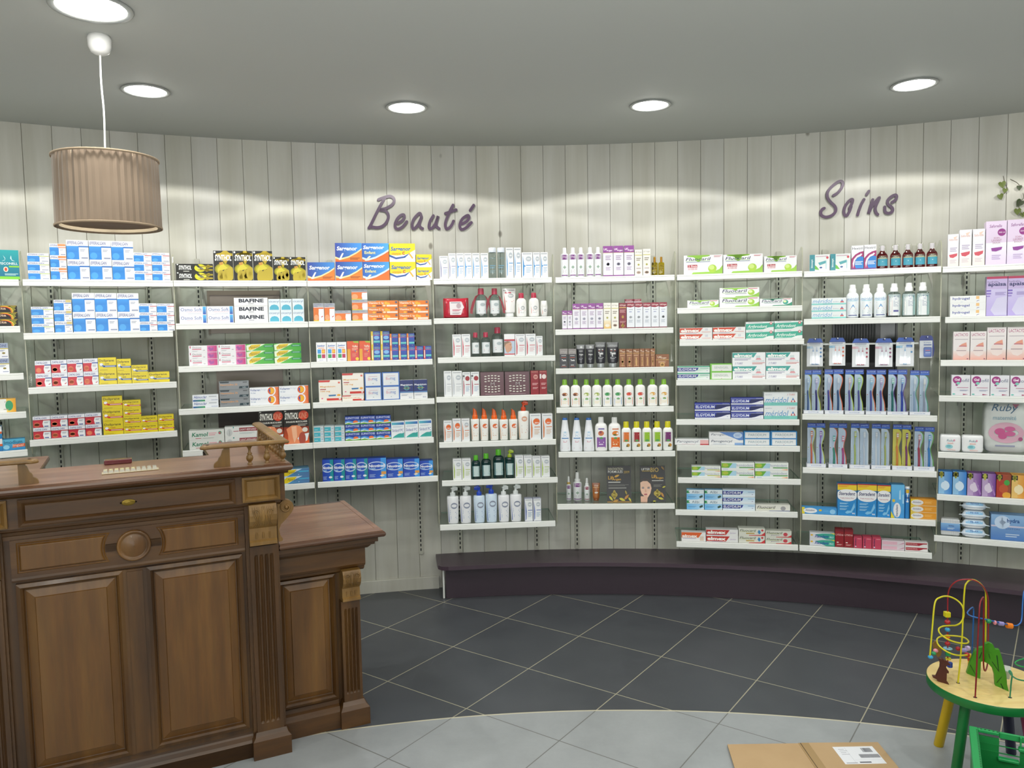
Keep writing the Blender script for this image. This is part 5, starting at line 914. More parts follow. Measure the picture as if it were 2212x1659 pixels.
DS['pard'] = ('#2c80bc', [('r', .05, .12, .96, .96, '#dfe2e4'), ('t', 'PARODIUM', .18, .34, .84, .68, '#7c98a4', 0, 0), ('e', .5, .88, .02, .05, '#c8a8a8')])
def hom(sp): return [('g', 0, .10, .45, .72, '#78b030', '#4c9c3c', 'x'), ('p', [(.34, .10), (.45, .10), (.45, .72), (.22, .74)], '#a4cce0'), ('e', .12, .38, .09, .22, '#a8b83c'), ('t', 'homéodent', .46, .18, .96, .52, '#8c94b4', 0, 0), ('r', .54, .58, .98, .72, sp), ('r', 0, .76, 1, 1, '#e2e5e4'), ('l', .04, .84, .2, .92, 1, '#a8b8dc'), ('g', .80, .82, .98, .95, '#ece0c0', '#d87830', 'x')]
DS['homS'] = ('#dfe4e0', hom('#b4bc4c')); DS['hom'] = ('#dfe4e0', hom('#5c9c5c'))
DS['ali'] = ('#7cb4dc', [('r', 0, 0, 1, .42, '#d8e6ee'), ('p', [(0, .08), (.18, .12), (.1, .22), (.2, .34), (0, .38)], '#2c8c54'), ('t', 'Alibi', .30, .10, .72, .36, '#405c74', 0, 0), ('g', 0, .46, 1, 1, '#64b0e4', '#a8d0ec', 'x'), ('p', [(.74, .66), (.88, .54), (.94, .60), (.92, .74), (.80, .84), (.74, .80)], '#24483c'), ('l', .08, .68, .56, .78, 2, '#4c84b4'), ('p', [(.60, 1), (1, .84), (1, 1)], '#dfe6ea')])
DS['fluK'] = ('#d4d6cc', [('t', 'Fluocaril', .04, .14, .66, .46, '#44543c', .03, .01), ('r', .04, .46, .64, .49, '#a8b43c'), ('l', .28, .62, .6, .76, 1, '#b89840'), ('p', [(.72, .5), (.76, .18), (.82, .3), (.84, .6), (.78, .8)], '#3c84b4'), ('e', .90, .26, .045, .14, '#c03c44'), ('p', [(.40, .92), (.86, .88), (1, .5), (1, 1), (.38, 1)], '#c8383c')]); DS['fluJ'] = ('#d0d2c8', DS['fluK'][1][:2] + [('t', 'Junior', .2, .56, .56, .78, '#5c4c7c', .02, 0), ('e', .77, .52, .085, .28, '#c04450'), ('p', [(.42, .92), (.86, .88), (1, .6), (1, 1), (.40, 1)], '#c8383c')])
DS['sept'] = ('#dfe4e4', [('r', 0, 0, .26, 1, '#3c8c98'), ('t', 'biosept', .06, .28, .18, .80, '#dcecec', 'v', .02), ('p', [(.42, .50), (.80, .38), (.84, .52), (.50, .66)], '#58a4ac'), ('r', .80, .38, .84, .9, '#a8ccd4'), ('e', .88, .2, .06, .08, '#c84c58'), ('p', [(.26, .64), (.36, .74), (.48, .94), (.26, .90)], '#6cb44c'), ('e', .56, .80, .07, .05, '#3c5c94'), ('l', .3, .08, .9, .14, 1, '#c8b0bc')])
DS['hex'] = ('#e6e7ea', [('t', 'Hextril', .06, .07, .92, .17, '#3c3c54', 0, .0), ('p', [(0, .55), (.3, .38), (.65, .28), (1, .24), (1, 1), (0, 1)], '#a02c6c'), ('e', .78, .76, .52, .30, '#2c80cc'), ('p', [(.16, .94), (.10, .74), (.20, .56), (.46, .42), (.76, .36), (.74, .33), (.90, .36), (.78, .44), (.48, .50), (.28, .64), (.22, .80)], '#e6e4ec'), ('l', .3, .66, .94, .80, 3, '#dfe6f0'), ('r', 0, .95, 1, 1, '#6c3c84')])
DS['stF'] = ('#3c94d4', [('r', 0, 0, .08, 1, '#dccc30'), ('e', .24, .5, .20, .40, '#e4e6e8'), ('t', 'Steradent', .10, .30, .38, .58, '#30386c', .02, .01), ('e', .53, .4, .045, .16, '#d8b828'), ('e', .88, .55, .08, .36, '#8cc4e8'), ('l', .6, .3, .8, .6, 3, '#5ca8dc')])
def ster(): return [('r', 0, .0, 1, .035, '#b02c30'), ('r', 0, .035, 1, .20, '#e0c428'), ('l', .05, .06, .6, .10, 2, '#d8702c'), ('e', .5, .34, .56, .17, '#e4e6ea'), ('r', 0, .50, 1, 1, '#1f84c8'), ('e', .5, .40, .50, .15, '#e4e6ea'), ('t', 'Steradent', .06, .25, .94, .36, '#282c64', .04, .02), ('t', 'Triple Action Plus', .14, .43, .84, .475, '#b04860', 0, .01), ('l', .12, .60, .56, .64, 2, '#a8d4ec'), ('l', .12, .69, .58, .73, 2, '#a8d4ec'), ('l', .12, .78, .5, .82, 2, '#a8d4ec'), ('p', [(.40, .90), (.52, .84), (.70, .84), (.88, .58), (.92, .72), (.74, .90), (.5, .94)], '#7cbce4'), ('t', '90', .76, .90, .92, .95, '#dfe8f0', 0, .02)]
DS['ster'] = ('#3c7cb0', ster()); DS['stT'] = ('#4a9cd4', [('g', 0, 0, 1, 1, '#64b4e4', '#3c94d8', 'y'), ('p', [(.62, .18), (.70, .15), (.74, .44), (.60, .44)], '#b0d8f0'), ('p', [(.86, .30), (.92, .28), (.96, .56), (.86, .56)], '#b0d8f0'), ('e', .20, .48, .11, .045, '#d8b828'), ('e', .46, .76, .28, .22, '#e4e6ea'), ('t', 'Steradent', .36, .60, .52, .96, '#30386c', 'v', .02), ('p', [(0, .80), (.3, 1), (0, 1)], '#dccc30')])
DS['stO'] = ('#dc9420', [('p', [(0, 0), (.30, 0), (.2, 1), (0, 1)], '#dcc030'), ('e', .26, .5, .24, .42, '#dcdcdc'), ('t', 'Steradent', .08, .32, .42, .58, '#54507c', .02, .01), ('l', .54, .3, .84, .6, 3, '#ecb860'), ('r', .0, .94, 1, 1, '#e0d0a8')])
DS['fix'] = ('#d4d6dc', [('p', [(.2, .3), (.5, .1), (1, .06), (1, 1), (.66, 1), (.4, .6)], '#38a08c'), ('t', 'Fixodent', .20, .32, .78, .78, '#1c4c98', .04, .03), ('t', 'PRO', .78, .5, .96, .78, '#c8e4ec', .02, .01), ('e', .08, .4, .05, .14, '#d8b040'), ('p', [(.8, .0), (1, 0), (1, .2)], '#d8cc3c')])
DS['lys'] = ('#8c1420', [('r', 0, 0, 1, .12, '#741020'), ('t', 'LYSO.6', .05, .26, .94, .36, '#ecd0cc', 0, .0), ('e', .28, .74, .13, .03, '#e8d8d4'), ('l', .2, .84, .8, .9, 2, '#d8a8a4')])
DS['selo'] = ('#c0405c', [('r', 0, .02, 1, .09, '#a83448'), ('t', 'selodent', .12, .14, .30, .94, '#4c2450', 'v', .03), ('e', .24, .86, .09, .05, '#d8d4e4'), ('l', .45, .14, .9, .2, 1, '#d88894')])
DS['pkb'] = ('#d8ccd4', [('r', .03, .18, .68, .85, '#dcb0c0'), ('p', [(.70, .85), (.98, .25), (.98, .55)], '#c890a8')]); DS['pans'] = ('#e2e0e0', [('p', [(.03, .16), (.97, .16), (.97, .38), (.80, .44), (.62, .78), (.03, .78)], '#a01c30'), ('t', 'PANSORAL', .06, .28, .56, .62, '#dca8a8', 0, .01)])
def sal(c1, c2, c3): return [('g', 0, .55, 1, 1, '#e6e6ea', c3, 'y'), ('t', 'Saforelle', .1, .14, .9, .20, c1, .03, 0), ('p', [(.5, .10), (.9, .06), (.6, .18)], '#e8c8b8'), ('l', .2, .42, .85, .54, 3, '#b4a8c4'), ('p', [(.12, .64), (.88, .60), (.84, .68), (.50, .74), (.2, .72)], c2), ('l', .2, .80, .8, .90, 3, '#c8b8c4')]
DS['sal'] = ('#e4e4ea', sal('#d09078', '#c84c5c', '#e8dcd0')); DS['salL'] = ('#d9c8e0', [('g', 0, .5, 1, 1, '#e6e6ec', '#d4c4e4', 'y'), ('t', 'Saforelle', .16, .08, .78, .15, '#8c5490', .02, .01), ('e', .76, .265, .2, .085, '#8c2c80'), ('t', '500 ml', .62, .25, .92, .28, '#e8d8e8', 0, .01), ('t', 'SOIN', .38, .37, .66, .41, '#b07894'), ('t', 'LAVANT', .28, .42, .76, .47, '#b07894'), ('t', 'DOUX', .34, .48, .70, .52, '#b07894'), ('p', [(.26, .62), (.80, .60), (.76, .66), (.5, .70), (.3, .69)], '#883490'), ('l', .3, .78, .74, .88, 3, '#b8a4cc')])
DS['hyd'] = ('#e2e4e4', [('t', 'hydrogel', .07, .2, .55, .66, '#44509c', 0, .02), ('r', .73, .08, .82, .5, '#e4b878'), ('p', [(.74, .9), (.76, .72), (.82, .66), (.82, .72), (.77, .78)], '#5c4c8c'), ('l', .3, .84, .36, .88, 1, '#a8b4d8')])
DS['apz'] = ('#b9a8d4', [('r', 0, 0, 1, .06, '#a82450'), ('t', 'hydralin', .05, .11, .56, .17, '#4c4470', 0, .0), ('t', 'apaisa', .06, .15, .94, .27, '#2c2c64', 0, .03), ('g', 0, .32, 1, 1, '#c4bce0', '#b0a0dc', 'y'), ('p', [(.2, .85), (.5, .55), (.98, .5), (.98, .98), (.4, .98)], '#c8c4e0'), ('r', 0, .34, .22, .38, '#7058b4'), ('r', 0, .41, .22, .45, '#7c64b8'), ('r', 0, .48, .18, .51, '#8c78c4'), ('l', .42, .40, .94, .47, 3, '#8878b4')])
def lac(): return [('t', 'LACTACYD', .08, .06, .90, .16, '#a84c78', 0, .01), ('l', .1, .26, .9, .28, 1, '#a8a0a8'), ('g', 0, .68, 1, 1, '#e4d8d4', '#dc9c8c', 'y'), ('p', [(.80, .38), (.52, .44), (.26, .56), (.16, .70), (.30, .84), (.56, .88), (.80, .80), (.84, .6)], '#e4d4d0'), ('p', [(.80, .38), (.52, .44), (.34, .52), (.84, .54)], '#dc947c'), ('l', .36, .50, .8, .53, 1, '#b8687c'), ('l', .2, .66, .8, .68, 1, '#8c7480'), ('r', .84, .95, .94, .98, '#7c3c5c')]
DS['lac'] = ('#e2dcdc', lac())
DS['gel'] = ('#dcdce2', [('e', .30, .24, .24, .19, '#982878'), ('e', .28, .48, .07, .05, '#982878'), ('e', .36, .40, .10, .07, '#7cc4b4'), ('t', 'Gel', .16, .16, .44, .28, '#ecdcec', 0, .04), ('t', 'iofil', .50, .18, .92, .34, '#586484', 0, 0), ('l', .3, .60, .9, .63, 1, '#b87c98'), ('l', .45, .72, .9, .78, 2, '#8890b0'), ('e', .13, .93, .08, .03, '#54b4a8'), ('p', [(.62, .91), (.92, .94), (.62, .97)], '#982858')])
def man(a, b_, c, petal=None): return [('g', 0, 0, 1, 1, a, b_, 'x'), ('e', .42, .62, .40, .22, c), ('r', 0, .2, .42, .98, a), ('e', .40, .62, .22, .16, c), ('r', .0, .02, .42, .22, '#14130f'), ('o', .21, .12, .15, .07, .25, '#a8a83c')] + (petal or [])
DS['maB'] = ('#1c70b8', man('#88b8dc', '#1c74c4', '#cce0f0')); DS['maP'] = ('#6c3484', man('#b49cc4', '#6c2c8c', '#d8cce0', [('p', [(.5, .3), (.62, .3), (1, .9), (.9, .95)], '#9c74b4')])); DS['maO'] = ('#a8401c', man('#a82c18', '#8c4420', '#b84c20', [('e', .72, .35, .2, .12, '#3c9c3c'), ('e', .72, .9, .3, .14, '#dca030')])); DS['maY'] = ('#d08c20', man('#e0b868', '#d88c1c', '#ecdcb0'))
DS['hydB'] = ('#6c94c8', [('g', 0, 0, 1, 1, '#8cb4dc', '#4474b8', 'y'), ('r', 0, .42, 1, .48, '#c8c4d8'), ('o', .2, .3, .14, .26, .2, '#c0d4ec'), ('t', 'hydra', .28, .14, .50, .34, '#1c4c8c', 0, .03), ('t', 'COTON', .26, .51, .5, .57, '#3c548c', 0, .0), ('l', .26, .74, .50, .86, 2, '#b8cce4')])
DS['tom'] = ('#e8e8e8', [])
# bottles & tubes: label art on the body front
def lab(c, f1, f2, tcol): return [('l', .2, .14, .8, .17, 1, tcol), ('e', .5, .36, .28, .09, f1), ('e', .40, .39, .14, .06, f2), ('p', [(.14, .60), (.5, .56), (.86, .54), (.86, .96), (.14, .96)], c), ('e', .52, .62, .17, .045, '#4c9c3c'), ('t', 'BIO', .42, .605, .62, .635, '#e8ecd8'), ('l', .24, .74, .76, .86, 2, '#f0e4c8')]
DS['shO'] = ('#eeeeec', lab('#e07a24', '#a8642c', '#5c2c1c', '#d8945c')); DS['shG'] = ('#eeeeec', lab('#5ca43c', '#98ac3c', '#e8ecd0', '#5ca46c')); DS['shB'] = ('#eeeeec', lab('#2c84c8', '#2c8c44', '#3c9c54', '#3c78b4')); DS['shR'] = ('#eeeeec', lab('#d0381c', '#c8301c', '#dc4c2c', '#b84468')); DS['shY'] = ('#eeeeec', lab('#e09c20', '#dca02c', '#ece4c8', '#d89450'))
DS['bgP'] = ('#eeeeee', [('r', .26, .14, .76, .19, '#6c5ca4'), ('e', .48, .34, .24, .10, '#c87044'), ('e', .44, .30, .1, .05, '#8c3c50'), ('r', .14, .50, .86, .92, '#8c5ca8'), ('e', .5, .53, .14, .04, '#4c9c54'), ('l', .3, .68, .72, .80, 2, '#e4d8ec'), ('r', .2, .885, .8, .93, '#eeeeee')]); DS['bgO'] = ('#eeeeee', [('r', .3, .14, .82, .19, '#d07c54'), ('e', .56, .34, .27, .10, '#dc7c1c'), ('e', .5, .40, .14, .03, '#3c6c24'), ('r', .2, .50, .92, .92, '#dc6c24'), ('e', .56, .53, .14, .04, '#4c9c54'), ('l', .34, .68, .78, .80, 2, '#f0dcb8'), ('r', .28, .885, .84, .93, '#eeeeee')])
def yc(c): return [('r', .14, .18, .88, .62, c), ('l', .24, .24, .8, .30, 2, '#ecdcd0'), ('p', [(.14, .62), (.5, .62), (.88, .5), (.88, .66), (.14, .66)], '#ccc83c'), ('e', .5, .56, .2, .045, '#4c9c54'), ('e', .68, .78, .18, .08, '#c08c3c'), ('e', .56, .82, .1, .04, '#5c5c2c')]
DS['ycO'] = ('#eceeec', yc('#d87024')); DS['ycR'] = ('#eceeec', yc('#9c2024')); DS['ycG'] = ('#eceeec', yc('#90bc24')); DS['ycP'] = ('#eceeec', yc('#702468'))
DS['cone'] = ('#e8ebf0', [('e', .5, .40, .2, .03, '#a8c8e0'), ('l', .34, .45, .66, .54, 3, '#8cb4d8'), ('r', .16, .58, .84, .61, '#4c88c4'), ('l', .3, .68, .7, .73, 2, '#d08c9c'), ('l', .18, .91, .82, .93, 1, '#cc8ca0')])
DS['lfB'] = ('#e6eaec', [('r', .0, .02, 1, .24, '#7a3a84'), ('t', "Lift'Argan", .16, .06, .84, .18, '#d8c4dc', 0, .02), ('l', .2, .34, .8, .46, 3, '#b490a8'), ('o', .5, .58, .18, .05, .15, '#90a898'), ('l', .3, .70, .7, .82, 3, '#b490a8'), ('r', 0, .92, 1, .96, '#7a3a84')])
def bdm(c): return [('l', .1, .10, .86, .14, 1, '#6c7494'), ('p', [(.10, .2), (.16, .6), (.20, .96), (.14, .96)], c), ('o', .60, .33, .28, .12, .06, '#8c94a8'), ('l', .25, .50, .85, .66, 3, '#7c94c4'), ('l', .3, .72, .85, .84, 3, '#88a4cc')]
DS['atP'] = ('#e6e8ec', bdm('#4c68b0')); DS['atB'] = ('#cfe0f0', bdm('#4c68b0'))
DS['spf'] = ('#eeeeea', [('l', .1, .10, .88, .14, 1, '#909498'), ('p', [(.06, .2), (.14, .5), (.18, .96), (.12, .96)], '#e0a880'), ('e', .60, .31, .30, .11, '#dc6424'), ('t', '50', .44, .32, .76, .38, '#f0e4dc', 0, .03), ('l', .3, .50, .9, .54, 1, '#9cacb4'), ('l', .3, .6, .9, .8, 4, '#d8b8a0')]); DS['spfP'] = ('#eeeeea', [('l', .1, .06, .86, .09, 1, '#7c7c84'), ('o', .56, .26, .26, .10, .08, '#d8a890'), ('l', .3, .50, .84, .53, 1, '#8c8c94'), ('l', .3, .6, .86, .78, 4, '#d8a490'), ('p', [(.06, .2), (.12, .6), (.16, .96), (.1, .96)], '#e0b080')])
DS['milk'] = ('#eeeeec', [('l', .2, .30, .8, .34, 1, '#989ca4'), ('p', [(.22, .44), (.26, .6), (.26, .84), (.22, .84)], '#dc8070'), ('o', .62, .52, .2, .12, .08, '#b4b8bc'), ('l', .4, .64, .86, .68, 1, '#c83048'), ('l', .4, .74, .8, .82, 2, '#b8b8c0')]); DS['mic'] = ('#d4dcdc', [('r', .10, .22, .90, .86, '#dce0e2'), ('l', .14, .24, .8, .27, 1, '#8c949c'), ('o', .62, .42, .2, .08, .08, '#a8b4b8'), ('l', .3, .62, .84, .65, 1, '#c84c5c'), ('l', .3, .70, .8, .74, 1, '#a4a8b0')]); DS['micT'] = ('#4c9ca0', [('r', .12, .27, .86, .88, '#bcd0d0'), ('l', .16, .3, .8, .33, 1, '#7c9098'), ('l', .26, .60, .84, .64, 1, '#9cb864'), ('l', .26, .68, .8, .78, 3, '#8cb0b8')]); DS['tub'] = ('#ecebea', [('t', 'BIODERMA', .08, .05, .92, .10, '#6c6c74', 0, .02), ('r', .2, .15, .65, .20, '#c83050'), ('p', [(.12, .22), (.2, .5), (.24, .9), (.18, .9)], '#c85044'), ('o', .62, .3, .22, .09, .07, '#b4b8bc'), ('l', .25, .5, .85, .56, 2, '#d07c7c')])
DS['tubK'] = ('#26262e', [('r', 0, .0, 1, .22, '#8c8e90'), ('e', .55, .13, .14, .055, '#c8cccc'), ('t', 'Argan', .3, .48, .76, .58, '#dfe0e0', 0, .02), ('l', .3, .32, .72, .36, 1, '#a4a4a8'), ('l', .3, .72, .7, .8, 2, '#84848c')]); DS['tubL'] = ('#26262e', [('r', 0, .0, 1, .24, '#848688'), ('t', "Lift'Argan", .2, .12, .84, .22, '#c4c8cc'), ('t', 'Tonic', .28, .48, .74, .60, '#eceeee', 0, .04), ('l', .3, .34, .74, .38, 1, '#cccccc'), ('l', .3, .41, .74, .43, 1, '#b0482c'), ('r', .42, .60, .48, .70, '#eceeee'), ('l', .28, .74, .76, .80, 2, '#b0b4b8')])
DS['tubB'] = ('#8c5028', [('g', 0, 0, 1, 1, '#8c4c24', '#b06c30', 'y'), ('t', "Lift'Argan", .25, .12, .8, .24, '#ecd4bc'), ('r', .1, .28, .9, .31, '#e0b878'), ('l', .2, .38, .8, .42, 1, '#d8a880'), ('e', .52, .62, .24, .05, '#dcd8d0')])
DS['gold'] = ('#d8c832', [('l', .2, .2, .8, .26, 1, '#8c7c2c'), ('t', 'Argan', .2, .38, .84, .52, '#7c5c1c', 0, .01), ('o', .5, .62, .3, .06, .15, '#a08c28'), ('l', .24, .78, .8, .88, 2, '#94842c')])
DS['elu'] = ('#8c2a3a', [('r', .06, .12, .94, .86, '#b8c4ac'), ('t', 'Eludril', .14, .16, .88, .28, '#3c2c3c', 0, .02), ('r', .06, .32, .94, .86, '#3c94ac'), ('e', .5, .54, .06, .03, '#9cc4d0'), ('r', .06, .30, .94, .33, '#c8b468')])
DS['merB'] = ('#e4eaee', [('t', 'méridol', .06, .16, .96, .28, '#4c94c8', .04, .0), ('r', 0, .29, 1, .31, '#8ccce0'), ('l', .2, .38, .8, .40, 1, '#54608c'), ('p', [(.28, .66), (.52, .44), (.78, .66)], '#c04c54'), ('p', [(.36, .58), (.52, .44), (.68, .58)], '#4c90c8'), ('r', .45, .54, .59, .64, '#eef0f0'), ('l', .18, .70, .84, .86, 5, '#9cb4cc'), ('r', .16, .90, .84, .93, '#243c8c')])
def elb(c, both): return [('r', .04, .04, .96, .96, '#e4e8ea'), ('p', [(.02, .10), (.32, .30), (.32, .96), (.02, .96)], c), ('t', 'elmex', .08, .34, .27, .92, '#eef0ee', 'v', .04), ('l', .42, .12, .8, .15, 1, '#8890b0'), ('l', .42, .32, .82, .56, 5, '#b0b8c8'), ('r', .5, .2, .66, .27, '#c8ccdc')] + ([('p', [(.80, .10), (.98, .2), (.98, .96), (.80, .96)], c), ('t', 'elmex', .83, .34, .96, .92, '#c4e4e0', 'v', .03)] if both else [('l', .42, .72, .8, .8, 1, '#5c5c9c')])
DS['eO'] = ('#d4dcdc', elb('#cc4828', 0)); DS['eG'] = ('#d4dcdc', elb('#2a9c94', 1))
# ================================================================== PRODUCT SHAPES (unit sized: x -.5...5, y 0..1 towards the wall, z 0..1)
def u_box(name, dsg, lean=0.):
    side, els = DS[dsg]; mb = MB(); mb.box(-.5, 0, 0, .5, 1, 1, side)
    emit(mb, els, lambda x, y, d: (min(1, max(0, x)) - .5, -d, 1 - min(1, max(0, y))), .0012); return mb.build(name, CARTON)
class Body:
    """bottle-like body: profile [(z, half width)], superellipse section n, depth share kd"""
    def __init__(s, prof, n=2.6, kd=1.): s.p = prof; s.n = n; s.kd = kd
    def a(s, z):
        for (z0, a0), (z1, a1) in zip(s.p, s.p[1:]):
            if z <= z1: return a0 + (a1 - a0) * (z - z0) / max(1e-6, z1 - z0)
        return s.p[-1][1]
    def mesh(s, mb, c, mi=0, seg=28, flat_top=None):
        R_ = []
        for i, (z, a) in enumerate(s.p):
            kd = s.kd if flat_top is None else (s.kd * (1 - (1 - flat_top) * ((z - s.p[0][0]) / (s.p[-1][0] - s.p[0][0])) ** 1.3))
            r_ = []
            for k in range(seg):
                t = 2 * pi * k / seg; ct, st = cos(t), sin(t); e = 2 / s.n
                r_.append((a * abs(ct) ** e * (1 if ct >= 0 else -1), .5 + a * kd * abs(st) ** e * (1 if st >= 0 else -1), z))
            R_.append(r_)
        mb.loft(R_, c, mi, True, True, smooth=True)
    def fn(s, z0, z1, eps_k=1., flat_top=None, wid=None):
        w = wid or max(a for z, a in s.p if z0 <= z <= z1)
        def f(x, y, d):
            z = z1 - (z1 - z0) * y; X = (x - .5) * 2 * w; a = s.a(z) + 1e-4; X = max(-a * .985, min(a * .985, X))
            kd = s.kd if flat_top is None else (s.kd * (1 - (1 - flat_top) * ((z - s.p[0][0]) / (s.p[-1][0] - s.p[0][0])) ** 1.3))
            return (X, .5 - a * kd * (1 - abs(X / a) ** s.n) ** (1 / s.n) - d, z)
        return f
def part(name, mb, m, root): return mb.build(name, m, root)
def round_cap(root, z0, z1, r, c, name='cap', taper=.94, ribs=False, m=None, y=.5, x=0.):
    mb = MB(); h_ = z1 - z0; mb.lathe([(.001, z0), (r * .98, z0), (r, z0 + h_ * .06), (r * (taper + (1 - taper) * .2), z1 - h_ * .12), (r * taper * .94, z1 - h_ * .02), (r * taper * .8, z1), (.001, z1)], cx=x, cy_=y, seg=22, c=c, cap=False); part(name, mb, m or PLAST, root)
def pump(root, z0, z1, c, side=1):
    h_ = z1 - z0; mb = MB(); mb.lathe([(.001, z0), (.22, z0), (.22, z0 + h_ * .38), (.20, z0 + h_ * .42), (.10, z0 + h_ * .46), (.085, z0 + h_ * .78), (.16, z0 + h_ * .82), (.17, z0 + h_ * .93), (.12, z1), (.001, z1)], cx=0, cy_=.5, seg=20, c=c, cap=False)
    mb.tube([(0, .5, z0 + h_ * .88), (side * -.25, .42, z0 + h_ * .90), (side * -.42, .38, z0 + h_ * .84)], .05, 8, c, rf=[.09, .06, .045]); part('pump_head', mb, PLAST, root)
def bottle(name, dsg, prof, capf, n=2.8, lz=(.02, .75), bm=None, body_c=None, wid=None, kd=1., nx=8):
    root = empty(name); B = Body(prof, n, kd); mb = MB(); side, els = DS[dsg]; B.mesh(mb, body_c or side)
    if bm is None: emit(mb, els, B.fn(*lz, wid=wid), .003, nx); part('body', mb, PLAST, root)
    else:
        part('body', mb, bm, root); m2 = MB(); emit(m2, els, B.fn(*lz, wid=wid), .004, nx); part('label', m2, CARTON, root)
    capf(root); return root
SHW = [(0, .44), (.012, .48), (.05, .5), (.64, .5), (.70, .485), (.745, .44), (.775, .34), (.79, .25), (.80, .24)]
def K_shower(d): return lambda nm: bottle(nm, d, SHW, lambda r: (round_cap(r, .79, 1, .25, '#8cc63c', 'cap', .88)), 3.2, (.04, .70))
BIG = [(0, .44), (.012, .485), (.05, .5), (.66, .5), (.74, .48), (.79, .42), (.82, .30), (.835, .23), (.85, .22)]
def K_big(d): return lambda nm: bottle(nm, d, BIG, lambda r: round_cap(r, .84, 1, .23, '#e9ebea', 'cap', .97), 3.2, (.04, .78))
def K_yc(d): return lambda nm: bottle(nm, d, SHW, lambda r: round_cap(r, .78, 1, .29, '#d8d020', 'cap', .96), 3.2, (.03, .77))
CON = [(0, .47), (.01, .5), (.15, .49), (.5, .40), (.8, .29), (.93, .235), (.94, .20)]
def K_cone(d): return lambda nm: bottle(nm, d, CON, lambda r: round_cap(r, .935, 1, .24, '#2f6fc0', 'cap', .8), 2.6, (.03, .93), wid=.45)
LFT = [(0, .47), (.01, .5), (.76, .5), (.79, .44), (.80, .32), (.81, .27)]
def K_lfb(d): return lambda nm: bottle(nm, d, LFT, lambda r: round_cap(r, .80, 1, .28, '#eceeee', 'cap', .86), 2, (.02, .77))
PMP = [(0, .40), (.01, .43), (.25, .46), (.60, .5), (.735, .5), (.755, .47), (.765, .36)]
def K_pump(d, c, s=1): return lambda nm: bottle(nm, d, PMP, lambda r: pump(r, .76, 1, c, s), 2.6, (.02, .745))
SPR = [(0, .42), (.01, .44), (.3, .46), (.6, .5), (.655, .5), (.665, .46)]
def spray_cap(r):
    mb = MB(); mb.lathe([(.001, .66), (.32, .66), (.32, .76), (.29, .78), (.001, .78)], cx=.02, cy_=.5, seg=20, c='#e86414', cap=False); part('collar', mb, PLAST, r)
    mb = MB(); mb.loft([[(.02 + a * cos(2 * pi * k / 16) * .9 + sx, .5 + a * sin(2 * pi * k / 16), z + (.03 * cos(2 * pi * k / 16) if z > .97 else 0) * -1) for k in range(16)] for z, a, sx in ((.78, .30, 0), (.88, .25, .0), (.975, .19, -.06))], '#d85c1c', 0, True, True, smooth=True); part('cap', mb, PLAST, r)
def K_spray(d): return lambda nm: bottle(nm, d, SPR, spray_cap, 2.8, (.02, .65))
MLK = [(0, .42), (.012, .46), (.05, .5), (.55, .5), (.68, .47), (.74, .38), (.77, .26), (.78, .25)]
def K_milk(d): return lambda nm: bottle(nm, d, MLK, lambda r: round_cap(r, .775, 1, .26, '#b8324c', 'cap', .92), 2.6, (.03, .74))
MIC = [(0, .44), (.012, .48), (.04, .5), (.62, .5), (.70, .47), (.76, .36), (.785, .24), (.80, .22)]
def K_mic(d, bm, cc): return lambda nm: bottle(nm, d, MIC, lambda r: round_cap(r, .79, 1, .25, cc, 'cap', .94), 2.8, (.03, .74), bm)
def K_elu(nm):
    def c(r): round_cap(r, .74, .97, .22, '#d8d2dc', 'cap', .95); mb = MB(); mb.lathe([(.44, .60), (.36, .98), (.30, 1.0), (.001, 1.0)], cx=0, cy_=.5, seg=24, cap=False); part('dosing_cup', mb, ACRYL, r)
    return bottle(nm, 'elu', [(0, .44), (.012, .48), (.04, .5), (.52, .5), (.60, .44), (.66, .30), (.72, .22), (.75, .2)], c, 3.0, (.03, .60), REDB)
def K_merb(nm): return bottle(nm, 'merB', [(0, .44), (.012, .48), (.04, .5), (.64, .5), (.70, .46), (.745, .34), (.755, .30), (.76, .30)], lambda r: (round_cap(r, .755, .88, .30, '#eceef0', 'collar', .97), round_cap(r, .87, 1, .25, '#f0f2f2', 'cap', .95)), 2.4, (.02, .72))
def K_elb(d): return lambda nm: bottle(nm, d, [(0, .46), (.01, .5), (.66, .5), (.70, .46), (.735, .32), (.75, .26)], lambda r: (round_cap(r, .75, .88, .30, '#eceef0', 'collar', .97), round_cap(r, .87, 1, .25, '#f0f2f2', 'cap', .95)), 2.8, (.02, .70), CLEARB)
def K_clear(nm):
    root = bottle(nm, 'tom', [(0, .47), (.01, .5), (.83, .5), (.84, .46)], lambda r: round_cap(r, .84, 1, .49, '#dfe6f0', 'cap', .98), 2, (.0, .8), CLEARB)
    m2 = MB(); B = Body([(0, .5), (1, .5)], 2); emit(m2, [('l', .2, .22, .8, .25, 1, '#8ca0a8'), ('l', .14, .50, .86, .62, 2, '#8cb0c8'), ('l', .2, .70, .8, .80, 3, '#9cb4bc')], B.fn(.0, .85), .004, 8); part('label', m2, CARTON, root); return root
def K_gold(nm): return bottle(nm, 'gold', [(0, .44), (.02, .5), (.64, .5), (.69, .40), (.70, .18), (.72, .16)], lambda r: round_cap(r, .71, 1, .20, '#b8862c', 'cap', .97, m=mat('gold_metal', '#b8862c', .25, .7)), 5, (.04, .66), GOLDB)
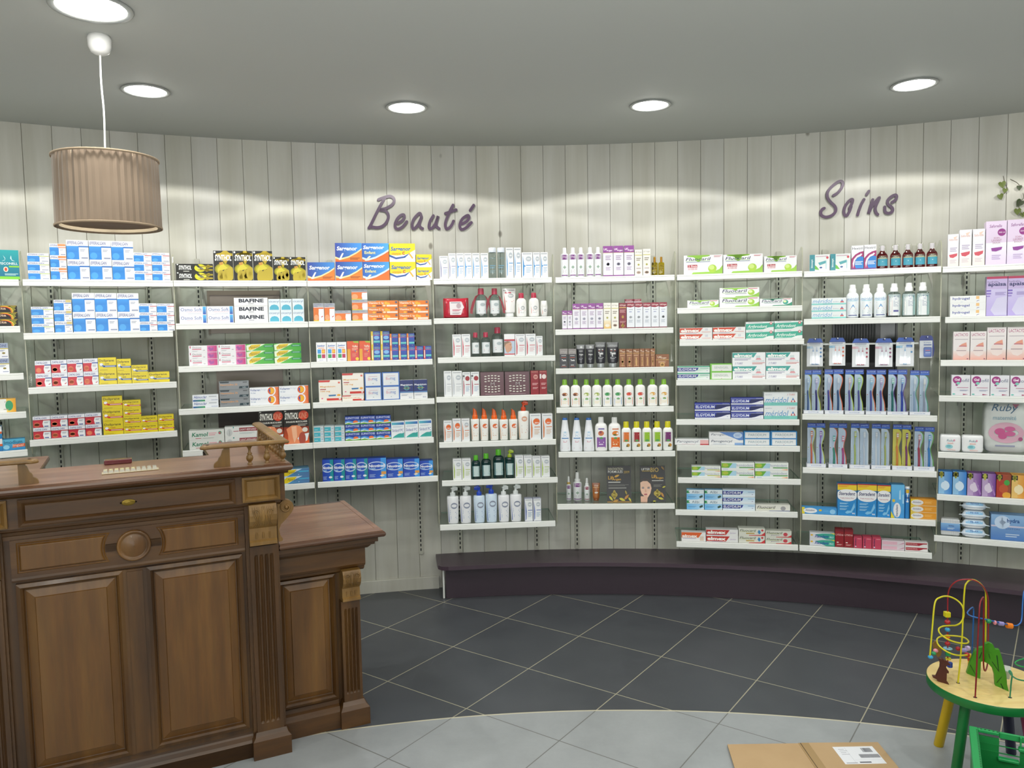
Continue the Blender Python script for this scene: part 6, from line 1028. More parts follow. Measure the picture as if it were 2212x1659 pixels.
def tube_(nm, d, capc, capr, bodyc, z0=.14, capm=None, n=2.):
    root = empty(nm); side, els = DS[d]; mb = MB(); prof = [(z0, capr * 1.04), (z0 + .02, .40), (z0 + .05, .42), (.6, .455), (.9, .49), (.96, .5), (1, .5)]
    B = Body(prof, n, 1.); B.mesh(mb, bodyc, 0, 28, .05); emit(mb, els, B.fn(z0 + .02, 1., flat_top=.05), .004, 8); part('body', mb, PLAST, root)
    round_cap(root, 0, z0, capr, capc, 'cap', .97, m=capm); return root
SILV = mat('silver_plastic', '#9ea3a4', .3, .5)
def K_tub(nm): return tube_(nm, 'tub', '#eceeee', .32, '#ecebea', .14)
def K_tubk(nm): return tube_(nm, 'tubK', '#9ea3a4', .34, '#26262e', .17, SILV)
def K_tubl(nm): return tube_(nm, 'tubL', '#9ea3a4', .34, '#26262e', .17, SILV)
def K_tubb(nm): return tube_(nm, 'tubB', '#8c5028', .34, '#9c5c2c', .10)
def K_roll(nm): return bottle(nm, 'milk', [(0, .36), (.02, .40), (.3, .46), (.6, .5), (.64, .5)], lambda r: round_cap(r, .645, 1, .50, '#eeeeec', 'cap', .82), 2.2, (.02, .78))
def K_spy(d, cc='#e8eaea'): return lambda nm: bottle(nm, d, [(0, .44), (.01, .48), (.6, .5), (.64, .46), (.66, .34), (.68, .30)], lambda r: (round_cap(r, .67, .76, .34, cc, 'collar', .95), round_cap(r, .75, 1, .24, '#e8eaea', 'cap', .7)), 2, (.02, .64))
def K_stub(nm):
    root = empty(nm); B = Body([(0, .5), (.93, .5)], 2); mb = MB(); B.mesh(mb, '#2a80c4'); emit(mb, [('r', 0, .02, 1, .14, '#dcb020'), ('e', .5, .30, .5, .16, '#e4e6ea'), ('t', 'Steradent', .08, .24, .94, .33, '#30386c', .04, .02), ('l', .2, .4, .8, .44, 1, '#b04860')], B.fn(0, .93), .004, 8); part('body', mb, CARTON, root)
    round_cap(root, .93, 1, .5, '#eceef0'); return root
def K_wipes(nm):
    root = empty(nm); mb = MB(); R_ = []
    for z, w, dd in ((.0, .5, .02), (.06, .47, .45), (.3, .44, .5), (.7, .42, .5), (.94, .44, .40), (1.0, .48, .03)):
        R_.append([(w * cos(t) if abs(cos(t)) < 0 else w * (1 if cos(t) > 0 else -1) * abs(cos(t)) ** .35, .5 + dd * (1 if sin(t) > 0 else -1) * abs(sin(t)) ** .6, z + .02 * cos(t) ** 2) for t in [2 * pi * k / 28 for k in range(28)]])
    mb.loft(R_, '#b81c34', 0, True, True, smooth=True)
    for sg in (-1, 1): mb.loft([[(sg * x, .5 + sg * yy * 0 + q, z) for z in (.02, .3, .6, .9, 1.02)] for x, q, yy in ((.44, -.12, 0), (.50, 0, 0), (.44, .12, 0))], '#a01428', closed=False, smooth=False)
    part('packet', mb, PLAST, root); m2 = MB(); emit(m2, [('p', [(.22, .16), (.74, .16), (.86, .46), (.80, .56), (.72, .84), (.24, .84)], '#e4dce0'), ('l', .28, .20, .7, .24, 1, '#8c8c98'), ('o', .62, .38, .1, .13, .1, '#b8a0a8'), ('l', .34, .56, .72, .64, 2, '#d0607c'), ('l', .34, .72, .7, .78, 2, '#a898a0')], lambda x, y, d: ((x - .5) * .9, .0 - d * 2 + .0 - .01, 1 - y), .004); part('resealable_label', m2, CARTON, root); return root
def leaflet_on(nm):
    root = K_mic('mic', CLEARB, '#b03850')(nm)
    for sg in (-1, 1):
        mb = MB(); P_ = [(sg * .12, .40, .80), (sg * .40, .30, .72), (sg * .62, .22, .52), (sg * .80, .20, .26), (sg * .82, .20, .14)]; rg = []
        for i, p in enumerate(P_):
            w = (.06, .12, .16, .17, .17)[i]; rg.append([(p[0] - w * .6, p[1], p[2] + w * .12), (p[0] + w * .6, p[1] - .02, p[2] - w * .12), (p[0] + w * .6, p[1] + .02, p[2] - w * .12), (p[0] - w * .6, p[1] + .04, p[2] + w * .12)])
        mb.loft(rg, '#8c1c2c', 0, True, True); part('neck_leaflet', mb, CARTON, root)
    return root
def K_blis(col, cc, btype=0):
    def f(nm):
        root = empty(nm); mb = MB(); mb.box(-.5, .55, 0, .5, .62, .86, '#dfe2e6'); mb.loft([[(-.5, y, .84), (-.42, y, .94), (-.36, y, 1), (.36, y, 1), (.42, y, .94), (.5, y, .84)] for y in (.55, .62)], '#2456b8', 0, True, True)
        F = lambda x, y, d: (x - .5, .55 - d * 3, 1 - y)
        els = [('r', 0, .13, 1, .16, '#2c4890'), ('r', 0, .16, 1, 1, '#dfe2e6'), ('l', .14, .18, .84, .20, 1, '#5c6488'), ('r', 0, .28, .36, .36, col)]
        els += [('e', .86, y, .06, .035, cc) for y in (.36, .50, .64)] if btype == 0 else [('r', .56, .25, .9, .34, '#3c78c0'), ('e', .86, .50, .06, .035, '#5c94c4')]
        els += [('r', .42, .02, .58, .06, '#0c1c50')]; emit(mb, els, F, .006); part('card', mb, CARTON, root)
        mb = MB()
        for x in ((-.11, .12) if btype == 0 else (.0,)):
            mb.loft([[(x - w, .35 + yy, z) for w, yy in ((w_, 0), (w_ * .7, -.15), (-w_ * .7, -.15), (-w_, 0), (-w_, .2), (w_, .2))] for z, w_ in ((.10, .06), (.14, .09), (.35, .085), (.50, .05), (.53, .045))], '#e8eaf0', 0, True, True)
            mb.loft([[(x - w_, .3, z), (x + w_, .3, z), (x + w_, .45, z), (x - w_, .45, z)] for z, w_ in ((.53, .045), (.56, .04), (.60, .012), (.70, .006))], cc, 0, True, True)
            mb.loft([[(x - w_, .26, z), (x + w_, .26, z), (x + w_, .45, z), (x - w_, .45, z)] for z, w_ in ((.07, .10), (.12, .07))], cc, 0, True, True)
        part('brush', mb, PLAST, root)
        mb = MB(); mb.loft([[(-.30, .0 + .54 * k, z), (.30, .0 + .54 * k, z)] for k, z in ((1, .05), (0, .09), (0, .72), (1, .80))], closed=False, smooth=False); part('blister', mb, BLISTER, root)
        mb = MB(); mb.tube([(0, .9, .955), (0, -1.2, .955), (0, -1.5, .99)], .018, 6); part('hook', mb, CHROME, root); return root
    return f
def K_floss(nm):
    root = empty(nm); mb = MB(); mb.loft([[(-.5, y, .78), (-.46, y, .92), (-.36, y, 1), (.30, y, 1), (.42, y, .92), (.46, y, .78), (.56, y, .4), (.5, y, .14), (.4, y, .05), (-.4, y, .05), (-.46, y, .1)] for y in (.55, .62)], '#2c3c90', 0, True, True)
    emit(mb, [('r', .02, .22, .90, .96, '#dfe2ea'), ('t', 'SUPER', .3, .28, .8, .34, '#7c94c4'), ('l', .3, .38, .84, .42, 1, '#4c64a8')], lambda x, y, d: (x - .5, .55 - d * 3, 1 - y), .006); part('card', mb, CARTON, root)
    mb = MB(); mb.bbox(-.20, .0, .10, .34, .52, .50, .04, '#4466b8'); emit(mb, [('l', .3, .62, .7, .65, 1, '#c84c64'), ('l', .3, .72, .74, .75, 1, '#b8c8ec')], lambda x, y, d: (x * .8 - .33, -.02 - d, 1 - y), .006); part('floss_box', mb, PLAST, root)
    mb = MB(); mb.tube([(0, .9, .9), (0, -1.2, .9), (0, -1.5, .94)], .018, 6); part('hook', mb, CHROME, root); return root
def K_tb(edge, handle, head, style=0, bg='#c4d4e4'):
    """toothbrush on a wavy card: head of the card dark blue"""
    def f(nm):
        root = empty(nm); out = [(-.5, 0), (.30, 0), (.46, .05), (.46, .12), (.40, .25), (.18, .42), (.16, .52), (.36, .66), (.44, .76), (.36, .84), (.05, .895), (-.5, .90)]
        if style == 3: out = [(-.5, 0), (.46, 0), (.46, .7), (.40, .80), (.2, .88), (-.5, .90)]
        rt = [p for p in out if p[0] > -.49]; sm = crom([(x, z, 0) for x, z in rt], 4); out = [(-.5, 0)] + [(p.x, p.y) for p in sm] + [(-.5, .90)]
        def pl(s_, y0, y1, c, m_, nm2, dx=0.):
            mb = MB(); q = [(-.5 + (x + .5) * s_ + dx, z) for x, z in out]; mb.prism(q, lambda p: (p[0], y0, p[1]), lambda p: (p[0], y1, p[1]), c); part(nm2, mb, m_, root)
        mb = MB(); q = [(-.5 + (x + .5) * 1.0 + .03, z) for x, z in out]; mb.prism(q, lambda p: (p[0], .62, p[1]), lambda p: (p[0], .68, p[1]), edge)
        q = [(-.5 + (x + .5) * .93, z * .99 + .004) for x, z in out]; mb.add([(x, .618, z) for x, z in q], tess(q), bg)
        mb.box(-.5, .55, .895, .52, .70, 1.0, '#1f3c98'); mb.box(-.5, .548, .90, .5, .552, .93, '#2c64c0'); emit(mb, [('t', 'ELGYDIUM' if style != 3 else 'papilli', .1, .025, .9, .06, '#8ca8dc', 0, .02)], lambda x, y, d: (x - .5, .546 - d, 1 - y), .004)
        emit(mb, [('t', 'Interactive' if style != 3 else 'papilli', .05, .60, .17, .96, '#8c98a8', 'v', 0), ('e', .12, .56, .05, .012, edge)], lambda x, y, d: (x - .5, .610 - d, 1 - y), .004)
        mb.loft([[(.18 + .28 * t, .60, .0), (.46, .60, .10 * t)] for t in (0, 1)], '#2c3c98', closed=False); part('card', mb, CARTON, root)
        mb = MB(); xs = [(-.02, .02), (.0, .2), (-.02, .4), (-.06, .50), (-.03, .62), (.0, .74), (.02, .82)]
        if style == 2: xs = [(.05, .02), (.08, .2), (.06, .35), (.0, .42), (.06, .52), (.10, .62), (.06, .72)]
        P_ = crom([(x, .40, z) for x, z in xs], 3); n_ = len(P_); wd_ = [(.10 if j < n_ * .5 else .055) * (1.2 if style in (1, 2) and j < n_ * .5 else 1) for j in range(n_)]
        h2 = head if style in (0,) else handle
        rg = [[(p.x - w, p.y, p.z), (p.x - w * .6, p.y - .10, p.z), (p.x + w * .6, p.y - .10, p.z), (p.x + w, p.y, p.z), (p.x + w * .6, p.y + .1, p.z), (p.x - w * .6, p.y + .1, p.z)] for p, w in zip(P_, wd_)]
        k_ = int(n_ * .55); mb.loft(rg[:k_ + 1], handle, 0, True, True, smooth=True); mb.loft(rg[k_:], '#e4e4ea' if style == 2 else (head if style == 0 else handle), 0, True, True, smooth=True)
        e_ = P_[-1]; mb.box(e_.x - .13, .22, e_.z - .13, e_.x + .11, .40, e_.z - .0, head); mb.box(e_.x - .13, .218, e_.z - .09, e_.x + .11, .222, e_.z - .07, '#eef0f0'); mb.box(e_.x - .13, .218, e_.z - .05, e_.x + .11, .222, e_.z - .03, '#eef0f0'); part('toothbrush', mb, PLAST, root)
        pl(.92, .08, .085, '#fff', BLISTER, 'blister'); return root
    return f
def K_tray(txt):
    def f(nm):
        mb = MB(); t = .012; mb.box(-.5, 0, 0, .5, .03, 1, '#dfe2ea'); mb.box(-.5, .97, 0, .5, 1, 1, '#d4d8e0'); mb.box(-.5, 0, 0, -.5 + t * 2, 1, 1, '#d4d8e0'); mb.box(.5 - t * 2, 0, 0, .5, 1, 1, '#d4d8e0'); mb.box(-.5, 0, 0, .5, 1, .03, '#ccc')
        emit(mb, [('o', .5, .5, .45, .42, .001, '#c4ccd8'), ('r', .06, .14, .94, .17, '#c4ccd8'), ('r', .06, .84, .94, .87, '#c4ccd8'), ('t', txt, .24, .36, .74, .62, '#8ca0c4', 0, .01)], lambda x, y, d: (x - .5, -d, 1 - y), .002); return mb.build(nm, PLAST)
    return f
def soft_pack(els, c='#e6e8ea', puff=.5):
    def f(nm):
        mb = MB(); R_ = []; seg = 32
        for z, k in ((0, .82), (.04, .95), (.15, 1), (.85, 1), (.95, .97), (1.0, .86)):
            R_.append([(.5 * k * abs(cos(t)) ** .18 * (1 if cos(t) > 0 else -1), .5 + .5 * k * abs(sin(t)) ** .5 * (1 if sin(t) > 0 else -1), z) for t in [2 * pi * (i + .5) / seg for i in range(seg)]])
        mb.loft(R_, c, 0, True, True, smooth=True); emit(mb, els, lambda x, y, d: (x - .5, -.01 - d, 1 - y), .004); return mb.build(nm, PLAST)
    return f
RUBS = [('t', 'Ruby', .32, .25, .68, .42, '#6c94a4', .03, 0), ('e', .68, .3, .04, .06, '#d88ca4'), ('l', .36, .46, .64, .50, 1, '#e0a094'), ('e', .44, .68, .18, .12, '#8cc8d0'), ('e', .42, .66, .1, .07, '#6cb0bc'), ('l', .36, .86, .74, .89, 1, '#e0a8a0')]
RUBL = [('t', 'Ruby', .14, .02, .78, .21, '#2c6084', .08, 0), ('p', [(.62, .02), (.78, .02), (.70, .10)], '#a84c6c'), ('t', 'maternité', .20, .26, .72, .34, '#84a8bc', 0, 0), ('o', .5, .60, .40, .21, .12, '#d8a8bc'), ('e', .36, .58, .12, .07, '#c8508c'), ('e', .58, .52, .12, .05, '#cc5c94'), ('e', .58, .62, .13, .05, '#cc5c94'), ('e', .42, .67, .10, .06, '#c8508c'), ('e', .82, .72, .05, .04, '#a84c7c'), ('l', .26, .85, .7, .88, 1, '#8c90ac')]
def K_round(nm):
    mb = MB(); mb.lathe([(.001, .0), (.30, .02), (.42, .12), (.47, .30), (.50, .42), (.50, .46), (.46, .52), (.40, .80), (.34, .95), (.001, 1.)], cx=0, cy_=.5, seg=32, c='#c8d4e0', cap=False)
    mb.tube([(-.44, .35, .44), (-.56, .2, .50), (-.60, .2, .46)], .02, 6, '#d8e4ec', rf=[.05, .04, .01]); mb.tube([(.44, .35, .44), (.56, .2, .42), (.60, .2, .38)], .02, 6, '#d8e4ec', rf=[.05, .04, .01])
    B = Body([(0, .42), (.52, .46), (.8, .40), (1, .3)], 2); emit(mb, [('r', .1, .1, .9, .45, '#8cbce0'), ('t', 'TETRA', .3, .18, .7, .32, '#34549c', 0, .02), ('r', .1, .62, .9, .9, '#dfe4e8')], B.fn(.05, 1., wid=.42), .01, 8); return mb.build(nm, PLAST)
def K_swab(nm):
    root = empty(nm); mb = MB(); mb.bbox(-.48, .04, .02, .48, .96, .96, .04, '#dfe2e4'); emit(mb, [('r', .05 + .045 * k, .0, .065 + .045 * k, 1, '#b4b8bc') for k in range(20)], lambda x, y, d: (x - .5, .03 - d, 1 - y), .0); part('swabs', mb, PLAST, root)
    mb = MB(); mb.box(-.5, -.01, .28, .5, 1.0, .72, '#7ca8d8'); emit(mb, [('g', 0, .28, 1, .72, '#84b4e0', '#4c7cc0', 'y'), ('t', 'TETRA', .4, .38, .7, .46, '#2c4484', 0, .02), ('l', .35, .54, .72, .62, 2, '#c4d8ec')], lambda x, y, d: (x - .5, -.012 - d, 1 - y), .004); part('paper_band', mb, CARTON, root); return root
def K_card(els):
    def f(nm):
        root = empty(nm); mb = MB(); L_ = .35; q = lambda x, y, d: (x - .5, L_ * (1 - y) * 1.0 - d, (1 - y)); mb.loft([[(-.5, 0, 0), (.5, 0, 0), (.5, .05, 0), (-.5, .05, 0)], [(-.5, L_, 1), (.5, L_, 1), (.5, L_ + .05, 1), (-.5, L_ + .05, 1)]], '#17171a', 0, True, True); emit(mb, els, q, .004); part('panel', mb, CARTON, root)
        mb = MB(); mb.loft([[(-.12, .06, .0), (.12, .06, 0), (.12, .09, 0), (-.12, .09, 0)], [(-.12, L_ + .04, .8), (.12, L_ + .04, .8), (.12, L_ + .07, .8), (-.12, L_ + .07, .8)]], '#8a8478', 0, True, True); mb.loft([[(-.12, .85, 0), (.12, .85, 0), (.12, .88, 0), (-.12, .88, 0)], [(-.12, L_ + .05, .8), (.12, L_ + .05, .8), (.12, L_ + .08, .8), (-.12, L_ + .08, .8)]], '#8a8478', 0, True, True); part('strut', mb, CARTON, root); return root
    return f
def seed(x, y, r, rot, c='#b8b020'): return ('p', [(x + r * (a * cos(rot) - b_ * sin(rot)), y + r * .7 * (a * sin(rot) + b_ * cos(rot))) for a, b_ in ((-1, 0), (-.5, .32), (.2, .36), (1, 0), (.2, -.36), (-.5, -.32))], c)
AD1 = [('t', 'INNOVATION', .06, .05, .68, .12, '#b8b49c', 0, .01), ('t', 'FORMULES', .06, .13, .66, .20, '#d4d4d0', 0, .01), ('t', '2009', .70, .14, .94, .21, '#a88c34', 0, .01), ('t', 'Lift', .06, .28, .30, .38, '#c89828', 0, .02), ('t', 'Argan', .22, .34, .58, .42, '#c89828', 0, .02), seed(.42, .28, .12, -.4, '#c8982c'), ('l', .06, .44, .56, .465, 1, '#c0c0bc'), ('l', .06, .52, .9, .56, 2, '#6c6c68'), ('l', .06, .60, .8, .625, 1, '#8c8c88'), ('o', .30, .80, .13, .07, .2, '#a89434'), ('t', 'BIO', .24, .78, .36, .82, '#c8b848', 0, .02), seed(.16, .90, .12, .9), seed(.36, .96, .12, -.2, '#a87c1c'), seed(.62, .93, .14, .4), seed(.80, .86, .14, -.8, '#a8741c'), seed(.93, .93, .10, 1.), seed(.78, .74, .10, 1.2, '#8c7c1c'), ('r', 0, .985, 1, 1, '#c08c20')]
AD2 = [('t', 'LIFTER', .06, .06, .40, .12, '#d8d8d4', 0, .01), ('t', 'BIO', .42, .05, .74, .17, '#c8a84c', 0, .0), ('l', .08, .13, .4, .15, 1, '#a88c34'), ('t', 'Lift', .46, .24, .66, .34, '#c89828', 0, .02), ('t', 'Argan', .62, .30, .92, .38, '#c89828', 0, .02), ('l', .46, .40, .92, .42, 1, '#c0c0bc'), ('l', .52, .52, .86, .58, 3, '#74746c'), ('p', [(.0, .40), (.14, .34), (.32, .36), (.44, .46), (.46, .62), (.40, .78), (.30, .88), (.26, 1), (0, 1)], '#2a1c18'), ('p', [(.0, .46), (.10, .42), (.28, .42), (.40, .50), (.44, .62), (.39, .76), (.28, .88), (.16, .86), (.04, .76), (.0, .66)], '#d8b098'), ('p', [(.0, .84), (.28, .84), (.26, 1), (0, 1)], '#cca088'), ('e', .10, .61, .055, .014, '#4c5868'), ('e', .32, .61, .055, .014, '#4c5868'), ('p', [(.03, .585), (.10, .57), (.17, .585), (.10, .58)], '#5c4438'), ('p', [(.26, .585), (.32, .57), (.40, .585), (.32, .58)], '#5c4438'), ('p', [(.20, .62), (.17, .72), (.24, .72)], '#c89880'), ('e', .20, .785, .065, .018, '#9c3c4c'), ('o', .66, .76, .14, .08, .2, '#a89434'), ('t', 'BIO', .59, .735, .73, .78, '#c8b848', 0, .02), seed(.80, .90, .12, .3), seed(.86, .80, .12, 1.1, '#a8741c'), seed(.93, .58, .08, -.4), seed(.90, .06, .10, .9, '#7c5c1c'), seed(.54, .97, .07, 0)]
def B_(d): return lambda nm: u_box(nm, d)
# ================================================================== KINDS: name, look, category, depth (m; negative = share of width), maker
KD = {}
def kd(key, name, look, cat, depth, mk=None): KD[key] = (name, look, cat, depth, mk or B_(key))
TBX = 'tablet_box'
kd('gav', 'medicine_box', 'teal antacid sachet box', 'medicine box', .07); kd('blk', TBX, 'black box with red-yellow arc', 'medicine box', .07); kd('grt', TBX, 'white box with grey-blue band', 'medicine box', .06); kd('orb', TBX, 'white-orange box with blue eye mark', 'medicine box', .07); kd('imo', TBX, 'light blue box with orange flash', 'medicine box', .06); kd('imo2', TBX, 'blue and white box with orange bar', 'medicine box', .06)
kd('effL', TBX, 'large white-blue fizzy tablet box', 'medicine box', .06); kd('effR', TBX, 'small white-blue box with red tab', 'medicine box', .05); kd('effS', TBX, 'flat white-blue box with lime tab', 'medicine box', .06); kd('effO', TBX, 'white-blue box with orange corner', 'medicine box', .05); kd('effG', TBX, 'white-blue box with sand corner', 'medicine box', .05)
kd('dafB', TBX, 'red and white box, blue tab', 'medicine box', .06); kd('dafR', TBX, 'red and white box, red stripe', 'medicine box', .09); kd('dolB', TBX, 'yellow box with blue arrow', 'medicine box', .06); kd('dolR', TBX, 'yellow box with red arrow', 'medicine box', .06)
kd('syn', 'liniment_box', 'black box with yellow bottle picture', 'medicine box', .06); kd('synW', 'liniment_box', 'wide black box with yellow disc', 'medicine box', .06); kd('synK', 'heat_patch_box', 'tall black-orange heat patch box', 'medicine box', .04)
kd('osmo', 'cream_box', 'white burn gel box, blue end', 'medicine box', .05); kd('biaf', 'cream_box', 'plain white box, bold black word', 'medicine box', .05); kd('cica', 'cream_box', 'white box with aqua dome', 'medicine box', .04)
kd('onct', 'cream_box', 'white and magenta cream box', 'medicine box', .04); kd('apai', 'cream_box', 'green box with yellow oval', 'medicine box', .04); kd('apaB', 'cream_box', 'blue box with yellow oval', 'medicine box', .10); kd('hemo', 'cream_box', 'white box, blue-green tab', 'medicine box', .04); kd('hexa', 'gel_box', 'grey gel box with orange word', 'medicine box', .06); kd('volt', 'gel_box', 'white-orange gel box with sun', 'medicine box', .05); kd('kamol', 'cream_box', 'pale box with green word', 'medicine box', .07); kd('stb', 'plaster_box', 'pale box with crimson band', 'medicine box', .07)
kd('sarg', 'ampoule_box', 'blue-orange ampoule box', 'supplement box', .08); kd('sargE', 'ampoule_box', 'blue-orange box with yellow subtitle', 'supplement box', .08); kd('sargC', 'ampoule_box', 'yellow-white vitamin ampoule box', 'supplement box', .08); kd('sargCs', 'vitamin_box', 'small yellow-white vitamin box', 'supplement box', .05)
kd('vitT', 'vitamin_box', 'upright orange-grey vitamin box', 'supplement box', .04); kd('vitS', 'vitamin_box', 'square orange-grey vitamin box', 'supplement box', .05); kd('vitW', 'vitamin_box', 'long orange vitamin box', 'supplement box', .04); kd('jun', 'vitamin_box', 'white box with four coloured squares', 'supplement box', .04); kd('vitR', 'vitamin_box', 'red-orange box with sun', 'supplement box', .05)
kd('bioY', 'vitamin_box', 'blue box with yellow spine', 'supplement box', .04); kd('bioO', 'vitamin_box', 'blue box with orange spine', 'supplement box', .04); kd('bioR', 'vitamin_box', 'short blue box with red spine', 'supplement box', .04)
kd('mag', 'mineral_box', 'cream box, orange word, red bar', 'supplement box', .06); kd('magS', 'mineral_box', 'flat cream box under the larger one', 'supplement box', .06); kd('bmg', 'mineral_box', 'white box with blue border', 'supplement box', .06); kd('mgb', 'mineral_box', 'navy and white box', 'supplement box', .05)
kd('teal', 'lozenge_box', 'small silver-turquoise box', 'medicine box', .07); kd('eup', 'herbal_box', 'blue box with sunrise and hills', 'medicine box', .07); kd('sed', 'herbal_box', 'white box with teal wave', 'medicine box', .05); kd('nicT', 'gum_box', 'tall navy-teal box', 'medicine box', .06); kd('nicL', 'patch_box', 'navy-sky blue patch box', 'medicine box', .07)
for k_, l_ in (('boL', 'slim white box, violet flash'), ('boD', 'slim white box with blue dot'), ('boB', 'slim white box, blue flash'), ('boP', 'slim white box, pink flash'), ('boW', 'slim plain white box'), ('boG', 'slim white box, green flash'), ('boV', 'slim lilac-sided box'), ('boDot', 'slim white box with crimson disc'), ('boRed', 'slim crimson box'), ('boRedW', 'slim crimson box with white disc'), ('boS', 'slim white box with orange disc'), ('boS2', 'slim white box, orange number')): kd(k_, 'skincare_box', l_, 'skincare box', .045)
kd('face', 'skincare_box', 'white box printed with face profile', 'skincare box', .045); kd('brM', 'gift_set_box', 'brown gift box with pearl rows', 'gift box', .08)
for k_, l_ in (('lfP', 'white box with purple top'), ('lfW', 'ivory slim box'), ('lfY', 'ivory box with golden base'), ('lfD', 'dark red slim box'), ('lfR', 'white box with crimson top'), ('lfRs', 'small crimson box'), ('lfK', 'black box with taupe top'), ('lfO', 'slim copper-brown box'), ('lfOw', 'wide copper-brown box')): kd(k_, 'skincare_box', l_, 'skincare box', .04)
TPB = 'toothpaste_box'
for k_, l_ in (('flu2', 'wide white-lime twin pack'), ('fluo', 'white-lime toothpaste box'), ('fluT', 'white-teal toothpaste box'), ('fluW', 'off-white toothpaste box, grey ball'), ('elmO', 'orange-white toothpaste box'), ('elmJ', 'red-white toothpaste box, violet word'), ('elmK', 'tilted-top orange toothpaste box'), ('elmS', 'teal-white twin toothpaste box'), ('arth', 'green-white toothpaste box'), ('elgG', 'navy-mint toothpaste box'), ('elg', 'navy-white toothpaste box'), ('elgB', 'navy-pale blue toothpaste box'), ('sens', 'lime-framed toothpaste box'), ('meri', 'white-aqua twin toothpaste box'), ('merS', 'white-aqua slim toothpaste box'), ('par', 'white-red toothpaste box'), ('parW', 'white-blue banded twin pack'), ('pard', 'blue-framed toothpaste box'), ('homS', 'small white-green toothpaste box'), ('hom', 'white-green toothpaste box'), ('fluK', 'grey-red box with blue fish'), ('fluJ', 'grey-red box with red ball')): kd(k_, TPB, l_, 'toothpaste box', .05)
kd('ali', 'lozenge_box', 'blue box with dark capsule', 'medicine box', .04); kd('sept', 'toothbrush_box', 'teal-white box with brush picture', 'dental box', .05); kd('hex', 'mouthwash_box', 'white box with magenta-blue swirl', 'mouthwash box', .06)
kd('stF', 'denture_tablet_box', 'flat blue-yellow box lying', 'dental box', .04); kd('ster', 'denture_tablet_box', 'tall blue-white-yellow box', 'dental box', .06); kd('stT', 'denture_tablet_box', 'sky blue box, sideways word', 'dental box', .06); kd('stO', 'denture_tablet_box', 'orange-yellow lying box', 'dental box', .06); kd('stub', 'denture_tablet_tube', 'blue tube with white cap', 'dental tube', -1, K_stub)
kd('fix', 'denture_cream_box', 'silver-teal denture cream box', 'dental box', .04); kd('lys', 'lozenge_box', 'tall dark red box', 'dental box', .05); kd('selo', 'homeopathy_box', 'rose red box, sideways word', 'dental box', .05); kd('pkb', 'gel_box', 'pale pink and white box', 'dental box', .05); kd('pans', 'gel_box', 'white box with crimson band', 'dental box', .04)
kd('sal', 'wash_box', 'slim white box with coral swoosh', 'hygiene box', .05); kd('salL', 'wash_box', 'large lilac-white box', 'hygiene box', .08); kd('hyd', 'gel_box', 'white box with orange square', 'hygiene box', .04); kd('apz', 'wash_box', 'lilac box with crimson top', 'hygiene box', .06); kd('lac', 'wash_box', 'white-salmon box with leaf shape', 'hygiene box', .06); kd('gel', 'hygiene_box', 'white box with purple ring', 'hygiene box', .05)
for k_, l_ in (('maB', 'blue box with black corner'), ('maP', 'purple box with black corner'), ('maO', 'red-brown box with black corner'), ('maY', 'golden box with black corner')): kd(k_, 'condom_box', l_, 'hygiene box', .07)
kd('hydB', 'cotton_box', 'large blue cotton wool box', 'cotton box', .07); kd('rond', 'cotton_pad_pack', 'round shrink-wrapped cotton pack', 'cotton pack', -.9, K_round); kd('swab', 'cotton_swab_pack', 'clear cotton bud pack with blue band', 'cotton buds', .05, K_swab)
kd('rubS', 'sanitary_pad_pack', 'small white plastic pack', 'hygiene pack', .06, soft_pack(RUBS)); kd('rubL', 'sanitary_pad_pack', 'big white pack with pink petals', 'hygiene pack', .10, soft_pack(RUBL, '#d4d8d6'))
kd('clr', 'lotion_bottle', 'clear cylindrical bottle, frosted cap', 'bottle', -1, K_clear); kd('wip', 'wipes_packet', 'glossy red packet of wipes', 'wipes packet', .04, K_wipes); kd('micL', 'cleansing_water_bottle', 'clear bottle with red neck leaflets', 'bottle', -.62, leaflet_on); kd('mic', 'cleansing_water_bottle', 'clear bottle with crimson cap', 'bottle', -.62, K_mic('mic', CLEARB, '#a8304a')); kd('tub', 'cream_tube', 'white tube standing on its cap', 'tube', -.55, K_tub); kd('milk', 'lotion_bottle', 'white bottle with crimson cap', 'bottle', -.6, K_milk('milk')); kd('roll', 'deodorant_stick', 'small white roll-on', 'deodorant', -1, K_roll)
kd('spf', 'sun_spray_bottle', 'white bottle with orange spray cap', 'bottle', -.62, K_spray('spf')); kd('spfP', 'sun_lotion_bottle', 'white bottle with orange pump', 'bottle', -.7, K_pump('spfP', '#d4481c', -1)); kd('micT', 'cleansing_gel_bottle', 'teal bottle with green cap', 'bottle', -.62, K_mic('micT', TEALB, '#58b428')); kd('pmT', 'cleansing_gel_bottle', 'teal bottle with lime pump', 'bottle', -.62, lambda nm: bottle(nm, 'micT', PMP, lambda r: pump(r, .76, 1, '#a0b824', -1), 2.8, (.03, .74), TEALB))
kd('atP', 'lotion_bottle', 'white bottle with white pump', 'bottle', -.7, K_pump('atP', '#dfe4e4', -1)); kd('atB', 'lotion_bottle', 'pale blue bottle, blue pump', 'bottle', -.7, K_pump('atB', '#1c48c0', 1)); kd('lfB', 'lotion_bottle', 'white bottle with purple bands', 'bottle', -1, K_lfb('lfB')); kd('gold', 'oil_bottle', 'small yellow oil bottle, gold cap', 'bottle', -.7, K_gold)
kd('tubk', 'cream_tube', 'small black and silver tube', 'tube', -.6, K_tubk); kd('tubl', 'cream_tube', 'large black and silver tube', 'tube', -.5, K_tubl); kd('tubb', 'cream_tube', 'small bronze tube', 'tube', -.6, K_tubb)
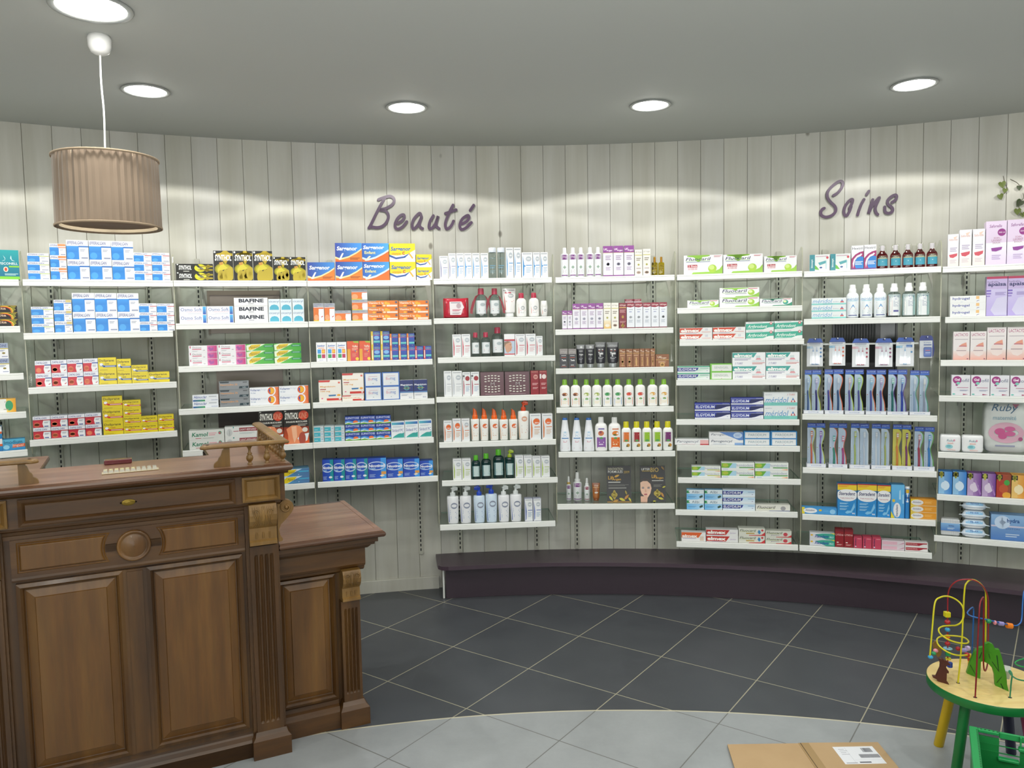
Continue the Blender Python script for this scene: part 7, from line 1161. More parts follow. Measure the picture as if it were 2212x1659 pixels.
for k_, l_ in (('shO', 'orange'), ('shG', 'green'), ('shB', 'blue'), ('shR', 'red'), ('shY', 'amber')): kd(k_, 'shower_gel_bottle', 'white bottle, green cap, %s label' % l_, 'bottle', -.62, K_shower(k_))
kd('bgP', 'bath_gel_bottle', 'big white bottle, purple label', 'bottle', -.6, K_big('bgP')); kd('bgO', 'bath_gel_bottle', 'big white bottle, orange label', 'bottle', -.6, K_big('bgO'))
for k_, l_ in (('ycO', 'orange'), ('ycR', 'dark red'), ('ycG', 'lime'), ('ycP', 'plum')): kd(k_, 'shampoo_bottle', 'white bottle, yellow cap, %s label' % l_, 'bottle', -.62, K_yc(k_))
kd('cone', 'shower_gel_bottle', 'white cone-shaped bottle, blue tip', 'bottle', -.62, K_cone('cone')); kd('spy', 'serum_bottle', 'small purple-banded bottle', 'bottle', -1, K_spy('lfB', '#c8a85c')); kd('spyL', 'serum_bottle', 'taller purple-banded spray bottle', 'bottle', -1, K_spy('lfB')); DS['lfBr'] = ('#e6eaec', [('r', .0, .02, 1, .24, '#8c2038')] + DS['lfB'][1][1:5] + [('r', 0, .92, 1, .96, '#8c2038')]); kd('spyR', 'serum_bottle', 'small crimson-banded bottle', 'bottle', -1, K_spy('lfBr'))
kd('ad1', 'display_card', 'black advertising card with gold lettering', 'display card', .10, K_card(AD1)); kd('ad2', 'display_card', "black advertising card with a woman's face", 'display card', .10, K_card(AD2))
kd('elu', 'mouthwash_bottle', 'red mouthwash bottle with dosing cup', 'bottle', -.7, K_elu); kd('merb', 'mouthwash_bottle', 'white-aqua bottle with white cap', 'bottle', -.7, K_merb); kd('elbO', 'mouthwash_bottle', 'clear bottle with red vertical band', 'bottle', -.7, K_elb('eO')); kd('elbG', 'mouthwash_bottle', 'clear bottle with teal vertical bands', 'bottle', -.7, K_elb('eG'))
for k_, c1, c2, l_, t_ in (('ibB', '#a4c4dc', '#4c84bc', 'blue tipped', 0), ('ibO', '#88bcd8', '#d8603c', 'orange tipped', 0), ('ibR', '#e0b0bc', '#a82848', 'crimson tipped', 0), ('ibV', '#dca8b8', '#8c3c6c', 'violet tipped', 0), ('ibT', '#88c0dc', '#4c94c4', 'single', 1)): kd(k_, 'interdental_brush_pack', 'hanging %s brush card' % l_, 'dental pack', .012, K_blis(c1, c2, t_))
kd('flo', 'dental_floss_pack', 'hanging floss card with blue box', 'dental pack', .012, K_floss)
TBL = [('tA', '#a8b830', '#1f4c8c', '#b8d0e4', 'lime-edged card, blue brush', 0), ('tB', '#a8b830', '#2c2470', '#c8bce0', 'lime-edged card, violet brush', 0), ('tC', '#cc5c2c', '#3c3090', '#d8d8ec', 'orange-edged card, violet brush', 0), ('tD', '#cc5c2c', '#1c4c80', '#d8e0ec', 'orange-edged card, blue brush', 0), ('tE', '#a8c43c', '#5c4c98', '#e8c4c8', 'lime-edged card, pink-headed brush', 0), ('tF', '#a8c43c', '#4c4c98', '#98d8a8', 'lime-edged card, green-headed brush', 0), ('tG', '#cc6430', '#5058a8', '#a0d0e8', 'orange-edged card, aqua-headed brush', 0), ('tH', '#cc6430', '#54489c', '#c8b4dc', 'orange-edged card, lilac-headed brush', 0), ('tI', '#5c2c90', '#127068', '#a0e0c8', 'purple-edged card, green brush', 1), ('tJ', '#5c2c90', '#2440b0', '#94c4e8', 'purple-edged card, blue brush', 1), ('tK', '#3c9c7c', '#9cb4d0', '#dfe6ec', 'green-edged card, pale blue brush', 0), ('tL', '#3c9c7c', '#a4a8b8', '#ece4dc', 'green-edged card, grey brush', 0),
       ('tM', '#a8b830', '#d85c28', '#e08860', 'lime-edged card, orange brush', 0), ('tN', '#a8b830', '#6c4cac', '#9c6cc0', 'lime-edged card, purple brush', 0), ('tO', '#cc4c2c', '#188c70', '#4cb0a0', 'red-edged card, fat green handle', 2), ('tP', '#cc4c2c', '#b02c78', '#e07890', 'red-edged card, fat magenta handle', 2), ('tQ', '#c8d0d4', '#b8c860', '#c0cc50', 'clear straight card, lime brush', 3), ('tR', '#c8d0d4', '#d8dce4', '#dfe4e8', 'clear straight card, white brush', 3), ('tS', '#b8bcc0', '#e4e6e8', '#d0d4d8', 'grey straight card, slim white brush', 3), ('tT', '#b8bcc0', '#b4bc4c', '#b8c068', 'grey straight card, slim lime brush', 3), ('tU', '#ccc420', '#e08428', '#e8a870', 'yellow card, orange child brush', 1), ('tV', '#ccc420', '#80206c', '#7c3480', 'yellow card, purple child brush', 1), ('tW', '#5cac3c', '#a81c40', '#d89ca0', 'green card, crimson brush', 1), ('tX', '#5cac3c', '#1c7cc4', '#5cb0dc', 'green card, sky blue brush', 1)]
for k_, e_, h_, hd_, l_, s_ in TBL: kd(k_, 'toothbrush_pack', l_, 'toothbrush', .022, K_tb(e_, h_, hd_, s_, '#dcd44c' if k_ in 'tUtV' and k_ in ('tU', 'tV') else '#c4d4e4'))
kd('try', 'display_tray', 'low white cardboard tray', 'display tray', .05, K_tray('ELGYDIUM')); kd('trp', 'display_tray', 'low white tray with dark word', 'display tray', .05, K_tray('papilli'))

# ================================================================== SHELVES: rails measured as (left x, bottom y, right x, bottom y) in the photo
RAILS = {
 0: [(-262, 617.5, 41, 618), (-258, 724, 44, 718.7), (-252, 832, 51.5, 820), (-250, 921, 57, 903), (-248, 1010, 60, 985)],
 1: [(49.5, 617.8, 374, 619.3), (51.5, 734, 374, 727.7), (61.7, 850.7, 382, 839), (65, 966, 383.4, 943)],
 2: [(375.3, 619.1, 662.6, 619), (380.1, 712.4, 665.9, 707.9), (386, 805.5, 670.2, 795.8), (386.9, 897.7, 670.2, 883.4), (395, 987.5, 676, 971), (404, 1073.8, 680, 1057.7)],
 3: [(664, 619.1, 929.5, 617.3), (667.1, 707.2, 932.3, 702.2), (671.3, 796, 934.4, 787.3), (676.3, 883.1, 938.6, 873), (676.7, 969.8, 937.2, 956.6), (686.8, 1054.5, 946.3, 1039.8)],
 4: [(937, 614.6, 1192, 611), (937.2, 700, 1192, 695.7), (946, 785.3, 1199.7, 779.8), (943, 870, 1195.3, 864), (949.2, 967.6, 1201, 961.2), (955, 1050.3, 1204.8, 1043), (951, 1146.8, 1199.7, 1137.3)],
 5: [(1200.2, 611.2, 1457.2, 605.8), (1199.8, 723.8, 1454.5, 720.4), (1200.9, 808, 1454.7, 804.8), (1202.2, 892.2, 1455.2, 889.9), (1206.7, 988.8, 1458.5, 987.1), (1204, 1100.7, 1457.5, 1101)],
 6: [(1462.5, 605.7, 1732.8, 598), (1463.2, 677, 1733, 672.2), (1468, 747.7, 1736.9, 745), (1461, 832.9, 1729.4, 832), (1460.9, 917.7, 1726.7, 919.7), (1462.3, 973, 1728, 977.6), (1464.8, 1042, 1729.9, 1049.4), (1459.4, 1111.2, 1723, 1121.6), (1461.6, 1179.6, 1723.8, 1190)],
 7: [(1736.8, 597.8, 2033, 590), (1736.5, 701, 2030.6, 697.3), (1733.2, 906.3, 2024.4, 912.5), (1734.3, 1021.3, 2023.2, 1033.3), (1733.2, 1121.4, 2021, 1139.5), (1727, 1189.6, 2013, 1211.4)],
 8: [(2036.5, 588.5, 2371, 580), (2041.8, 697.5, 2372, 694), (2031.9, 790.2, 2362, 795), (2028.3, 866.4, 2356, 876), (2026.2, 988, 2352, 1007), (2023.9, 1078.9, 2348, 1106), (2017.8, 1167.6, 2342, 1203)]}
ZB = {0: [1.796, 1.579, 1.358, 1.176, .995], 1: [1.797, 1.545, 1.287, 1.037], 2: [1.798, 1.581, 1.363, 1.145, .930, .714], 3: [1.797, 1.582, 1.365, 1.147, .931, .714], 4: [1.803, 1.587, 1.371, 1.153, .900, .684, .434], 5: [1.801, 1.513, 1.296, 1.077, .826, .529], 6: [1.800, 1.618, 1.440, 1.222, 1.003, .858, .676, .494, .312], 7: [1.797, 1.544, 1.033, .742, .485, .311], 8: [1.794, 1.539, 1.320, 1.138, .846, .625, .407]}
SD = .33; RH = .0275; GT = .0315     # rail front to wall, rail height, top of the glass above the rail's lower edge
ORD = ['top', 'second', 'third', 'fourth', 'fifth', 'sixth', 'seventh', 'eighth', 'ninth']; ORC = ['first', 'second', 'third', 'fourth', 'fifth', 'sixth', 'seventh', 'eighth', 'ninth', 'tenth', 'eleventh', 'twelfth']
BAYN = ['leftmost bay', 'bay behind the lampshade', 'third bay', 'fourth bay', 'fifth bay', 'sixth bay', 'seventh bay', 'eighth bay', 'rightmost bay']
SHELF = {}
for b, rails in RAILS.items():
    for i, (x0, y0, x1, y1) in enumerate(rails):
        A = on_circ(x0, y0, RW - SD); B = on_circ(x1, y1, RW - SD); zb = ZB[b][i]; L_ = sqrt((A[0] - B[0]) ** 2 + (A[1] - B[1]) ** 2); ang = atan2(B[1] - A[1], B[0] - A[0])
        ex = Vector((cos(ang), sin(ang))); ey = Vector((-sin(ang), cos(ang)))
        SHELF[(b, i)] = dict(A=A, L=L_, ang=ang, ex=ex, ey=ey, z=zb, dz=(A[2] - zb, B[2] - zb))
        o = empty('glass_shelf', (A[0], A[1], zb), ang, 'glass shelf with white price rail, %s shelf of the %s' % (ORD[i], BAYN[b]), 'shelf', 'glass shelves along the plank wall')
        mb = MB(); mb.box(.002, .012, .0235, L_ - .002, SD - .012, GT); g_ = mb.build('glass_pane', GLASS, o)
        mb = MB(); mb.box(.001, .0118, .0236, .002, SD - .012, GT - .0001); mb.box(L_ - .002, .0118, .0236, L_ - .001, SD - .012, GT - .0001); mb.box(.001, SD - .012, .0236, L_ - .001, SD - .011, GT - .0001); mb.build('glass_edge', GEDGE, o)
        mb = MB(); pr_ = [(.012, .0), (.002, .0), (.0, .002), (.0, .0205), (.0022, .0213), (.0022, .0228), (.0002, .0238), (.0006, RH + .0035), (.004, RH + .0042), (.012, GT + .0002), (.012, .0235), (.0135, .0235), (.0135, .002), (.012, .0)]
        mb.prism(pr_[:-1], lambda p: (0, p[0], p[1]), lambda p: (L_, p[0], p[1])); mb.build('price_rail', WHITE, o)
        for q in (.115, L_ - .115):
            mb = MB(); mb.prism([(SD - .005, .022), (.07, .022), (.07, .015), (.12, .008), (SD - .03, -.012), (SD - .016, -.05), (SD - .005, -.05)], lambda p: (q - .0012, p[0], p[1]), lambda p: (q + .0012, p[0], p[1])); mb.build('bracket', STEEL, o)
# slotted uprights and clear dividers
UPX = {0: [(-150, 560), (-20, 560)], 1: [(108, 600), (320, 600)], 2: [(427, 600), (617, 600)], 3: [(713, 600), (893, 600)], 4: [(980, 600), (1150, 600)], 5: [(1239.5, 640), (1410, 600)], 6: [(1502.5, 600), (1681.5, 600)], 7: [(1780.5, 600), (1975.5, 600)], 8: [(2088, 600), (2290, 600)]}
BOT = {0: .25, 1: .25, 2: .25, 3: .215, 4: .215, 5: .215, 6: .215, 7: .215, 8: .215}
UPN = ['left upright', 'right upright']
for b, xs in UPX.items():
    for j, (px, py) in enumerate(xs):
        s_ = s_of(px, py); z0, z1 = BOT[b], 1.968; x, y, _ = wallpt(s_, RW, 0)
        o = empty('slotted_upright', (x, y, z0), -s_ / RW, 'slotted steel strip on the wall, %s of the %s' % (UPN[j], BAYN[b]), 'shelf upright', 'slotted uprights on the wall')
        mb = MB(); mb.box(-.012, -.010, 0, .012, -.001, z1 - z0); mb.build('strip', mat('upright_paint', '#b5b4a8', .4), o)
        mb = MB(); z = .02
        while z < z1 - z0 - .03: mb.box(-.0036, -.0104, z, .0036, -.0098, z + .016); z += .0275
        mb.build('slots', DARK, o)
dv = [(45.5, 600, .95), (374.8, 600, .6), (664, 600, .5), (935, 600, .42), (1195.5, 600, .40), (1459.5, 600, .46), (1733.5, 600, .29), (2034, 585, .29)]
for j, (px, py, z0) in enumerate(dv):
    A = on_circ(px, py, RW - SD + .01); a = atan2(A[0] - CX, A[1] - CY); o = empty('clear_divider', wallpt(a * RW, RW, z0), -a, 'clear acrylic divider between the %s and the %s' % (BAYN[j], BAYN[j + 1]), 'shelf divider', 'clear dividers between bays')
    H = 1.968 - z0; pr_ = [(-.012, .03), (-.20, 0), (-.30, .05), (-.312, .10)] + [(-.312, H - .10), (-.308, H - .05), (-.295, H - .018), (-.27, H - .004), (-.24, H)] + [(-.06, H - .06), (-.012, H - .10)]
    mb = MB(); mb.prism(pr_, lambda p: (-.002, p[0], p[1]), lambda p: (.002, p[0], p[1])); mb.build('sheet', ACRYL, o)
    mb = MB(); ed = pr_[2:8]; mb.loft([[(-.002, v - .0006, z), (.002, v - .0006, z)] for v, z in ed], closed=False); mb.build('polished_edge', mat('acrylic_edge', '#a5a690', .2), o)

# ================================================================== STOCK
PROTO = {}
def proto(kind):
    if kind not in PROTO: PROTO[kind] = [KD[kind][4](KD[kind][0]), False]
    return PROTO[kind]
PLURAL = {}
def put(kind, sh, x, yoff, z, w, h, label, group, depth=None):
    nm, look, cat, dep, _ = KD[kind]; P_ = proto(kind); o = P_[0] if not P_[1] else copy_tree(P_[0]); P_[1] = True
    d_ = depth or (dep if dep > 0 else -dep * w); S = SHELF[sh]; p = Vector(S['A'][:2]) + S['ex'] * x + S['ey'] * yoff
    o.location = (p.x, p.y, z); o.rotation_euler = (0, 0, S['ang'] + rj.uniform(-.006, .006)); o.scale = (w, d_, h); tag(o, label, cat, group); return o
rj = random.Random(11)
def row(b, i, ox, oy, sc, items):
    S = SHELF[(b, i)]; A2 = Vector(S['A'][:2]); ztop = S['z'] + GT + .0004; count = {}; seen = {}
    for it in items: count[it[0]] = count.get(it[0], 0) + len(it[1])
    for it in items:
        kind, cols = it[0], it[1]; n = it[2] if len(it) > 2 and it[2] else 1; opt = it[3] if len(it) > 3 else {}
        yo = opt.get('y', .014) + rj.uniform(0, .003); p0 = A2 + S['ey'] * yo
        for (xa, xb, yt) in cols:
            pa = on_plane(ox + xa / sc, oy + yt / sc, p0, S['ey']); pb = on_plane(ox + xb / sc, oy + yt / sc, p0, S['ey'])
            ua = (Vector((pa.x, pa.y)) - A2).dot(S['ex']); ub = (Vector((pb.x, pb.y)) - A2).dot(S['ex']); um = (ua + ub) / 2; t = um / S['L']
            cor = S['dz'][0] * (1 - t) + S['dz'][1] * t; z1 = (pa.z + pb.z) / 2 - cor * (0 if opt.get('abs') else 1); base_ = ztop
            if 'yb' in opt:
                q = on_plane(ox + (xa + xb) / 2 / sc, oy + opt['yb'] / sc, p0, S['ey']); base_ = q.z - cor
            w = ub - ua - .0012; h = (z1 - base_) / n; k = seen.get(kind, 0); seen[kind] = k + 1; N_ = count[kind]
            for lv in range(n):
                look = KD[kind][1]; lab = look
                lvn = '' if n == 1 else (('bottom', 'top') if n == 2 else ('bottom', 'middle', 'top') if n == 3 else ('bottom', 'lower middle', 'upper middle', 'top'))[lv]
                if N_ > 1 and n > 1: pos = '%s of %s stack' % (lvn, ORC[k])
                elif N_ > 1: pos = '%s of them' % ORC[k] if k else 'first of them'
                elif n > 1: pos = '%s of its stack' % lvn
                else: pos = ''
                where = opt.get('at') or '%s shelf, %s' % (ORD[i], BAYN[b])
                lab = ', '.join([q for q in (look, pos, where) if q])
                put(kind, (b, i), um + (rj.uniform(-.0006, .0006) if lv else 0), yo + (rj.uniform(0, .0015) if lv else 0), base_ + lv * h + .0001, w, h - .0003, lab, '%s on the %s shelf, %s' % (KD[kind][1], ORD[i], BAYN[b]), opt.get('d'))
Z1 = (0, 480, 5.53); Z2 = (0, 740, 5.53)
row(0, 0, *Z1, [('gav', [(-110, 218, 330)])])
row(0, 1, *Z1, [('blk', [(-200, 203, 995)], 3)])
row(0, 2, *Z2, [('grt', [(-110, 95, 5)], 2)])
row(0, 3, *Z2, [('orb', [(-150, 186, 675)])])
row(0, 4, *Z2, [('imo2', [(-230, 18, 1005)], 2), ('imo', [(26, 298, 1152)])])
row(1, 0, *Z1, [('effS', [(320, 582, 370)], 3), ('effO', [(584, 782, 255)], 3), ('effL', [(786, 1052, 212), (1054, 1320, 218), (1323, 1588, 226)], 2), ('effR', [(1592, 1805, 362), (1807, 2022, 364)], 3)])
row(1, 1, *Z1, [('effS', [(365, 632, 1008)], 3), ('effG', [(635, 850, 925)], 3), ('effL', [(852, 1122, 843), (1124, 1390, 845), (1392, 1652, 847)], 2), ('effR', [(1655, 1866, 968), (1868, 2076, 970)], 3)])
row(1, 2, *Z2, [('dafB', [(412, 604, 212), (606, 796, 203), (798, 984, 197), (986, 1166, 190)], 2), ('dolB', [(1168, 1386, 180), (1390, 1562, 198)], 2), ('dolB', [(1568, 1764, 273)], 2), ('dolB', [(1768, 2024, 358)])])
row(1, 3, *Z2, [('dafR', [(385, 598, 885), (600, 806, 872), (808, 1010, 860), (1012, 1206, 845)], 2), ('dolR', [(1212, 1456, 640)], 3), ('dolR', [(1460, 1678, 688)], 4), ('dolR', [(1680, 1880, 880), (1882, 2074, 862)], 2)])
Z3 = (370, 500, 7.119); Z4 = (370, 710, 6.703); Z5 = (370, 860, 6.703)
row(2, 0, *Z3, [('synW', [(62, 636, 497)], 2), ('syn', [(640, 938, 295), (945, 1243, 298), (1248, 1550, 300), (1560, 1806, 392), (1812, 2062, 394)])])
row(2, 1, *Z3, [('osmo', [(116, 540, 1153), (544, 952, 1150)], 2), ('biaf', [(958, 1480, 1020)], 3), ('cica', [(1486, 1668, 1040), (1672, 1852, 1040), (1856, 2036, 1036)], 2)])
row(2, 2, *Z4, [('onct', [(246, 668, 245), (670, 1078, 232)], 3), ('apai', [(1082, 1480, 222), (1484, 1878, 212)], 3)])
row(2, 3, *Z4, [('hemo', [(300, 680, 958)], 2), ('hexa', [(688, 1122, 758)], 3), ('volt', [(1128, 1552, 850), (1556, 1982, 828)], 2)])
row(2, 4, *Z4, [('kamol', [(250, 765, 1470)], 2), ('stb', [(768, 1248, 1420)], 2), ('synK', [(1255, 1613, 1195), (1617, 1985, 1182)])])
row(2, 5, *Z5, [('apaB', [(1585, 1998, 1040)], 2)])
Z6 = (650, 500, 7.119); Z7 = (650, 690, 7.119); Z8 = (650, 860, 7.119)
row(3, 0, *Z6, [('sarg', [(96, 514, 472)]), ('sarg', [(518, 932, 176)], 2), ('sargE', [(936, 1350, 180)], 2), ('sargC', [(1356, 1756, 184)], 2), ('sargCs', [(1770, 2010, 352)], 2)])
row(3, 1, *Z6, [('vitT', [(186, 352, 1103), (355, 518, 1103)]), ('vitS', [(522, 770, 1215)]), ('vitS', [(774, 1018, 888)], 3), ('vitW', [(1022, 1496, 1062), (1500, 1964, 1060)], 3)])
row(3, 2, *Z7, [('jun', [(230, 388, 360), (392, 544, 357), (547, 698, 352)]), ('vitR', [(704, 888, 338), (892, 1068, 333)]), ('bioY', [(1072, 1214, 184), (1218, 1358, 180)], 2), ('bioO', [(1362, 1492, 220), (1496, 1622, 218), (1625, 1747, 214)], 2), ('bioR', [(1752, 1878, 410), (1882, 2006, 406)])])
row(3, 3, *Z7, [('mag', [(268, 618, 938)]), ('magS', [(632, 970, 1166)]), ('mag', [(630, 962, 830)], 1, {'yb': 1164, 'at': 'upon the flat one'}), ('bmg', [(974, 1236, 822), (1244, 1514, 812)], 2), ('mgb', [(1518, 1728, 935), (1732, 1942, 928)])])
row(3, 4, *Z8, [('teal', [(192, 350, 440), (353, 510, 435), (513, 670, 430)], 3), ('eup', [(674, 906, 285), (910, 1144, 276), (1148, 1380, 268)], 3), ('sed', [(1384, 1592, 362), (1595, 1802, 346), (1805, 2012, 332)])])
row(3, 5, *Z8, [('nicT', [(324, 496, 948), (498, 670, 945), (672, 848, 938), (850, 1024, 930)]), ('nicL', [(1028, 1310, 922), (1314, 1566, 938), (1570, 1822, 932), (1826, 2030, 962)])])
Z9 = (920, 500, 7.373); Z10 = (920, 690, 7.373); Z11 = (920, 850, 7.373); Z12 = (920, 1020, 7.373)
row(4, 0, *Z9, [('boL', [(212, 350, 388), (354, 476, 346)]), ('boD', [(480, 602, 343), (605, 728, 343)]), ('boB', [(734, 856, 343), (866, 990, 343)]), ('clr', [(994, 1120, 252), (1134, 1260, 252)]), ('boB', [(1270, 1390, 256), (1396, 1512, 256)]), ('boD', [(1522, 1696, 332), (1700, 1816, 332), (1820, 1940, 330)])])
row(4, 1, *Z9, [('wip', [(272, 678, 1065)]), ('micL', [(776, 974, 902), (1000, 1184, 902)]), ('tub', [(1215, 1435, 905)]), ('milk', [(1438, 1602, 978), (1638, 1802, 974)]), ('roll', [(1826, 1944, 1102)])])
row(4, 2, *Z10, [('boP', [(418, 558, 240), (563, 704, 236)]), ('mic', [(714, 858, 210), (872, 1030, 205)]), ('mic', [(1040, 1238, 126)]), ('face', [(1244, 1414, 234)]), ('boP', [(1418, 1578, 236), (1584, 1746, 231), (1750, 1858, 266)])])
row(4, 3, *Z10, [('boW', [(282, 408, 822), (412, 572, 820)]), ('boDot', [(578, 706, 840), (712, 846, 836)]), ('brM', [(862, 1242, 838), (1252, 1650, 832)]), ('boRed', [(1664, 1796, 818)]), ('boRedW', [(1800, 1926, 816)])])
row(4, 4, *Z11, [('boS', [(278, 412, 434)]), ('boS', [(420, 556, 404)], 1, {'at': 'taller, fifth shelf, fifth bay'}), ('boS2', [(562, 694, 402)]), ('spf', [(708, 846, 232), (854, 994, 234), (1012, 1158, 240), (1166, 1308, 250), (1320, 1460, 246)]), ('spfP', [(1464, 1644, 142)]), ('boS', [(1652, 1830, 328), (1846, 2016, 326)])])
row(4, 5, *Z11, [('boG', [(426, 566, 1042), (571, 712, 1038)]), ('micT', [(720, 868, 985), (876, 1040, 958)]), ('micT', [(1064, 1246, 892)], 1, {'at': 'tallest of them, sixth shelf, fifth bay'}), ('pmT', [(1256, 1412, 918)]), ('boG', [(1418, 1550, 990), (1555, 1688, 990), (1692, 1826, 1002), (1832, 1970, 1000)])])
row(4, 6, *Z12, [('atP', [(328, 520, 258), (530, 722, 252)]), ('atB', [(752, 938, 246), (944, 1134, 212)]), ('atP', [(1144, 1330, 240), (1336, 1526, 226)]), ('boV', [(1570, 1700, 420), (1706, 1834, 418)])])
Z13 = (1190, 500, 7.373); Z14 = (1190, 700, 7.373); Z15 = (1190, 880, 7.373)
row(5, 0, *Z13, [('lfB', [(152, 278, 252), (284, 410, 248), (414, 534, 248), (556, 686, 244), (690, 808, 242)]), ('lfP', [(828, 988, 230), (994, 1154, 226), (1162, 1324, 222)]), ('lfW', [(1334, 1456, 288), (1462, 1588, 276)]), ('gold', [(1606, 1706, 402), (1712, 1810, 400)])])
row(5, 1, *Z13, [('lfP', [(176, 258, 1258), (261, 340, 1258)], 1, {'at': 'shorter, second shelf, sixth bay'}), ('lfP', [(343, 464, 1148), (467, 586, 1146), (589, 710, 1144), (713, 832, 1142)]), ('lfY', [(837, 956, 1138)]), ('lfW', [(960, 1078, 1138)]), ('lfD', [(1084, 1202, 1140)]), ('lfR', [(1206, 1332, 1136), (1336, 1462, 1136), (1466, 1592, 1136), (1596, 1722, 1134), (1726, 1850, 1132)]), ('lfRs', [(1180, 1314, 1080), (1318, 1440, 1078)], 1, {'y': .064, 'd': .04, 'yb': 1139, 'at': 'laid behind, second shelf, sixth bay'})])
row(5, 2, *Z14, [('lfK', [(136, 268, 390), (276, 404, 390)]), ('tubk', [(404, 548, 328), (550, 702, 326)]), ('tubl', [(704, 880, 286), (888, 1086, 288)]), ('lfO', [(1088, 1192, 396), (1198, 1302, 396), (1306, 1412, 396), (1416, 1494, 392), (1498, 1578, 392), (1582, 1660, 392)]), ('lfOw', [(1666, 1882, 484)])])
row(5, 3, *Z14, [(k, [(a, b, 880), (c, d, 880)]) for k, a, b, c, d in (('shO', 136, 300, 312, 470), ('shG', 486, 644, 652, 812), ('shB', 820, 978, 986, 1148), ('shR', 1164, 1324, 1344, 1506), ('shY', 1540, 1702, 1724, 1886))])
row(5, 4, *Z15, [('cone', [(134, 312, 172), (322, 502, 172), (512, 694, 172)]), ('bgP', [(702, 898, 160)]), ('bgO', [(916, 1114, 165)]), ('ycO', [(1124, 1278, 232)]), ('ycR', [(1290, 1446, 232)]), ('ycG', [(1454, 1608, 232), (1618, 1776, 230)]), ('ycP', [(1788, 1948, 230)])])
row(5, 5, *Z15, [('spy', [(238, 324, 1100)], 1, {'y': .10}), ('spyL', [(350, 492, 1040)], 1, {'y': .085}), ('spyR', [(528, 620, 1130)], 1, {'y': .09}), ('tubb', [(656, 784, 1208)], 1, {'y': .08}), ('ad1', [(890, 1282, 950)], 1, {'y': .05}), ('ad2', [(1425, 1832, 955)], 1, {'y': .045})])
Z16 = (1450, 520, 7.373); Z17 = (1450, 740, 7.373); Z18 = (1450, 960, 6.913)
row(6, 0, *Z16, [('flu2', [(198, 818, 226), (828, 1458, 212), (1478, 1998, 240)])])
row(6, 1, *Z16, [('fluo', [(256, 756, 940)]), ('fluo', [(770, 1402, 742)], 2), ('fluT', [(1408, 1926, 916)])])
row(6, 2, *Z16, [('elmO', [(134, 654, 1384), (660, 1180, 1376)], 2), ('arth', [(1188, 1636, 1294), (1642, 2092, 1282)], 2)])
row(6, 3, *Z17, [('elgG', [(96, 614, 374)], 2), ('sens', [(620, 970, 336)], 2), ('elmS', [(976, 1504, 158), (1510, 2048, 154)], 2)])
row(6, 4, *Z17, [('elg', [(374, 942, 960)], 2), ('elg', [(950, 1470, 878)], 3), ('meri', [(1476, 2012, 796)], 2)])
row(6, 5, *Z17, [('par', [(57, 597, 1530)]), ('parW', [(602, 1148, 1428)]), ('pard', [(1152, 1580, 1420), (1584, 2006, 1422)], 2)])
row(6, 6, *Z18, [('homS', [(306, 738, 318)], 2), ('hom', [(750, 1244, 268), (1252, 1752, 278)], 2)])
row(6, 7, *Z18, [('ali', [(230, 490, 668), (496, 762, 674)], 2), ('elgB', [(768, 1254, 680)], 3), ('fluW', [(1260, 1776, 915)])])
row(6, 8, *Z18, [('elmK', [(152, 516, 1300)]), ('elmJ', [(522, 1000, 1262)], 2), ('fluK', [(1006, 1400, 1248)], 2), ('fluJ', [(1406, 1796, 1292)], 2)])
Z19 = (1730, 510, 6.913); Z20 = (1730, 710, 6.913); Z21 = (1730, 880, 6.913); Z22 = (1730, 1010, 6.913)
row(7, 0, *Z19, [('sept', [(132, 434, 268), (440, 744, 258)]), ('hex', [(756, 940, 138), (945, 1130, 126)]), ('elu', [(1140, 1310, 128), (1340, 1506, 120), (1526, 1690, 112), (1708, 1870, 104), (1888, 2056, 96)])])
row(7, 1, *Z19, [('merS', [(160, 680, 918)], 3), ('merb', [(684, 876, 720), (890, 1084, 716), (1098, 1292, 708)]), ('elbO', [(1304, 1506, 704)]), ('elbG', [(1524, 1726, 696), (1736, 1936, 690)])])
def brushes(i, Z, pairs, trays, txt):
    for (xa, xb, yt), t_ in zip(trays, txt): row(7, i, *Z, [(t_, [(xa, xb, yt)], 1, {'y': .012})])
    for k, xa, xb, yt in pairs: row(7, i, *Z, [(k, [(xa, xb, yt)], 1, {'y': .024})])
brushes(2, Z20, [('tA', 60, 165, 615), ('tB', 170, 308, 612), ('tC', 356, 488, 608), ('tD', 492, 640, 606), ('tE', 666, 804, 612), ('tF', 808, 944, 612), ('tG', 985, 1132, 618), ('tH', 1136, 1278, 618), ('tI', 1312, 1450, 618), ('tJ', 1454, 1594, 618), ('tK', 1640, 1780, 630), ('tL', 1784, 1926, 634)], [(34, 346, 1216), (352, 640, 1218), (650, 955, 1226), (966, 1278, 1234), (1288, 1604, 1242), (1616, 1940, 1248)], ['try'] * 6)
brushes(3, Z21, [('tM', 100, 230, 232), ('tN', 234, 368, 234), ('tO', 430, 560, 236), ('tP', 564, 694, 240), ('tQ', 752, 884, 240), ('tR', 888, 1022, 246), ('tS', 1066, 1204, 250), ('tT', 1208, 1336, 256), ('tU', 1382, 1520, 262), ('tV', 1524, 1658, 268), ('tW', 1706, 1852, 300), ('tX', 1856, 2004, 306)], [(80, 382, 835), (404, 704, 845), (722, 1034, 858), (1044, 1346, 868), (1358, 1668, 878), (1682, 2000, 892)], ['try', 'try', 'trp', 'trp', 'try', 'try'])
S72 = SHELF[(7, 1)]
tr_ = [o for o in bpy.data.objects if o.name.startswith('display_tray')]
for q_, o in enumerate(tr_): o['label'] = 'low white cardboard brush tray, %s one on the %s shelf, eighth bay' % (ORC[q_ % 6], 'third' if q_ < 6 else 'fourth')
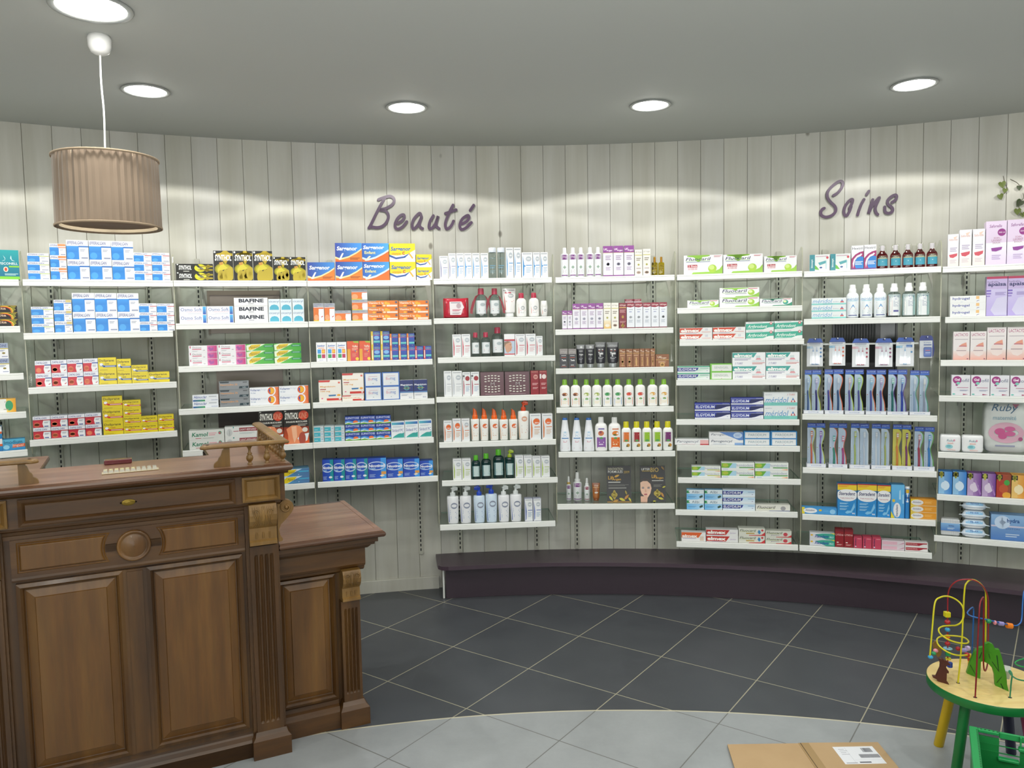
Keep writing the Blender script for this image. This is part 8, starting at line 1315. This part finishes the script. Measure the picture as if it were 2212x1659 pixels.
def hang(kind, xa, xb, yt, yb):
    S = SHELF[(7, 2)]; yo = .075; A2 = Vector(S['A'][:2]); p0 = A2 + S['ey'] * yo
    pa = on_plane(1730 + xa / 6.913, 710 + yt / 6.913, p0, S['ey']); pb = on_plane(1730 + xb / 6.913, 710 + yb / 6.913, p0, S['ey'])
    ua = (Vector((pa.x, pa.y)) - A2).dot(S['ex']); ub = (Vector((pb.x, pb.y)) - A2).dot(S['ex'])
    put(kind, (7, 2), (ua + ub) / 2, yo, pb.z, ub - ua, pa.z - pb.z, KD[kind][1] + ', on the bar of the eighth bay', 'packs hanging from the bar'); return pa.z, S
for k, a, b, c, d in (('ibB', 92, 330, 148, 564), ('ibO', 426, 664, 138, 552), ('ibR', 770, 1020, 150, 572), ('ibV', 1116, 1370, 148, 570), ('ibT', 1426, 1690, 134, 562), ('flo', 1776, 1985, 102, 452)): zt, S = hang(k, a, b, c, d)
S = SHELF[(7, 2)]; o = empty('hook_bar', (S['A'][0], S['A'][1], 0), S['ang'], 'white metal bar carrying the hanging brush packs', 'display bar')
zb_ = 1.4385
mb = MB(); mb.box(.005, .095, zb_ - .006, S['L'] - .075, .099, zb_ + .003); mb.build('bar', WHITE, o); mb = MB()
for q_ in (.075, S['L'] - .12): mb.box(q_, .099, zb_ - .005, q_ + .006, SD - .012, zb_ + .002)
mb.build('arm', STEEL, o)
row(7, 4, *Z22, [('stF', [(14, 540, 590)]), ('ster', [(548, 838, 240), (844, 1138, 248)]), ('ster', [(1144, 1344, 265)], 1, {'at': 'narrower one, fifth shelf, eighth bay'}), ('stT', [(1348, 1552, 262)]), ('stub', [(1556, 1636, 294)]), ('stO', [(1640, 2030, 486)], 3)])
row(7, 5, *Z22, [('fix', [(132, 508, 974)], 2), ('lys', [(514, 645, 925), (649, 782, 932)]), ('selo', [(788, 916, 1040), (924, 1060, 1046), (1066, 1200, 1052)]), ('pkb', [(1206, 1550, 1108)], 2), ('pans', [(1556, 1900, 1134)], 2)])
Z23 = (2012, 370, 6.635); Z24 = (2012, 580, 8.295); Z25 = (2012, 700, 8.295); Z26 = (2012, 850, 8.295); Z27 = (2012, 1000, 6.91)
row(8, 0, *Z23, [('sal', [(238, 398, 896), (406, 582, 834), (596, 774, 826)]), ('salL', [(786, 1086, 716), (1092, 1398, 698)])])
row(8, 1, *Z24, [('hyd', [(336, 982, 484)], 3), ('apz', [(992, 1370, 142), (1376, 1756, 132), (1762, 2140, 122)])])
row(8, 2, *Z25, [('lac', [(394, 692, 132), (700, 994, 132)]), ('lac', [(1002, 1350, 62), (1362, 1712, 62)], 1, {'at': 'taller pair, third shelf, rightmost bay'})])
row(8, 3, *Z25, [('gel', [(362, 702, 908), (710, 1052, 914), (1060, 1404, 922), (1414, 1760, 930)])])
row(8, 4, *Z26, [('rubS', [(152, 536, 740), (548, 942, 756)]), ('rubL', [(950, 1760, 178)], 1, {'y': .07})])
row(8, 5, *Z27, [('maB', [(107, 314, 120), (320, 530, 130)]), ('maP', [(537, 752, 154), (756, 966, 166)]), ('maO', [(972, 1192, 182)]), ('maY', [(1198, 1420, 198)])])
row(8, 6, *Z27, [('swab', [(140, 432, 826)], 1, {'y': .02}), ('rond', [(455, 845, 585)], 4, {'y': .0, 'd': .05}), ('hydB', [(890, 1760, 812)])])
# leftovers: unused prototypes never created; adjust labels where two runs of one kind share a shelf
lab = {}
for o in list(bpy.data.objects):
    if o.parent is None and 'label' in o and 'kind' not in o: lab.setdefault(o['label'], []).append(o)
def distx(o): return o.location.x
print('DUP', [(k, len(v)) for k, v in lab.items() if len(v) > 1])
